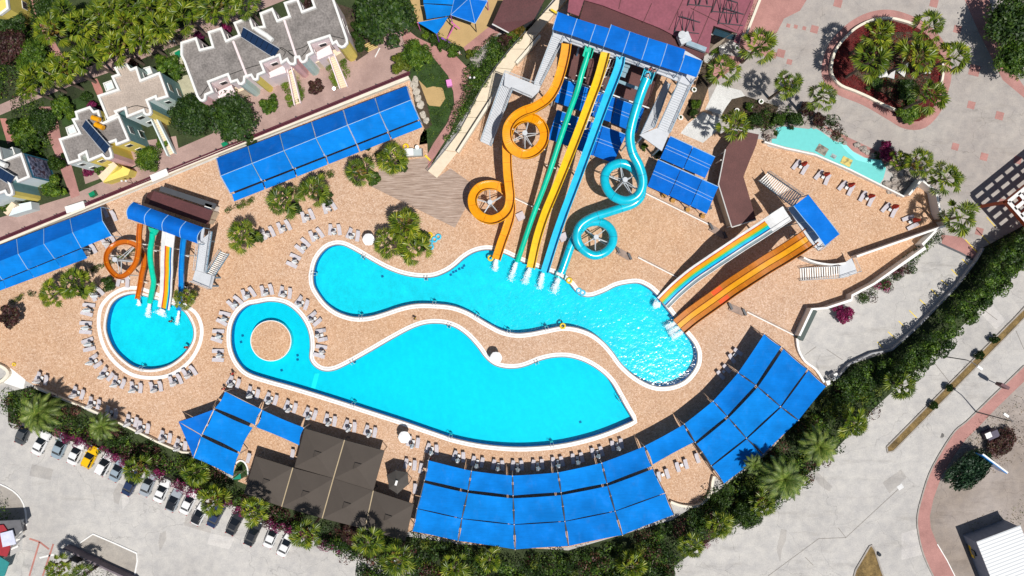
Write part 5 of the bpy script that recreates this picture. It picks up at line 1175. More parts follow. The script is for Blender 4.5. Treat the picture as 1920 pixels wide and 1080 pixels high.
mb = MB(); mb.box(P(1824, 1030, .3), (1.3, 2.2, .8), .3); mb.build('body', YEF, t); mb = MB(); mb.tube([P(1822, 1026, 1.1), P(1832, 1010, 2.2), P(1826, 1002, .8)], .15, 5); mb.build('arm', YEF, t)
mb = MB(); mb.box(P(1826, 1033, 1.1), (1.0, .9, .9), .3); mb.build('cab', GLASS, t)
for s in (-.7, .7): mb = MB(); mb.box(P(1824, 1030, 0) + Vector((s, 0, 0)), (.35, 2.4, .5), .3); mb.build('track', DARKM, t)
# gatehouse bottom left
t = thing('gatehouse', 'small gatehouse with red and grey roofs in the bottom left corner', 'building', P(15, 1000))
flat(t, [(-30,978),(38,975),(42,992),(30,1005),(-30,1000)], 3.4, plain('slate_roof', (.12, .12, .13), .7), 'roof', .2)
flat(t, [(-30,988),(6,984),(20,1004),(18,1030),(12,1044),(-30,1034)], 3.7, plain('red_roof', (.33, .02, .03), .6), 'roof', .2)
flat(t, [(-30,1046),(0,1044),(17,1055),(8,1080),(-30,1100)], 2.8, plain('teal_roof', (.02, .22, .22), .6), 'roof', .2)
flat(t, [(0,1000),(23,994),(30,1020),(5,1026)], 4.0, plain('pale_blue_sign', (.60, .62, .75), .5), 'sign_panel', .15)
mb = MB(); mb.prism([(v.x, v.y) for v in PP([(-30,985),(30,980),(25,1040),(-30,1060)], 2)], 0, 2.75, cap=False); mb.build('wall', WHITE, t)
for k in range(4): mb = MB(); mb.bar(P(20 + k * 5, 1030 - k * 14, 2.6), P(34 + k * 3, 1024 - k * 14, 2.6), .3, .3); mb.build('bracket', WHITE, t)
# dark wall of the corner planting
wallline('boundary_wall', [(130,1022),(140,1025),(170,1040),(215,1062),(262,1083)], .3, 0, 1.7, plain('mauve_wall', (.16, .13, .15), .8), None, 'dark mauve wall crossing the corner pavement at the bottom left', 'wall')
# turquoise painted pool
TQ = plain('turquoise_paint', (.13, .56, .54), .45, .04); TQ2 = plain('pale_turquoise_paint', (.22, .74, .72), .45, .03)
tp = [(1447,268),(1446,254),(1455,240),(1467,237),(1500,240),(1517,242),(1524,238),(1540,247),(1560,262),(1580,271),(1600,287),(1620,297),(1652,300),(1661,316),(1656,335),(1650,344),(1592,316),(1525,286),(1472,275)]
sheet('turquoise_paddling_pool', [PP(tp)], .04, TQ)
sheet('turquoise_pool_step', [PP([(1570,264),(1585,270),(1600,285),(1620,296),(1652,300),(1661,315),(1635,308),(1605,300),(1588,285)])], .048, TQ2)
for x, y, s, c, an, l in ((1541,281,1.9,(.28,.25,.20),-.55,'grey and brown'),(1563,293,.9,(.35,.42,.42),-.5,'smallest, pale grey'),(1587,303,1.8,(.62,.50,.14),-.45,'yellow and brown')):
    MP = nmat('floor_picture'); n_ = noise(MP[1], wpos(MP[1]), 1.6, 2); MP[1].links.new(ramp(MP[1], n_, [(.4, tuple(k * .4 for k in c)), (.55, c)]), MP[2].inputs['Base Color'])
    mb = MB(); mb.box(P(x, y, .05), (s, s * .75, .03), an); o_ = mb.build('floor_picture', MP[0]); tag(o_, 'flat ' + l + ' picture lying in the turquoise pool', 'picture')
ROCK = plain('pale_rock', (.40, .35, .31), .9, .25, 1.2, fine=(5, .3), bmp=.5)
rocks = [(1443,252,16),(1500,226,6),(1512,231,8),(1524,238,7),(1553,250,7),(1563,258,7),(1574,263,8),(1583,268,6),(1605,272,9),(1617,280,10),(1626,286,7),(1636,292,8),(1665,310,9),(1672,318,10),(1680,326,9),(1662,345,10),(1673,350,10),(1683,346,9),(1693,352,9),(1700,345,9),(1685,362,10),(1700,325,9),(1712,320,10),(1720,330,8),(1732,338,7),(1738,345,6),(1750,350,8),(1755,375,8),(1757,388,7),(1760,400,8),(1695,360,8),(1712,338,8),(1676,338,11),(1690,336,9),(1703,334,10),(1668,358,9),(1708,352,9),(1725,347,9),(1747,362,9),(1690,350,13)]
ROW = ['largest pale boulder at the left end of the turquoise pool'] + [None] * 39
for i, (x, y, s) in enumerate(rocks):
    mb = MB(); mb.blob(P(x, y, -.1), (s / PXM * .85, s / PXM * .7, s / PXM * .7), i + 3, 9, 6, .25); o_ = mb.build('boulder', ROCK, smooth=False)
    nm_ = ROW[i] or (f'rough pale boulder, {ORD[i - 1]} from the left along the turquoise pool top' if i < 12 else f'rough pale boulder, {ORD[i - 12]} in the rockery from the turquoise pool end')
    tag(o_, nm_, 'rock', 'boulders around the turquoise pool')
for i, (x, y, s) in enumerate([(777,160,14),(781,172,12),(784,184,12),(788,197,12),(793,215,12),(799,226,10),(779,150,10)]):
    mb = MB(); mb.blob(P(x, y, -.1), (s / PXM * .6, s / PXM * .7, s / PXM * .5), i + 60, 9, 6, .22); tag(mb.build('boulder', plain('pale_rock2', (.50, .45, .38), .9, .2, 1.2, bmp=.5)), f'pale boulder, {ORD[i]} one in the row at the right end of the longest canopy', 'rock', 'boulders beside the long canopy')
# ============================================================ VEGETATION
G1 = leafmat('leaf_green', [(.022, .065, .004), (.06, .14, .008), (.11, .21, .014), (.19, .27, .03)])
G2 = leafmat('leaf_dark_green', [(.010, .035, .005), (.03, .078, .009), (.07, .13, .014)])
G3 = leafmat('leaf_yellow_green', [(.07, .11, .008), (.15, .19, .015), (.24, .27, .03)])
GB = leafmat('leaf_burgundy', [(.03, .012, .014), (.075, .022, .03), (.13, .05, .05), (.05, .07, .02)])
GM = leafmat('bougainvillea_magenta', [(.20, .008, .085), (.34, .012, .15), (.14, .02, .05), (.42, .03, .20)])
GO = leafmat('leaf_golden', [(.13, .08, .01), (.26, .16, .015), (.08, .09, .02)])
GC = leafmat('conifer_blue_green', [(.008, .035, .018), (.02, .065, .03), (.04, .10, .045)])
FAN = leafmat('fan_palm_leaf', [(.04, .09, .006), (.11, .18, .010), (.20, .26, .018), (.33, .36, .04)], .4, .2)
FANY = leafmat('dry_palm_leaf', [(.20, .12, .03), (.30, .19, .05), (.16, .15, .03)], .6, .2)
PHX = leafmat('date_palm_leaf', [(.05, .11, .014), (.13, .20, .03), (.24, .29, .08)], .5, .2)
BARK = plain('bark', (.16, .12, .09), .9, .3, 4)
def meshobj(name, V, F, mat):
    me = bpy.data.meshes.new(name); me.from_pydata(V, [], F); me.materials.append(mat); me.update(); return me
def fan_crown(seed, nl=34, pet=1.85, lr=1.2):
    rd = random.Random(seed); V, F = [], []
    for i in range(nl):
        az = i * 2.39996 + rd.uniform(-.25, .25); el = R(72 - 98 * (i / nl) ** .8 + rd.uniform(-8, 8)); L = pet * rd.uniform(.75, 1.1) * (.55 + .5 * i / nl)
        d = Vector((math.cos(az) * math.cos(el), math.sin(az) * math.cos(el), math.sin(el))); s = Vector((-math.sin(az), math.cos(az), 0)); u = d.cross(s) * -1
        if u.z < 0: u = -u
        b = d * L; n0 = len(V)
        # petiole
        w_ = .03; V += [tuple(-s * w_), tuple(s * w_), tuple(b + s * w_), tuple(b - s * w_)]; F.append((n0, n0 + 1, n0 + 2, n0 + 3))
        tw = rd.uniform(-.5, .5); s2 = (s * math.cos(tw) + u * math.sin(tw)); u2 = d.cross(s2) * -1
        if u2.z < 0: u2 = -u2
        rl = lr * rd.uniform(.8, 1.15); m = 13
        for k in range(m):
            a0 = R(-78 + 156 * (k + .04) / m); a1 = R(-78 + 156 * (k + .96) / m); am = (a0 + a1) / 2
            r1 = rl * .62; rt = rl * (1.05 - .18 * abs(am) / 2.2) * rd.uniform(.88, 1.1)
            def pt(a, r, lift): return b + (d * math.cos(a) + s2 * math.sin(a)) * r + u2 * lift - Vector((0, 0, 1)) * (.22 * (r / rl) ** 2 * (1 + abs(a) * .3))
            fold = .10 * (1 if k % 2 else -1)
            n1 = len(V); V += [tuple(b), tuple(pt(a0, r1, fold)), tuple(pt(am, rt, 0)), tuple(pt(a1, r1, -fold))]; F += [(n1, n1 + 1, n1 + 2, n1 + 3)]
    return V, F
def phx_crown(seed, nf=30, L=3.7):
    rd = random.Random(seed); V, F = [], []
    for i in range(nf):
        az = i * 2.39996 + rd.uniform(-.15, .15); el0 = R(78 - 85 * (i / nf) + rd.uniform(-6, 6)); Lf = L * rd.uniform(.85, 1.1) * (.75 + .25 * min(1, i / nf * 2)); p = Vector((0, 0, 0)); el = el0; seg = 12; pts = [p.copy()]
        for k in range(seg):
            p = p + Vector((math.cos(az) * math.cos(el), math.sin(az) * math.cos(el), math.sin(el))) * Lf / seg; el -= R(6) * (1 + k * .06); pts.append(p.copy())
        s = Vector((-math.sin(az), math.cos(az), 0))
        for k in range(1, seg + 1):
            t = (pts[k] - pts[k - 1]).normalized(); w_ = .6 * math.sin(math.pi * min(.97, (k / seg) * .8 + .15))
            for sd in (-1, 1):
                for h in (0, .5):
                    q = pts[k - 1].lerp(pts[k], h); e = q + s * sd * w_ + t * w_ * .95 - Vector((0, 0, .16)); o_ = t * .10
                    n1 = len(V); V += [tuple(q - o_), tuple(q + o_), tuple(e)]; F.append((n1, n1 + 1, n1 + 2))
            n1 = len(V); V += [tuple(pts[k - 1] - s * .03), tuple(pts[k - 1] + s * .03), tuple(pts[k] + s * .025), tuple(pts[k] - s * .025)]; F.append((n1, n1 + 1, n1 + 2, n1 + 3))
    return V, F
FANM = [meshobj('fan_leaves', *fan_crown(s, 17 + 3 * (s % 3)), FAN) for s in range(5)]
PHXM = [meshobj('date_fronds', *phx_crown(s), PHX) for s in range(2)]
def trunkmesh(h, r0, r1, bend, seed):
    rd = random.Random(seed); m = MB(); n = 7; path = [Vector((bend[0] * (k / n) ** 2, bend[1] * (k / n) ** 2, h * k / n)) for k in range(n + 1)]
    m.tube(path, [r0 + (r1 - r0) * k / n for k in range(n + 1)], 8); me = bpy.data.meshes.new('palm_trunk'); me.from_pydata(m.v, [], m.f); me.materials.append(BARK); return me
DRYM = [meshobj('dry_skirt', *fan_crown(20 + s, 12, 1.0, .6), FANY) for s in range(2)]
pc = [0]
def palm(x, y, h, sc=1.0, kind='fan', label='', group=None, dry=False):
    """x,y = pixel where the crown centre stands at height h"""
    i = pc[0]; pc[0] += 1; rd = random.Random(i * 7 + 1); c = P(x, y, h)
    t = thing('palm_tree', label, 'palm tree', (c.x, c.y, 0), group)
    tr = bpy.data.objects.new('trunk', trunkmesh(h, .26 if kind == 'fan' else .38, .2 if kind == 'fan' else .34, (0, 0), i)); COL.objects.link(tr); tr.parent = t
    cr = bpy.data.objects.new('crown', (FANM if kind == 'fan' else PHXM)[i % (5 if kind == 'fan' else 2)]); COL.objects.link(cr); cr.parent = t
    cr.location = (0, 0, h - .15); cr.rotation_euler = (rd.uniform(-.12, .12), rd.uniform(-.12, .12), rd.uniform(0, 6.28)); cr.scale = (sc, sc, sc * .9)
    if dry or (kind == 'fan' and i % 3 == 0):
        d = bpy.data.objects.new('dry_leaves', DRYM[i % 2]); COL.objects.link(d); d.parent = t; d.location = (0, 0, h - .5); d.rotation_euler = (3.0, .1, rd.uniform(0, 6)); d.scale = (sc, sc, sc)
        if dry: d.rotation_euler = (.3, .2, 1)
    return t
AV = 'fan palms lining the garden avenue'
AVL = ['leftmost big crown in the avenue upper line', 'second crown in the avenue upper line, partly cut', 'third large crown in the avenue upper line', 'crown above the third one near the top edge', 'crown cut by the top edge left of centre avenue', 'crown at the top edge in the avenue middle', 'crown in the middle of the avenue gap', 'large crown left of the garden lamps by the pink house', 'large crown directly above the pink house left corner', 'second crown above the pink house left corner', 'rightmost crown of the avenue above the pink house', 'right one of the two crowns above the tan roof', 'left one of the two crowns above the tan roof', 'small crown between the two avenue lines', 'right end crown of the lower avenue line', 'second from the right in the lower avenue line', 'third from the right in the lower avenue line', 'fourth from the right in the lower avenue line', 'small left end crown of the lower avenue line', 'crown cut by the top edge near the pink house', 'crown at the top edge, left one of two above the lamps', 'crown at the top edge, right one of two above the lamps']
for k_, (x, y, h, s) in enumerate([(90,54,9,1.15),(118,20,9,1),(150,46,9.5,1.2),(185,26,9,1.05),(205,12,9.5,1.15),(240,10,9,1.1),(232,40,9,1),(297,50,9,1.2),(342,30,9,1.25),(398,14,9,1.2),(455,6,9,1.1),(262,72,8.5,1.15),(215,88,8.5,1.2),(175,74,8,.9),(157,108,8.5,1.15),(118,124,8.5,1.15),(92,138,8.5,1.0),(62,146,8,1.15),(46,165,8,.8),(430,-4,9,1.0),(276,14,8.5,1.0),(318,8,8.5,1.0)]):
    palm(x, y, h, s * .9, label='bright green fan palm, ' + AVL[k_], group=AV)
for x, y, h, s, l in [(1425,84,8.5,1.15,'fan palm beside the pink plaza path near the maroon hall'),(1357,132,8.5,1.15,'fan palm left of the white tiled path behind the hall corner'),(1480,157,8.5,.9,'fan palm alone on the plaza right of the white tiled path'),(1543,181,9,.95,'sparse fan palm near the left end of the oval island'),(1378,235,7.5,1.05,'fan palm between the white tiled path and the bent brown roof'),
    (1650,62,9.5,1.0,'fan palm at the top left inside the oval island'),(1742,50,9.5,1.1,'fan palm at the top right of the oval island'),(1638,112,9,1.25,'fan palm left of the white sculptures in the island'),(1722,104,9,1.3,'fan palm right of the white sculptures in the island'),(1787,106,9,1.15,'fan palm furthest right, leaning over the island edge'),(1747,180,9,1.1,'fan palm at the lower right of the oval island'),
    (1727,305,7,1.0,'fan palm above the zigzag wall, nearest the magenta bush'),(1775,335,7,1.1,'fan palm right of the rockery at the terrace corner'),(1802,407,7,1.2,'fan palm at the tip of the parasol terrace'),(1690,300,5,.7,'small palm tucked behind the turquoise pool rocks'),
    (735,298,5,1.05,'fan palm beside the white drinks carts'),(675,321,5,1.05,'fan palm with orange flowers below the longest canopy'),(587,356,5,1.05,'fan palm third from the carts below the longest canopy'),(529,378,5,1.1,'fan palm at the lower left end of the longest canopy'),(453,441,5,1.05,'fan palm right of the small slide tower stairs'),
    (757,421,5.5,1.15,'tallest fan palm in the round bed beside the swim rings'),(727,455,4.5,1.1,'left fan palm in the round bed near the white parasol'),(775,465,4.5,1.15,'lower fan palm in the round bed beside the swim rings'),
    (344,561,4,.75,'small palm leaning over the deep blue slide end'),(97,551,4.5,.95,'left one of the two palms below the left edge canopy'),(140,532,4.5,1.1,'right one of the two palms below the left edge canopy'),
    (256,880,4.5,1.0,'palm hanging over the dark blue parked car'),(397,938,4.5,1.05,'palm with orange dry fronds above the parked cars'),(475,960,8.5,.95,'palm between the dark cars and the brown tents'),(572,1004,8.5,1.0,'palm right of the last white parked car'),(365,887,3.5,1.0,'round green palm in the hedge under the sail triangle'),
    (690,1017,7.5,1.1,'bright fan palm below the brown tents'),(745,1050,7.5,1.1,'fan palm at the bottom edge over the half hidden car'),(852,1064,4,1.0,'fan palm at the bottom edge under the widest canopy'),(918,1050,4,.9,'fan palm in the hedge below the widest canopy centre'),(1186,1062,4,1.0,'fan palm at the bottom edge beside the pale road'),(1296,1025,5,.9,'fan palm at the road edge near the red flowers'),(1350,985,5,.9,'fan palm on the road side left of the drooping tree'),(1432,945,5,.9,'fan palm at the road side below the date palms'),(1602,793,6,1.05,'fan palm at the road side right of the date palms'),(1690,722,5.5,1.0,'fan palm poking out of the tall hedge beside the road'),
    (108,1066,5,.9,'left palm in the corner planting at the bottom left'),(152,1082,5,.8,'right palm in the corner planting at the bottom left')]:
    palm(x, y, h, s, label=l, dry=(x in (397, 675)))
for x, y, h, s, l in [(72,775,6,1.2,'big date palm above the parked cars at the left'),(1470,898,7.5,1.25,'big date palm with orange fruit between canopy and road'),(1537,838,7,1.05,'date palm at the road bend, upper one of the two big ones'),(190,800,5,.8,'date palm leaning over the yellow parked car'),(1415,872,5.5,.6,'small date palm touching the right canopy corner')]:
    palm(x, y, h, s, 'phx', l)

# broadleaf crowns: shared meshes, scaled copies
def crownmesh(seed, mat, ncl=26, nleaf=150, size=.13):
    p, n = clumps((0, 0, .5), (1, 1, .62), ncl, nleaf, seed); o = leafmesh('crown', p, n, size, mat, origin=(0, 0, 0)); me = o.data; bpy.data.objects.remove(o); return me
CM = {}
def crown_for(mat, i, big):
    key = (mat.name, i % 2, big)
    if key not in CM: CM[key] = crownmesh(hash((mat.name, i)) % 1000 if False else len(CM) + 31, mat, 44 if big else 20, 150 if big else 110, .085 if big else .14)
    return CM[key]
bc = [0]
def bush(x, y, r, h=2.5, mat=None, label='', name='shrub', cat='shrub', group=None, asp=1.0, rot=0, stem=True):
    """x,y pixel of the crown centre, r radius in px"""
    i = bc[0]; bc[0] += 1; c = P(x, y, h * .6); rm = r / PXM; big = r > 24
    t = thing(name, label, cat, (c.x, c.y, 0), group)
    o = bpy.data.objects.new('crown' if name == 'tree' else 'foliage', crown_for(mat or G1, i, big)); COL.objects.link(o); o.parent = t
    hz = max(.4, h - (h * .35 if name == 'tree' else 0)); o.location = (0, 0, h - hz); o.scale = (rm, rm * asp, hz * .9); o.rotation_euler = (0, 0, rot if rot else random.uniform(0, 6.28) if asp == 1 else 0)
    mb = MB(); mb.tube([(c.x, c.y, 0), (c.x + .05, c.y, h * .55)], [.07 + .03 * rm, .05], 6)
    for k in range(3): a = k * 2.1 + i; mb.tube([(c.x, c.y, h * .4), (c.x + math.cos(a) * rm * .5, c.y + math.sin(a) * rm * .5, h * .7)], .04, 4)
    mb.build('trunk' if name == 'tree' else 'stem', BARK, t)
    return t
for a in [(357,217,38,5,G2,'dark round tree beside the tan roofed mint house'),(435,220,46,5.5,G2,'large round tree in front of the pale pink house'),(725,32,56,6.5,G2,'largest dark green tree beside the peaked playground sails'),(783,103,28,4.5,G1,'green tree between the curving path and playground'),(750,122,20,3.5,G3,'yellow green tree at the right end of the paved path'),(22,592,22,3.5,GB,'burgundy leaved tree at the left edge of the deck'),
          (20,90,34,5,GB,'reddish tree near the yellow house at top left'),(25,45,26,4,G2,'dark tree beside the small yellow house'),(60,110,36,4.5,G1,'green tree below the avenue at far left'),(92,20,26,4.5,G2,'dark tree between two palms at the top left'),(1895,40,50,7,G2,'tall dark tree in the top right corner'),(1900,110,38,6.5,G1,'brighter tree below the tall dark corner tree'),(1400,965,26,4,G2,'drooping tree on the pale road beside the canopy hedge'),(657,1000,22,3.5,GB,'burgundy tree below the brown tents')]:
    bush(*a[:5], a[5], 'tree', 'tree')
for a in [(505,196,20,2.2,G1,'round bush between the white stairs and big round tree'),(593,163,16,2.4,GB,'brownish bush between the two white stairs'),(115,200,22,2.2,G1,'yellowish bush on the lawn left of the tan roof'),(320,128,24,2.4,G1,'bush between the mint and pale pink houses'),(78,228,26,2.6,G2,'dark bush beside the house path at left'),(45,250,26,2.6,G1,'green bush above the mural house'),(275,297,26,2.4,G1,'bright clipped bush right of the yellow house'),(108,305,18,3,G2,'creeper bush above the mural wall corner'),(98,350,24,2.4,G1,'bright clipped bush below the mural wall'),(25,235,16,2,G2,'dark bush at the left edge lawn'),
          (55,265,22,2.6,G2,'dark bush above the annex of the mural house'),(672,45,13,1.8,G2,'topmost of the three round bushes beside the pink house'),(670,66,12,1.6,G2,'middle one of the three round bushes beside the pink house'),(676,87,13,1.6,G2,'lowest of the three round bushes beside the pink house'),(798,66,8,1.2,G1,'left ball bush along the playground edge'),(812,76,9,1.2,G2,'second ball bush along the playground edge'),(828,86,10,1.2,G1,'third ball bush along the playground edge'),(850,97,12,1.4,G1,'rightmost ball bush along the playground edge'),(880,102,9,1.2,G3,'pale leafy bush at the playground corner'),
          (970,60,15,2.4,GO,'golden bush at the top of the long hedge by the ramp'),(948,78,15,2.4,GB,'reddish bush beside the golden one on the ramp hedge'),(690,275,8,1,G2,'small planting at the canopy end above the carts'),(755,310,13,1.3,G2,'flowering bush under the palm beside the carts'),(700,335,14,1.2,G1,'bush right of the palm with orange flowers'),(610,370,15,1.2,G2,'white dotted bush right of the third palm'),(548,392,16,1.2,G2,'bush right of the palm at the canopy lower left end'),(479,445,13,1.3,G2,'white flowered bush near the small slide tower palm'),
          (203,531,15,1.6,G2,'dark round bush under the small orange loop'),(155,550,10,1.3,G2,'small round bush right of the two left palms'),(785,450,20,1.5,G2,'dense green bush filling the round bed'),(1515,205,14,2,GB,'dark reddish shrub above the turquoise pool'),(1490,225,16,1.8,G2,'green shrub above the left of the turquoise pool'),(1460,225,14,1.6,G1,'green shrub behind the largest pale boulder'),(1535,225,14,2,GB,'burgundy shrub right above the turquoise pool'),(1665,283,18,2.4,GM,'magenta bush behind the turquoise pool rocks'),(1650,290,9,1.4,G2,'small green bush left of the magenta bush'),(1771,411,10,1.4,GM,'small magenta bush beside the terrace tip palm'),
          (1580,588,19,2.2,GM,'bright magenta bush at the white stepped wall'),(1660,65,10,1.2,G2,'low shrub at the top of the oval island'),(1700,170,22,1.6,G2,'dark clipped shrub below the sculptures'),(1705,210,24,1.8,G1,'bright green clipped shrub at the bottom tip of the island'),(1640,155,16,1.2,G2,'low shrub left of the dark clipped island shrub'),(1305,195,11,1.6,G1,'upper green pot shrub beside the right stairs'),(1300,212,9,1.4,G2,'lower pot shrub beside the right stairs'),(1405,200,9,1.3,G1,'leafy shrub in the white bowl planter'),(1415,225,16,2,G2,'dark shrub above the bent brown roof end'),(1452,250,8,1.0,G2,'little plant left of the turquoise pool'),
          (345,535,8,1.2,GB,'dark spiky plant above the small palm'),(1208,275,8,1.2,G1,'small bush at the right stairs foot'),(1233,288,9,1.3,G2,'dark bush left of the upper flat blue canopy'),(1340,95,9,1.4,G1,'bush in the hall courtyard corner'),(505,28,10,1.6,GM,'magenta bush in the notch of the pink house roof'),(425,50,10,1.6,GM,'magenta bush above the left half of the pink house'),(373,66,10,1.6,GM,'leftmost magenta bush above the pink house'),(575,8,11,1.6,GB,'reddish bush in the top notch of the pink house'),(175,200,12,1.6,GM,'magenta bush between the tan and grey roofed houses'),(252,120,12,1.6,GB,'purple bush above the tan roofed house'),(165,322,10,1.2,GM,'magenta bush beside the yellow stair porch'),(185,316,11,1.2,G1,'small green bush in the yellow porch corner'),(10,385,12,1.4,G1,'bush under the stair of the mural house'),(302,112,12,1.6,G1,'small bright bush above the annex of the tan roofed house'),(352,118,11,1.5,G3,'pale bush at the left wall of the pink house'),(130,212,13,1.4,G1,'bush on the lawn beside the house path'),(160,182,11,1.3,G2,'dark bush on the lawn below the avenue'),(305,268,13,1.6,G1,'bush between mint house stairs and round trees'),(396,215,14,2,G1,'bright bush between the two large round trees'),(470,262,12,1.4,G2,'dark bush right of the largest round tree')]:
    bush(*a[:5], a[5])
bush(1822, 880, 52, 4, GC, 'wide dark conifer bush beside the blue signboard', 'shrub', 'shrub', asp=.55, rot=.7)
bush(1880, 830, 32, 2, GB, 'dry brown scrub above the conifer bush', 'shrub', 'shrub', asp=.7, rot=.8)
for x, y, r, l in [(1866,636,9,'topmost'),(1838,666,9,'second'),(1780,728,8,'third'),(1752,760,8,'lowest')]: bush(x, y, r, 1.6, G2, l + ' of the four thin saplings in the dry median strip', 'sapling', 'sapling')
for q in [[(613,118),(621,115),(641,160),(628,167)],[(637,112),(647,108),(658,140),(646,148)],[(527,150),(536,146),(555,196),(543,201)],[(549,148),(558,144),(574,188),(563,193)]]:
    pass
# --- volumes of leaves over a polygon: hedges and shrubbery
def leafvol(name, poly, h, dens, mats, size=.16, label=None, cat=None, kind=None, rough=.8, h0=0, wl=None, cell=1.3, parent=None):
    """poly px at ground; leaves spread over a bumpy top surface and down the sides"""
    pw = [(v.x, v.y) for v in PP(poly)]; X = [p[0] for p in pw]; Y = [p[1] for p in pw]; x0, x1, y0, y1 = min(X), max(X), min(Y), max(Y)
    x0, x1, y0, y1 = max(x0, -92), min(x1, 92), max(y0, -54), min(y1, 54)
    # clump centres with random heights
    nc = int((x1 - x0) * (y1 - y0) / cell ** 2 * 1.6) + 4
    cx, cy = rng.uniform(x0, x1, nc), rng.uniform(y0, y1, nc); k = inpoly(cx, cy, pw); cx, cy = cx[k], cy[k]
    if len(cx) == 0: return
    ch = h * rng.uniform(1 - rough, 1.15, len(cx)); cm = rng.choice(len(mats), len(cx), p=wl)
    A = 0.5 * abs(sum(pw[i][0] * pw[(i + 1) % len(pw)][1] - pw[(i + 1) % len(pw)][0] * pw[i][1] for i in range(len(pw))))
    per = max(6, int(min(A, (x1 - x0) * (y1 - y0)) * dens / len(cx)))
    out = []
    for mi_ in range(len(mats)):
        sel = np.where(cm == mi_)[0]
        if len(sel) == 0: continue
        n = len(sel) * per; q = rng.normal(0, 1, (n, 3)); q /= np.linalg.norm(q, axis=1)[:, None]; q[:, 2] = abs(q[:, 2])
        r_ = cell * rng.uniform(.55, 1.0, len(sel)); r_ = np.repeat(r_, per); hh = np.repeat(ch[sel], per)
        rz = np.minimum(r_ * .9, hh * .8)
        pts = np.stack([np.repeat(cx[sel], per) + q[:, 0] * r_, np.repeat(cy[sel], per) + q[:, 1] * r_, h0 + hh - rz + q[:, 2] * rz * rng.uniform(.7, 1.05, n)], 1)
        low = rng.uniform(0, 1, n) < .22; pts[low, 2] = h0 + rng.uniform(.1, 1, low.sum()) * (pts[low, 2] - h0)
        out.append((pts, q, mats[mi_]))
    objs = []
    for j, (p, q, m) in enumerate(out):
        objs.append((p, q, m))
    if kind == 'stuff':
        for p, q, m in objs: o = leafmesh(name, p, q, size, m); tag(o, label, cat, kind='stuff')
    else:
        c = np.concatenate([o[0] for o in objs]).mean(0); t = thing(name, label, cat, (c[0], c[1], 0))
        for p, q, m in objs: leafmesh('foliage', p, q, size, m, parent=t)
def hedge(label, poly, h, mats, dens=60, size=.16, **k): leafvol('hedge', poly, h, dens, mats, size, label, 'hedge', None, k.get('rough', .25), cell=k.get('cell', 1.0), wl=k.get('wl'))
hedge('tall dense hedge running between the parking bay and the road', [(1846,470),(1834,492),(1796,541),(1722,618),(1672,662),(1655,682),(1662,720),(1725,668),(1790,600),(1840,548),(1890,490),(1935,445),(1935,410)], 5.2, [G1, G2], 260, .24, wl=[.6, .4])
hedge('dense hedge and shrubs behind the right canopy corner', [(1560,716),(1590,690),(1640,672),(1680,680),(1668,705),(1600,735),(1575,760)], 3.0, [G1, G2], 160, .24)
hedge('long dark green hedge left of the cream entrance ramp', [(985,62),(958,90),(930,125),(905,161),(889,190),(874,220),(850,256),(826,282),(836,258),(858,212),(874,180),(874,135),(884,104),(916,80),(942,72),(958,50)], 2.0, [G1, G2], 170, .18, wl=[.6, .4])
for i, (q, l) in enumerate((([(612,120),(620,116),(640,160),(628,167)], 'left of the right stairs'), ([(638,112),(647,108),(657,140),(646,148)], 'right of the right stairs'), ([(528,150),(536,146),(554,194),(543,199)], 'left of the left stairs'), ([(551,148),(559,144),(574,186),(564,191)], 'right of the left stairs'))):
    hedge('small clipped bright green hedge ' + l + ' at the pink house', q, .8, [leafmat('bright_hedge_leaf', [(.06, .13, .006), (.12, .20, .01), (.18, .26, .02)])], 420, .13, cell=.5)
hedge('clipped hedge at the deck edge right of the terrace wall', [(1765,432),(1752,452),(1728,476),(1700,498),(1690,492),(1722,466),(1748,440)], 1.4, [G2, G1], 180, .18)
hedge('low planting below the terrace wall, partly magenta', [(1690,500),(1650,530),(1600,560),(1625,566),(1675,535),(1712,505)], 1.1, [G2, GB, GM], 200, .17, wl=[.45, .35, .2])
BOU = [(120,808),(175,822),(207,838),(245,855),(282,868),(320,885),(350,905),(380,915),(437,935),(495,965),(550,983),(600,1003),(642,1020)]
hedge('bougainvillea hedge, magenta, behind the row of parked cars', [(x - 2, y - 2) for x, y in BOU] + [(x + 3, y + 13) for x, y in reversed(BOU)], 2.3, [GM, GB, G2], 240, .17, wl=[.76, .14, .10], cell=.7)
hedge('short magenta bougainvillea strip at the bottom edge under the canopy', [(762,1053),(800,1062),(845,1070),(843,1084),(800,1076),(760,1066)], 1.2, [GM, GB], 90, .15, wl=[.75, .25], cell=.7)
hedge('short red flowered strip beside the road below the small terrace', [(1308,1012),(1335,1000),(1345,1008),(1318,1024)], 1.1, [GM, GB], 90, .15, cell=.7)
for i, (q, l) in enumerate((([(425,392),(475,370),(478,378),(428,402)], 'left end'), ([(536,358),(625,320),(628,328),(540,366)], 'middle'), ([(672,300),(720,282),(722,290),(676,308)], 'right end'))):
    hedge('narrow planting strip below the longest canopy, ' + l, q, .7, [G2, G1, G3], 260, .12, cell=.5)
hedge('narrow planting strip below the left edge canopy', [(20,563),(64,545),(66,551),(22,570)], .7, [G2, G3], 260, .12, cell=.5)
hedge('narrow planting strip under the small orange loop', [(150,515),(255,465),(257,471),(153,522)], .7, [G2, G1], 260, .12, cell=.5)
hedge('low clipped edge planting along the playground', [(770,40),(792,48),(870,92),(866,100),(790,58),(768,48)], .9, [G2, G1], 220, .13, cell=.5)
hedge('thin hedge beside the hall at the plaza edge', [(1412,12),(1424,-4),(1404,40),(1392,88),(1384,84)], 1.2, [GM, G2], 70, .13, cell=.6)
S = dict(kind='stuff')
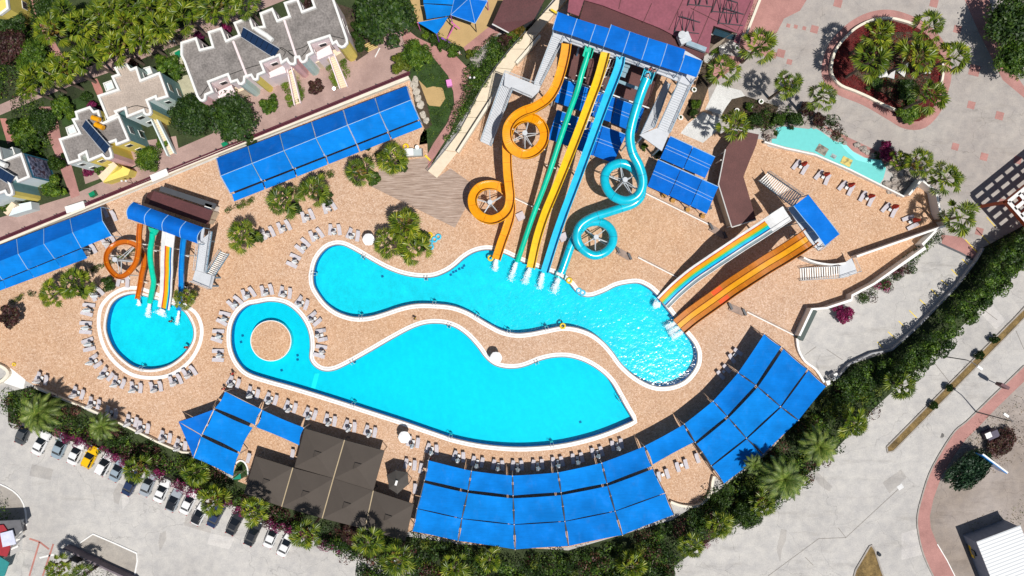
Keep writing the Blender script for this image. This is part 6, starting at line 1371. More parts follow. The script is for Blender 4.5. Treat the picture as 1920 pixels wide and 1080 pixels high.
leafvol('shrubbery', [(14,738),(70,732),(130,757),(175,775),(240,806),(295,833),(345,855),(362,862),(420,890),(455,930),(480,962),(430,935),(370,908),(320,882),(245,852),(175,820),(110,804),(50,798),(16,790)], 2.2, 80, [G2, G1, GB], .24, 'mixed green and burgundy shrubbery between car park and deck', 'shrubbery', rough=.7, wl=[.5, .25, .25], **S)
leafvol('shrubbery', [(440,898),(470,935),(530,958),(600,982),(690,1000),(700,1012),(640,1022),(560,994),(480,966)], 2.2, 80, [G2, G1, GB], .24, 'mixed shrubbery along the lower edge of the brown tents', 'shrubbery', rough=.7, wl=[.55, .25, .2], **S)
leafvol('shrubbery', [(560,985),(640,1010),(690,1000),(775,1005),(860,1022),(966,1038),(1066,1032),(1160,1014),(1265,975),(1295,955),(1340,935),(1390,930),(1300,1010),(1265,1040),(1262,1100),(700,1100),(650,1040)], 2.8, 75, [G2, G1, GB, G3], .25, 'mixed shrubbery below the blue canopies', 'shrubbery', rough=.75, wl=[.5, .28, .12, .10], **S)
leafvol('shrubbery', [(1335,915),(1360,912),(1440,855),(1500,795),(1552,735),(1600,722),(1665,712),(1640,765),(1600,812),(1550,850),(1500,900),(1450,945),(1395,975),(1330,1005),(1300,990)], 2.8, 80, [G2, G1, G3, GB], .25, 'mixed shrubbery between the right canopy and the road', 'shrubbery', rough=.75, wl=[.52, .3, .08, .10], **S)
leafvol('undergrowth', [(-20,-20),(60,-20),(95,60),(130,20),(330,-20),(470,-20),(340,48),(240,86),(200,108),(130,136),(60,166),(-20,200)], 1.8, 36, [G2, G1, GB], .22, 'dark undergrowth below the avenue palms', 'undergrowth', rough=.8, wl=[.6, .3, .1], **S)
leafvol('undergrowth', [(110,196),(150,180),(155,200),(125,232)], .5, 30, [G2], .1, 'low planting beside the lawn', 'undergrowth', rough=.8, **S)
leafvol('undergrowth', [(30,180),(60,172),(85,225),(95,290),(60,290),(30,240)], 1.4, 70, [G2, G1], .18, 'dense garden planting between the house paths', 'undergrowth', rough=.8, **S)
leafvol('undergrowth', [(190,110),(350,48),(480,5),(470,22),(345,78),(340,100),(240,120)], 1.2, 25, [G2, GB, G1], .16, 'sparse planting along the avenue wall', 'undergrowth', rough=.8, **S)
leafvol('grass', [(790,104),(812,110),(838,143),(847,172),(848,195),(834,230),(808,265),(788,268),(790,250),(805,235),(800,205),(830,200),(836,180),(828,162),(800,160),(780,145),(776,120)], .45, 60, [G2, G1], .12, 'thick green ground cover around the sandy bed', 'grass', rough=.6, cell=.7, **S)
leafvol('flowers', isl, .45, 40, [leafmat('red_flower', [(.22, .006, .012), (.34, .012, .02), (.10, .02, .01)])], .12, 'dark red flower bed in the oval island', 'flowers', rough=.6, cell=.6, **S)
leafvol('undergrowth', [(1612,82),(1650,62),(1720,62),(1748,100),(1742,150),(1735,190),(1700,205),(1660,178),(1605,138)], .8, 14, [G2, G1], .16, 'low green planting in the middle of the island', 'undergrowth', rough=.8, **S)
leafvol('undergrowth', [(615,0),(700,30),(710,68),(690,98),(668,112),(655,70)], .6, 14, [G2, GB, G1], .13, 'sparse planting in the bed beside the pink house', 'undergrowth', rough=.8, cell=.8, **S)
leafvol('undergrowth', [(1400,190),(1455,205),(1470,228),(1440,240),(1390,238),(1375,215)], 1.2, 60, [G2, GB], .16, 'dark planting around the white bowl planters', 'undergrowth', rough=.8, **S)
leafvol('undergrowth', [(1820,800),(1925,735),(1935,850),(1880,870),(1800,920),(1790,880)], .7, 9, [GO, GB, G2], .15, 'dry scrub on the verge', 'undergrowth', rough=.8, wl=[.5, .25, .25], **S)
leafvol('undergrowth', [(1820,980),(1930,935),(1930,985),(1880,990),(1800,1005)], .6, 10, [GO, G3], .14, 'yellow dry weeds above the white roof', 'undergrowth', rough=.8, **S)
leafvol('undergrowth', [(140,1030),(170,1045),(262,1090),(120,1090)], 1.6, 20, [GB, G2], .18, 'burgundy planting behind the dark corner wall', 'undergrowth', rough=.8, **S)
leafvol('undergrowth', [(-10,930),(10,940),(30,965),(35,980),(-10,975)], 2.2, 40, [G2, G1], .18, 'dark hedge beside the gatehouse', 'undergrowth', rough=.6, **S)
leafvol('grass', med, .12, 20, [leafmat('dry_blades', [(.22, .14, .05), (.34, .24, .09), (.10, .11, .03)])], .1, 'dry grass in the median strip', 'grass', rough=.8, cell=.6, **S)
leafvol('undergrowth', [(1430,200),(1560,225),(1600,262),(1570,258),(1540,240),(1520,232),(1470,232),(1435,262)], 1.0, 80, [G2, GB, G1], .2, 'planting above the turquoise pool', 'undergrowth', rough=.8, wl=[.5, .3, .2], **S)
# ============================================================ LOUNGERS, TABLES, PARASOLS
CUSH = plain('lounger_mesh_grey', (.50, .47, .50), .7, .08, 3); FRAME = plain('lounger_frame', (.30, .28, .30), .5); TBL = plain('white_table_top', (.66, .66, .66), .5)
WCL = plain('white_parasol_cloth', (.86, .86, .86), .8, .03); RCL = plain('red_parasol_cloth', (.45, .03, .012), .8, .1)
def lounger_proto():
    t = thing('sun_lounger', 'x', 'sun lounger', (0, 0, 0))
    mb = MB(); mb.add([(-.32, -.95, .30), (.32, -.95, .30), (.34, .25, .34), (-.34, .25, .34), (-.32, -.95, .36), (.32, -.95, .36), (.34, .25, .40), (-.34, .25, .40)], [(3, 2, 1, 0), (4, 5, 6, 7), (0, 1, 5, 4), (1, 2, 6, 5), (2, 3, 7, 6), (3, 0, 4, 7)]); mb.build('seat', CUSH, t)
    mb = MB(); mb.add([(-.34, .26, .36), (.34, .26, .36), (.30, .92, .74), (-.30, .92, .74), (-.34, .24, .43), (.34, .24, .43), (.30, .89, .81), (-.30, .89, .81)], [(3, 2, 1, 0), (4, 5, 6, 7), (0, 1, 5, 4), (1, 2, 6, 5), (2, 3, 7, 6), (3, 0, 4, 7)]); mb.build('backrest', CUSH, t)
    for x in (-.30, .30):
        for y in (-.8, .5): mb = MB(); mb.box((x, y, 0), (.06, .06, .31)); mb.build('leg', FRAME, t)
    return t
def table_proto():
    t = thing('side_table', 'x', 'table', (0, 0, 0)); mb = MB(); mb.box((0, 0, .42), (.5, .5, .04)); mb.build('table_top', TBL, t)
    mb = MB(); mb.tube([(0, 0, 0), (0, 0, .42)], .05, 6); mb.build('pedestal', DARKM, t); return t
def fold_proto(m):
    t = thing('folded_parasol', 'x', 'parasol', (0, 0, 0))
    vs = []; fs = []; prof = [(.07, 2.6), (.24, 2.15), (.33, 1.6), (.37, 1.1), (.25, .8)]
    for r, z in prof:
        for k in range(10): rr = r * (1.25 if k % 2 else .8); vs.append((rr * math.cos(k * .628), rr * math.sin(k * .628), z))
    for i in range(4):
        for k in range(10): fs.append((i * 10 + k, i * 10 + (k + 1) % 10, (i + 1) * 10 + (k + 1) % 10, (i + 1) * 10 + k))
    fs.append(tuple(range(10))); mkobj('cloth', vs, fs, m, t)
    mb = MB(); mb.tube([(0, 0, 0), (0, 0, 2.55)], .03, 5); mb.build('pole', GREYM, t); mb = MB(); mb.box((0, 0, 0), (.5, .5, .08)); mb.build('base', DARKM, t)
    return t
LPRO, TPRO, FPRO, RPRO = lounger_proto(), table_proto(), fold_proto(WCL), fold_proto(RCL)
for o in (LPRO, TPRO, FPRO, RPRO): CH[o.name] = list(o.children)
def put(pro, v, rz, label, group, name, tilt=0):
    used = pro.get('used')
    c = copy_tree(pro) if used else pro
    if not used: pro['used'] = 1
    c.location = v; c.rotation_euler = (tilt, tilt * .6, rz); c['label'] = label; c['group'] = group
    if 'used' in c and used: del c['used']
    return c
ROWS = [
 ('in line below the longest canopy', 'w', [(504,437,.35,.94),(534,425,.35,.94),(578,405,.35,.94),(618,388,.38,.92)]),
 ('round the upper pool left end', 'w', [(552,489,.88,.42),(569,461,.7,.62),(594,440,.4,.9),(629,431,0,1),(664,440,-.33,.93)]),
 ('clockwise along the round pool rim', 'w', [(295,724,-.12,-1),(258,725,.15,-.98),(226,715,.4,-.9),(204,700,.62,-.75),(183,676,.85,-.5),(169,646,.97,-.22),(164,614,1,.03),(168,580,.95,.25),(183,550,.62,.75),(206,452,.45,.88),(170,469,.45,.88)]),
 ('at the round pool lower right', 'w', [(331,712,-.3,-.95),(357,697,-.4,-.9)]),
 ('along the low lower left wall', 'w', [(82,708,.4,-.9),(150,735,.4,-.9),(180,754,.33,-.94),(212,771,.33,-.94),(250,787,.33,-.94),(272,799,.33,-.94),(313,817,.33,-.94),(342,832,.33,-.94)]),
 ('round the lower pool left lobe', 'w', [(411,666,1,0),(410,629,.96,.2),(421,596,.93,.35),(442,567,.6,.8),(467,550,.35,.93),(502,544,.2,.98),(537,548,-.22,.97),(569,567,-.5,.86),(592,597,-.78,.62),(605,628,-.97,.2),(602,658,-.95,-.25)]),
 ('along the lower pool bottom edge', 'w', [(441,715,.42,-.9),(477,735,.36,-.93),(511,746,.33,-.94),(547,761,.33,-.94),(584,774,.33,-.94),(621,786,.3,-.95),(658,797,.28,-.96),(696,807,.28,-.96),(776,827,.22,-.97),(811,840,.2,-.98),(861,854,.18,-.98),(896,864,.17,-.98),(934,870,.1,-1),(970,871,0,-1),(1008,869,-.08,-1),(1045,864,-.1,-1),(1082,857,-.15,-.99),(1119,846,-.2,-.98),(1156,832,-.25,-.97)]),
 ('beside the right curved canopy', None, [(1355,696,.72,.7),(1376,665,.72,.7)]),
 ('on the small rounded terrace', None, [(1242,889,.33,.94),(1277,871,.33,.94)]),
 ('on the red parasol terrace', 'r', [(1499,314,.5,-.86),(1541,333,.5,-.86),(1585,353,.5,-.86),(1623,373,.5,-.86),(1666,394,.5,-.86),(1704,417,.85,-.5)]),
 ('beside the charcoal gazebo', None, [(770,869,.2,-.98)]),
 ('under the small orange loop', None, [(233,528,-.1,1)]),
]
for phrase, par, prs in ROWS:
    for i, (x, y, ax, ay) in enumerate(prs):
        l = math.hypot(ax, ay); ax /= l; ay /= l
        if ay > 0 or (abs(ay) < .3 and ax > 0): ax, ay = -ax, -ay
        rz = math.atan2(-ax, -ay)   # the backrest end points along (ax, ay) in the picture
        sp = 8.3 if par != 'r' else 9
        o_ = ('the ' + ORD[i] + ' pair ') if len(prs) > 1 else 'the pair '
        for s in (-1, 1):
            qx, qy = x - s * ay * sp, y + s * ax * sp
            if abs(ay) > .6: side = 'left' if qx < x else 'right'
            else: side = 'upper' if qy < y else 'lower'
            put(LPRO, P(qx, qy, .0) + Vector((0, 0, .02)), rz + s * random.uniform(-.12, .12) + s * .08, f'grey sun lounger, {side} one of {o_}{phrase}', 'grey sun loungers set out in pairs', 'sun_lounger')
        lb = ORD[i] + ' pair of loungers ' if len(prs) > 1 else 'pair of loungers '
        put(TPRO, P(x, y) + Vector((0, 0, .02)), rz, f'small white table in the {lb}{phrase}', 'side tables between the loungers', 'side_table')
        if par:
            pr = FPRO if par == 'w' else RPRO; c_ = 'white' if par == 'w' else 'red'
            q = P(x - ax * 6, y - ay * 6) if par == 'w' else P(x + ax * 5, y + ay * 5); put(pr, q + Vector((0, 0, .02)), random.uniform(0, 6), f'folded {c_} parasol at the {lb}{phrase}', f'folded {c_} parasols between the loungers', 'folded_parasol', random.uniform(-.05, .05))
for x, y, ax, ay, l in [(216,405,.35,.93,'alone beside the end of the left edge canopy'),(790,876,.2,-.98,'single one left of the widest canopy corner'),(779,914,.1,-1,'single one below the gazebo shadow'),(1306,857,-.33,-.94,'single one at the right end of the small rounded terrace'),(468,857,.3,-.95,'single one right of the blue sails'),(550,850,.2,-.98,'single one at the corner of the brown tents'),(200,398,.35,.93,'half in shade under the left canopy end')]:
    put(LPRO, P(x, y) + Vector((0, 0, .02)), math.atan2(ax if ay > 0 else -ax, abs(ay)), 'grey sun lounger, ' + l, 'grey sun loungers set out in pairs', 'sun_lounger')
def parasol(x, y, label):
    t = thing('parasol', label, 'parasol', P(x, y, 0)); c = P(x, y, 2.5); n = 12; top = c + Vector((0, 0, .32)); R_ = 1.05; vs = [top]
    for k in range(n): a = k * 2 * math.pi / n; r = R_ * (1 if k % 2 == 0 else .93); vs.append(c + Vector((math.cos(a) * r * .5, math.sin(a) * r * .5, .2)))
    for k in range(n): a = k * 2 * math.pi / n; r = R_ * (1 if k % 2 == 0 else .95); vs.append(c + Vector((math.cos(a) * r, math.sin(a) * r, 0)))
    fs = [(0, 1 + k, 1 + (k + 1) % n) for k in range(n)] + [(1 + k, 1 + n + k, 1 + n + (k + 1) % n, 1 + (k + 1) % n) for k in range(n)]
    mkobj('canopy', vs, fs, WCL, t); mb = MB(); b = t.location; mb.tube([(b.x, b.y, 0), (c.x, c.y, 2.85)], .035, 6); mb.build('pole', WHITE, t); mb = MB(); mb.box((b.x, b.y, 0), (.6, .6, .1)); mb.build('base', DARKM, t)
parasol(691, 449, 'open white parasol beside the palm cluster and upper pool'); parasol(930, 671, 'open white parasol at the dip in the lower pool rim'); parasol(758, 820, 'open white parasol right of the brown tents by the pool')

# ============================================================ SWIM RINGS, SPLASHES, DECK THINGS
RY = plain('yellow_ring', (.78, .55, .01), .35); RC = plain('cyan_ring', (.05, .50, .72), .35)
for x, y, m, z, l in [(920,484,RY,-.13,'yellow swim ring floating under the orange slide end'),(1055,611,RY,.1,'yellow swim ring on the rim between the two pools'),(1067,526,RY,.06,'yellow swim ring on the rim right of the cyan tube end'),(806,441,RY,.02,'yellow swim ring beside the round palm bed'),(1085,545,RC,-.13,'cyan swim ring, left of two at the pool notch'),(1092,549,RC,-.13,'cyan swim ring, right of two at the pool notch'),
                     (822,444,RC,.02,'cyan swim ring, furthest right beside the palm bed'),(815,449,RC,.02,'cyan swim ring, second from right beside the palm bed'),(806,456,RC,.02,'cyan swim ring, left upper one beside the palm bed'),(808,463,RC,.02,'cyan swim ring, lowest one beside the palm bed'),(1214,140,RC,11.2,'cyan swim ring waiting at the cyan tube entrance'),(761,275,RY,.02,'yellow swim ring behind the drinks carts'),(27,683,RY,.02,'small yellow swim ring at the left deck edge')]:
    mb = MB(); k = .6 if x == 27 else 1; mb.torus(P(x, y, z), .40 * k, .16 * k, 14, 7); tag(mb.build('swim_ring', m, smooth=True), l, 'swim ring', 'inflatable swim rings')
FOAM = plain('foam', (.80, .86, .88), .6, .05)
def splash(x, y, x2, y2, w_, n=900):
    a, b = P(x, y, -.1), P(x2, y2, -.1); d = (b - a); q = Vector((-d.y, d.x, 0)).normalized(); f = rng.beta(1.0, 1.6, n) * 1.15; s = rng.normal(0, .26, n) * w_ / PXM * (.7 + f)
    p = np.array([[a.x + d.x * k + q.x * u, a.y + d.y * k + q.y * u, -.11 + random.uniform(0, .10)] for k, u in zip(f, s)]); nn = np.tile([[0, 0, 1.6]], (n, 1))
    tag(leafmesh('splash', p, nn, .10, FOAM, asp=1.3), 'white water splashing at the end of a slide', 'splash', kind='stuff')
for a in [(931,486,928,506,7),(968,492,958,524,7),(994,503,984,530,8),(1018,512,1012,540,8),(1048,522,1038,548,9),(260,562,261,572,4),(281,568,277,592,6),(305,580,300,590,12),(336,583,332,606,4),(1238,572,1226,570,10),(1268,604,1250,614,7),(1275,612,1256,625,7),(1282,620,1262,634,7)]: splash(*a)
LIFE = plain('pale_lilac_slab', (.52, .46, .50), .7)
for x, y, l in ((976,406,'left of the green tube slide'),(1056,445,'right of the sky blue slide'),(1093,280,'beside the canopy under the sky blue slide')):
    mb = MB(); mb.box(P(x, y, .02), (1.35, 1.35, .5), .45); tag(mb.build('pump_cover', LIFE), 'square pale cover on the deck ' + l, 'cover')
t = thing('drinks_cart', 'white and grey topped cart pair beside the wood look paving', 'cart', P(775, 287)); 
mb = MB(); mb.box(P(768, 287, .1), (1.5, 1.25, .9), .06); mb.build('counter', WHITE, t); mb = MB(); mb.box(P(784, 287, .1), (1.4, 1.2, .85), .06); mb.build('cabinet', plain('pale_grey_counter', (.45, .5, .5), .4), t)
mb = MB(); mb.box(P(776, 287, .0), (3.1, 1.4, .12), .06); mb.build('base', DARKM, t); mb = MB(); mb.tube([P(782, 276, 0), P(782, 276, 1.2)], .35, 10); tag(mb.build('drum', WHITE), 'white round drum behind the drinks cart', 'drum')
mb = MB(); mb.bar(P(797, 291, .35), P(807, 301, .35), .3, .3); tag(mb.build('barrier', YEL), 'short yellow barrier at the foot of the cream ramp', 'barrier')
mb = MB(); mb.bar(P(1033, 17, 2.2), P(1044, 24, 2.2), .3, .3); tag(mb.build('barrier', YEL), 'short yellow barrier at the top of the cream ramp', 'barrier')
t = thing('bench', 'yellow slatted wooden bench on the pink paving beside the bed', 'bench', P(697, 90)); WOODY = plain('varnished_wood', (.62, .45, .16), .6)
u = Vector((.9, .45, 0)).normalized()
for k in range(5): c = P(696, 86, .45) + Vector((u.y, -u.x, 0)) * (.3 * k - .6); mb = MB(); mb.bar(c - u * .95, c + u * .95, .2, .05); mb.build('slat', WOODY, t)
for s in (-.8, .8): c = P(696, 86, 0) + u * s; mb = MB(); mb.box(c, (.1, 1.2, .4), .46); mb.build('leg', DARKM, t)
mb = MB(); mb.bar(P(703, 107, .2), P(712, 90, .2), .15, .2); tag(mb.build('low_kerb', COPE), 'short pale kerb in front of the yellow bench', 'kerb')
mb = MB(); mb.box(P(843, 158, 0), (.9, 1.1, .9), .2); tag(mb.build('litter_box', plain('pink_box', (.72, .25, .55), .5)), 'bright pink box at the edge of the curving path', 'box')
mb = MB(); mb.tube([P(626, 166, 0), P(626, 166, .7)], .28, 10); tag(mb.build('litter_bin', BLD), 'small blue bin at the foot of the right white stair', 'bin')
for x, y, l in ((338, 103, 'in the yard between the houses'), (178, 365, 'on the path above the maroon railing'), (425, 272, 'on the maroon railing above the longest canopy')):
    mb = MB(); mb.box(P(x, y, .02), (1.0, .7, .9), .5); tag(mb.build('wheelie_bin', plain('green_plastic', (.0, .22, .10), .4)), 'green plastic bin ' + l, 'bin')
for x, y, l in ((128,372,'left'),(296,312,'right')):
    mb = MB(); a, b = (123, 394), (158, 383)
    if l == 'right': a, b = (283, 335), (314, 322)
    mb.bar(P(*a, 1.1), P(*b, 1.1), 1.2, 1.1); tag(mb.build('service_cabinet', WHITE), f'long white cabinet set into the maroon railing, {l} one of two', 'cabinet')
# white bowls, tables, sculptures
for x, y, l in ((1300,170,'beside the lower end of the right tower stairs'),(1275,222,'left of the white tiled path near the canopies'),(1425,192,'right end of the dark planting by the palm'),(1380,209,'lower left of the dark planting'),(1405,200,'middle of the dark planting, with a leafy shrub'),(1380,92,'near the hall table and chairs')):
    t = thing('bowl_planter', 'round white bowl planter ' + l, 'planter', P(x, y)); c = P(x, y)
    mb = MB(); mb.tube([c, c + Vector((0, 0, .3)), c + Vector((0, 0, .6))], [.22, .36, .44], 14); mb.build('bowl', WHITE, t); mb = MB(); mb.blob((c.x, c.y, .45), (.32, .32, .35), x, 8, 5, .3); mb.build('plant', plain('planter_plant', (.03, .06, .01), .9), t)
for x, y, a, l in ((1652,139,.2,'left'),(1668,143,-.2,'middle'),(1689,134,-.6,'right')):
    c = P(x, y, 0); mb = MB(); s = 1.2 if l != 'middle' else .8; d = [(-.3, .9), (.75, -.6), (-.8, -.5)]; r = lambda p: Vector((p[0] * math.cos(a) - p[1] * math.sin(a), p[0] * math.sin(a) + p[1] * math.cos(a), 0)) * s
    v = [c + r(p) + Vector((0, 0, .5)) for p in d]; v[0].z = 2.0; w2 = [q - Vector((0, 0, .12)) for q in v]
    mb.add(v + w2 + [(c.x, c.y, .1)], [(0, 2, 1), (3, 4, 5), (0, 1, 4, 3), (1, 2, 5, 4), (2, 0, 3, 5)]); tag(mb.build('sail_sculpture', WHITE), f'white triangular sculpture between the island palms, {l} of three', 'sculpture')
t = thing('dining_set', 'white garden chairs around a table in the hall courtyard', 'furniture', P(1350, 97))
for dx, dy in ((-10, 0), (0, -6), (8, 3), (1, 6)): mb = MB(); c = P(1350 + dx, 97 + dy); mb.box(c + Vector((0, 0, .4)), (.5, .5, .06), dx); mb.box(c + Vector((0, .22, .45)), (.5, .06, .45), dx); mb.build('chair', WHITE, t)
mb = MB(); c = P(1352, 97); mb.tube([c, c + Vector((0, 0, .7)), c + Vector((0, 0, .74))], [.1, .1, .6], 12); mb.build('table', WHITE, t)
for i, (x, y) in enumerate([(1276,366),(1286,372),(1300,376),(1330,390)]):
    t = thing('rattan_chair', 'dark chair below the lower flat blue canopy, ' + ORD[i] + ' from the left', 'chair', P(x - 43, y - 2) if False else P(x, y)); c = t.location
    mb = MB(); mb.box(Vector(c) + Vector((0, 0, .3)), (.6, .6, .15), .5 + i); mb.build('seat', DARKM, t); mb = MB(); mb.box(Vector(c) + Vector((.1, .28, .4)), (.6, .1, .5), .5 + i); mb.build('backrest', DARKM, t)
for i, (x, y) in enumerate([(1245,366),(1262,376),(1290,393),(1318,405)]):
    mb = MB(); mb.tube([P(x, y), P(x, y, .7)], [.35, .4], 10); tag(mb.build('bar_table', plain('amber_wood', (.45, .22, .03), .5)), 'small amber wooden table at the canopy edge, ' + ORD[i] + ' from the left', 'table')
# boxes and bits on the right
t = thing('utility_cabinet', 'white utility units beside the top corner of the right canopy', 'cabinet', P(1557, 705)); mb = MB(); mb.box(P(1560, 705, 0), (1.2, 1.0, 1.2), .5); mb.build('unit', WHITE, t); mb = MB(); mb.tube([P(1560, 705, 1.2), P(1560, 705, 1.3)], .35, 12); mb.build('fan', DARKM, t); mb = MB(); mb.box(P(1549, 716, 0), (.7, .8, .9), .4); mb.build('unit', WHITE, t)
mb = MB(); mb.box(P(1508, 608, 0), (1.1, 5.6, 1.2), -.45); tag(mb.build('container', plain('dark_green_steel', (.035, .06, .055), .6)), 'dark green container against the white stepped wall', 'container')
mb = MB(); mb.box(P(1688, 913, .012), (1.0, .8, .02), .6); o_ = mb.build('drain_cover', plain('pale_drain', (.62, .62, .62), .6)); tag(o_, 'pale square drain cover in the road', 'drain cover')
mb = MB(); mb.tube([P(1765, 816, .008), P(1765, 816, .03)], .42, 14); tag(mb.build('manhole_cover', plain('manhole', (.2, .19, .18), .6)), 'round grey manhole cover near the kerb', 'manhole')
mb = MB(); mb.tube([P(1649, 1040, 0), P(1649, 1040, .5)], .3, 10); tag(mb.build('bollard', DARKM), 'dark stub bollard beside the traffic island', 'bollard')
t = thing('billboard', 'long thin blue and white signboard beside the conifer bush', 'signboard', P(1865, 870)); a, b = P(1841, 853, 4), P(1888, 888, 4)
mb = MB(); mb.bar(a, b, .12, 2.2); mb.build('board', BLD, t); mb = MB(); mb.bar(a + Vector((.12, .14, .1)), b + Vector((.12, .14, .1)), .25, .15); mb.build('top_trim', WHITE, t)
for f in (.2, .8): v = a.lerp(b, f); mb = MB(); mb.tube([(v.x, v.y, 0), (v.x, v.y, 2)], .1, 6); mb.build('post', DARKM, t)
t = thing('kiosk_box', 'dark box with white lid at the top of the conifer bush', 'box', P(1850, 812)); mb = MB(); mb.box(P(1850, 812, 0), (2.0, 1.2, 1.6), .4); mb.build('body', plain('dark_violet', (.04, .03, .07), .5), t); mb = MB(); mb.box(P(1853, 816, 1.6), (1.0, .9, .1), .4); mb.build('lid', WHITE, t)
t = thing('billboard', 'small dark red board on a post at the kerb corner', 'signboard', P(1872, 722)); mb = MB(); mb.box(P(1874, 722, 2.6), (1.5, .5, 1.4), -.5); mb.build('board', plain('dark_red_board', (.12, .05, .06), .6), t); mb = MB(); mb.tube([P(1874, 722, 0), P(1874, 722, 2.6)], .08, 6); mb.build('post', DARKM, t)
t = thing('street_lamp', 'tall street lamp rising from the hedge edge over the road', 'street lamp', P(1749, 665)); b = P(1749, 665); mb = MB(); mb.tube([b, b + Vector((0, 0, 8.6)), b + Vector((.6, -.3, 9)), b + Vector((1.6, -1.0, 9.1))], [.12, .08, .07, .06], 6); mb.build('pole', plain('lamp_pole', (.12, .11, .11), .5), t)
mb = MB(); mb.box(b + Vector((1.8, -1.2, 9.0)), (.9, .4, .15), -.6); mb.build('lamp_head', WHITE, t)
t = thing('street_lamp', 'tall street lamp on the kerb beside the dry scrub', 'street lamp', P(1830, 772)); b = P(1830, 772); mb = MB(); mb.tube([b, b + Vector((0, 0, 8.6)), b + Vector((-1.2, .9, 9))], [.12, .08, .06], 6); mb.build('pole', plain('lamp_pole', (.12, .11, .11), .5), t); mb = MB(); mb.box(b + Vector((-1.4, 1.1, 8.95)), (.9, .4, .15), -.6); mb.build('lamp_head', WHITE, t)
for i, (x, y, l) in enumerate([(92,182,'below the avenue at the far left'),(338,88,'at the top left corner of the pink house'),(684,42,'beside the largest dark tree'),(1720,146,'near the clipped island shrub'),(887,155,'at the inner edge of the curving path'),(14,385,'at the stair of the mural house'),(250,344,'on the railing above the small tower')]):
    t = thing('globe_lamp', 'white globe garden lamp ' + l, 'lamp', P(x, y)); b = P(x, y); mb = MB(); mb.tube([b, b + Vector((0, 0, 2.6))], .05, 6); mb.build('post', DARKM, t)
    for s in (-.35, .35): mb = MB(); mb.tube([b + Vector((0, 0, 2.5)), b + Vector((s, 0, 2.7))], .03, 4); mb.build('arm', DARKM, t); mb = MB(); c = b + Vector((s, 0, 2.85)); mb.tube([c + Vector((0, 0, -.2)), c + Vector((0, 0, -.12)), c, c + Vector((0, 0, .12)), c + Vector((0, 0, .2))], [.06, .16, .2, .16, .06], 8); mb.build('globe', WHITE, t)
mb = MB(); mb.bar(P(101, 1003, .3), P(114, 1012, .3), .06, .3)
t = thing('planting_gate', 'small dark frame gate at the end of the dark corner wall', 'gate', P(136, 1048)); mb = MB(); mb.bar(P(130, 1048, 1.8), P(145, 1056, 1.8), .15, 1.8); mb.build('panel', DARKM, t)

# ============================================================ PARKED CARS
RUB = plain('tyre_rubber', (.02, .02, .02), .8); CG = nmat('car_glass'); CG[2].inputs['Base Color'].default_value = (.012, .016, .022, 1); CG[2].inputs['Roughness'].default_value = .06
def paint(n, c, metal=0):
    if n in MATS: return MATS[n]
    m, nt, bs = nmat(n); bs.inputs['Base Color'].default_value = (*c, 1); bs.inputs['Roughness'].default_value = .3; bs.inputs['Metallic'].default_value = metal; bs.inputs['Coat Weight'].default_value = .8; bs.inputs['Coat Roughness'].default_value = .05; MATS[n] = m; return m
def loft(secs, mat, name, parent):
    """secs: list of rings of equal length"""
    n = len(secs[0]); vs = [v for s in secs for v in s]; fs = []
    for i in range(len(secs) - 1):
        for k in range(n): fs.append((i * n + k, i * n + (k + 1) % n, (i + 1) * n + (k + 1) % n, (i + 1) * n + k))
    fs += [tuple(reversed(range(n))), tuple(range((len(secs) - 1) * n, len(secs) * n))]
    return mkobj(name, vs, fs, mat, parent, smooth=False)
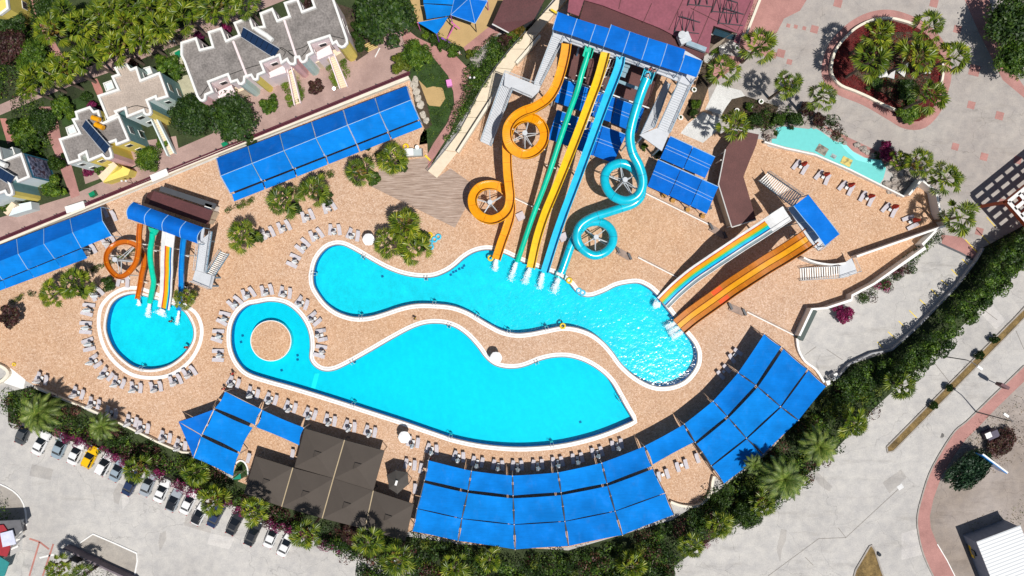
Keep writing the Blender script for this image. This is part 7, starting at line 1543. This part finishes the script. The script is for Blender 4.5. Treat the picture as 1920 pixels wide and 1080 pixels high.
def car(x, y, ang, m, label, L=4.3, kind='saloon', roofm=None):
    t = thing('parked_car', label, 'car', (0, 0, 0), 'cars parked along the magenta hedge')
    W_ = .88
    def ring_(y_, w_, z0, z1, top=.86): return [(-w_, y_, z0), (-w_ * 1.02, y_, (z0 + z1) / 2), (-w_ * top, y_, z1), (w_ * top, y_, z1), (w_ * 1.02, y_, (z0 + z1) / 2), (w_, y_, z0)]
    h = L / 2; van = kind == 'van'
    st = [(-h, .62, .35, .62), (-h + .12, .78, .25, .82), (-h + .6, W_, .2, .9), (-.6, W_, .2, .93), (.5, W_, .2, .92), (h - .75, W_, .2, .84), (h - .22, .80, .25, .74), (h, .60, .35, .58)]
    loft([ring_(*s) for s in st], m, 'body', t)
    gb, gf = (-h + (.25 if van or kind == 'hatch' else .72)), h - 1.15
    rb_, rf = gb + (.35 if kind != 'saloon' else .62), gf - .85
    H = 1.78 if van else 1.45
    def gring(y_, w_, z): return [(-w_, y_, z), (w_, y_, z)]
    # glass house: bottom loop at the belt line, top loop at the roof
    bot = [(-.76, gb, .89), (.76, gb, .89), (.78, gf, .85), (-.78, gf, .85)]; top = [(-.60, rb_, H - .03), (.60, rb_, H - .03), (.62, rf, H - .03), (-.62, rf, H - .03)]
    q = [(0, 1, 5, 4), (2, 3, 7, 6)]
    mkobj('rear_window', [bot[0], bot[1], top[1], top[0]], [(0, 1, 2, 3)], CG[0], t); mkobj('windscreen', [bot[2], bot[3], top[3], top[2]], [(0, 1, 2, 3)], CG[0], t)
    mkobj('side_window', [bot[1], bot[2], top[2], top[1]], [(0, 1, 2, 3)], CG[0], t); mkobj('side_window', [bot[3], bot[0], top[0], top[3]], [(0, 1, 2, 3)], CG[0], t)
    loft([[(-.58, rb_ - .02, H - .04), (-.52, rb_ + .02, H + .01), (.52, rb_ + .02, H + .01), (.58, rb_ - .02, H - .04)], [(-.64, rb_ + .15, H - .04), (-.56, rb_ + .15, H + .035), (.56, rb_ + .15, H + .035), (.64, rb_ + .15, H - .04)], [(-.65, rf - .2, H - .04), (-.57, rf - .2, H + .035), (.57, rf - .2, H + .035), (.65, rf - .2, H - .04)], [(-.60, rf + .03, H - .04), (-.55, rf - .02, H), (.55, rf - .02, H), (.60, rf + .03, H - .04)]], roofm or m, 'roof', t)
    for sx in (-1, 1):
        for a, b in ((bot[0 if sx < 0 else 1], top[0 if sx < 0 else 1]), (bot[3 if sx < 0 else 2], top[3 if sx < 0 else 2]), ((sx * .77, (gb + gf) / 2, .88), (sx * .62, (rb_ + rf) / 2, H - .03))): mb = MB(); mb.tube([a, b], .035, 4); mb.build('pillar', m, t)
        for y_ in (-h + .8, h - .85): mb = MB(); mb.tube([(sx * .70, y_, .31), (sx * .90, y_, .31)], .31, 12); wv_ = mb.build('wheel', RUB, t); mb = MB(); mb.tube([(sx * .89, y_, .31), (sx * .915, y_, .31)], .18, 10); mb.build('rim', GREYM, wv_)
        mb = MB(); mb.box((sx * .6, h - .1, .56), (.32, .22, .12)); mb.build('headlight', GREYM, t); mb = MB(); mb.box((sx * .64, -h + .07, .62), (.26, .12, .14)); mb.build('tail_light', plain('tail_red', (.35, .01, .01), .3), t)
        mb = MB(); mb.box((sx * .93, gf - .25, .84), (.2, .14, .12)); mb.build('mirror', m, t)
    t.location = P(x, y, .6) - Vector((0, 0, .6)); t.rotation_euler = (0, 0, ang)
cw, cs, cb, cn, ck, cy_, cg = paint('car_white', (.78, .78, .78)), paint('car_silver_blue', (.33, .41, .47), .15), paint('car_silver', (.38, .42, .46), .15), paint('car_navy', (.02, .035, .09)), paint('car_black', (.014, .016, .02)), paint('car_yellow', (.80, .48, .0)), paint('car_grey', (.07, .075, .08))
for a in [(45,810,cg,'dark grey car mostly hidden by the date palm','saloon'),(77,831,cw,'white car, leftmost white one in the row','saloon'),(113,837,cs,'pale blue silver car second in the row from the left white one','saloon'),(143,849,cw,'white car directly left of the yellow car','saloon'),(169,857,cy_,'yellow car, the only yellow one','hatch'),(197,870,cw,'plain white van right of the yellow car','van'),(221,881,cs,'pale blue car directly right of the plain white van','saloon'),(246,906,cn,'dark navy car half under a palm','saloon'),(278,907,cb,'silver car right of the navy one','saloon'),(304,920,cw,'white car between two silver cars','saloon'),(326,938,cb,'silver car with dark roof panel','hatch'),(354,941,cw,'white car right of the dark roofed silver one','saloon'),(374,964,cw,'small white car with dark sunroof under palm fronds','hatch'),(405,966,cn,'dark car with silver sides under the palm','saloon'),(440,981,ck,'black car, left one of two in a row','saloon'),(474,1000,ck,'black car, right one of two in a row','saloon'),(510,1004,cw,'white car, left of the last two white cars','saloon'),(536,1021,cw,'last white car at the right end of the row','saloon'),(737,1075,cn,'dark car cut by the bottom edge under a palm','saloon')]:
    car(a[0], a[1], -.44 + random.uniform(-.05, .03), a[2], a[3], random.uniform(4.1, 4.5) if a[4] != 'hatch' else 3.9, a[4], ck if 'roof panel' in a[3] or 'sunroof' in a[3] else None)

# ============================================================ PEOPLE
SK = plain('skin', (.42, .24, .16), .6); HAIRM = plain('dark_hair', (.02, .013, .01), .7)
def person(x, y, z, ang, label, pose, cloth, lift=0):
    t = thing('person', label, 'person', P(x, y, z), None); b = Vector(t.location)
    ca, sa = math.cos(ang), math.sin(ang)
    def W(p): return (b.x + p[0] * ca - p[1] * sa, b.y + p[0] * sa + p[1] * ca, b.z + p[2] + lift)
    if pose == 'walk': J = dict(pel=(0,0,.95), che=(0,.03,1.35), nek=(0,.04,1.5), hed=(0,.06,1.68), lsh=(-.19,.03,1.4), lel=(-.26,-.12,1.15), lha=(-.24,.05,.95), rsh=(.19,.03,1.4), rel=(.27,.12,1.16), rha=(.24,.3,1.05), lhp=(-.1,0,.92), lkn=(-.11,.2,.52), lft=(-.11,.16,.08), lto=(-.11,.32,.05), rhp=(.1,0,.92), rkn=(.11,-.05,.5), rft=(.11,-.33,.12), rto=(.11,-.22,.04))
    else: J = dict(pel=(0,0,.18), che=(0,-.12,.55), nek=(0,-.12,.70), hed=(0,-.1,.88), lsh=(-.19,-.12,.60), lel=(-.34,0,.42), lha=(-.3,.22,.36), rsh=(.19,-.12,.60), rel=(.34,0,.42), rha=(.3,.22,.36), lhp=(-.1,0,.18), lkn=(-.2,.42,.42), lft=(-.15,.78,.12), lto=(-.15,.9,.2), rhp=(.1,0,.18), rkn=(.2,.42,.42), rft=(.15,.78,.12), rto=(.15,.9,.2))
    rad = dict(pel=.15, che=.16, nek=.06, hed=.105, lsh=.06, lel=.043, lha=.036, rsh=.06, rel=.043, rha=.036, lhp=.10, lkn=.065, lft=.04, lto=.035, rhp=.10, rkn=.065, rft=.04, rto=.035)
    E = [('pel','che'),('che','nek'),('nek','hed'),('che','lsh'),('lsh','lel'),('lel','lha'),('che','rsh'),('rsh','rel'),('rel','rha'),('pel','lhp'),('lhp','lkn'),('lkn','lft'),('lft','lto'),('pel','rhp'),('rhp','rkn'),('rkn','rft'),('rft','rto')]
    ks = list(J); V = [Vector(W(J[k])) - b for k in ks]; RR = [rad[k] for k in ks]; EE = [(ks.index(a), ks.index(c)) for a, c in E]
    for side in ('l', 'r'):   # five fingers per hand
        h = Vector(J[side + 'ha']); el = Vector(J[side + 'el']); d = (h - el).normalized(); q = d.cross(Vector((0, 0, 1))).normalized()
        for f in range(4):
            k0 = len(V); s = (f - 1.5) * .02; ln = (.07, .085, .08, .06)[f]
            V += [Vector(W(h + d * .05 + q * s)) - b, Vector(W(h + d * (.05 + ln) + q * s * 1.2 - Vector((0, 0, .02)))) - b]; RR += [.011, .008]; EE += [(ks.index(side + 'ha'), k0), (k0, k0 + 1)]
        k0 = len(V); V.append(Vector(W(h + d * .03 + q * .05)) - b); RR.append(.011); EE.append((ks.index(side + 'ha'), k0))
    me = bpy.data.meshes.new('body'); me.from_pydata([tuple(v) for v in V], EE, []); me.materials.append(SK); o = bpy.data.objects.new('body', me); COL.objects.link(o); o.parent = t
    sm = o.modifiers.new('skin', 'SKIN'); sv = me.skin_vertices[0].data
    for i, r in enumerate(RR): sv[i].radius = (r, r)
    sv[0].use_root = True; ss = o.modifiers.new('sub', 'SUBSURF'); ss.levels = 1; ss.render_levels = 1
    hd = Vector(W(J['hed'])); mb = MB(); mb.blob((hd.x, hd.y, hd.z + .0), (.125, .13, .15), 3, 10, 6, .04); mb.build('hair', HAIRM, t)
    if cloth:
        p0, p1 = Vector(W(J['pel'])), Vector(W(J['che'])); mb = MB(); mb.tube([p0 - (p1 - p0) * .35, p0, p0.lerp(p1, .5), p1 + (p1 - p0) * .12], [.19, .20, .18, .19], 10); mb.build('clothing', cloth, t)
    return t
SH = plain('black_clothes', (.02, .02, .025), .8); SY = plain('yellow_clothes', (.7, .45, .02), .8); SR = plain('red_clothes', (.55, .03, .02), .8)
person(780, 597, .02, 2.6, 'person in yellow walking on the strip between the two pools', 'walk', SY)
person(440, 699, .02, 1.0, 'person in red walking beside the left lobe of the lower pool', 'walk', SR)
person(424, 727, .02, .4, 'person in red standing at the corner of the blue sails', 'walk', SR)
person(750, 817, .02, -.8, 'person in black beside the lower white parasol', 'walk', SH)
person(1216, 133, D, 3.3, 'person in red at the top of the cyan tube slide', 'walk', SR)
person(1224, 136, D, 2.8, 'person with pink top behind the swim ring at the slide top', 'walk', plain('pink_clothes', (.6, .25, .25), .8))
person(1214, 142, D + .25, 3.3, 'person sitting in the cyan ring at the tube entrance', 'sit', plain('white_clothes', (.7, .7, .7), .8))
person(355, 650, -.75, 2.0, 'person in red bathing at the right rim of the round pool', 'walk', SR)
person(326, 602, -.9, 0, 'bather with dark hair below the deep blue slide end', 'walk', SH)
person(808, 858, .02, 0, 'person in red at the corner of the widest canopy', 'walk', SR)
person(862, 103, .02, 1.2, 'person in pale clothes on the path beside the playground', 'walk', plain('white_clothes', (.7, .7, .7), .8))
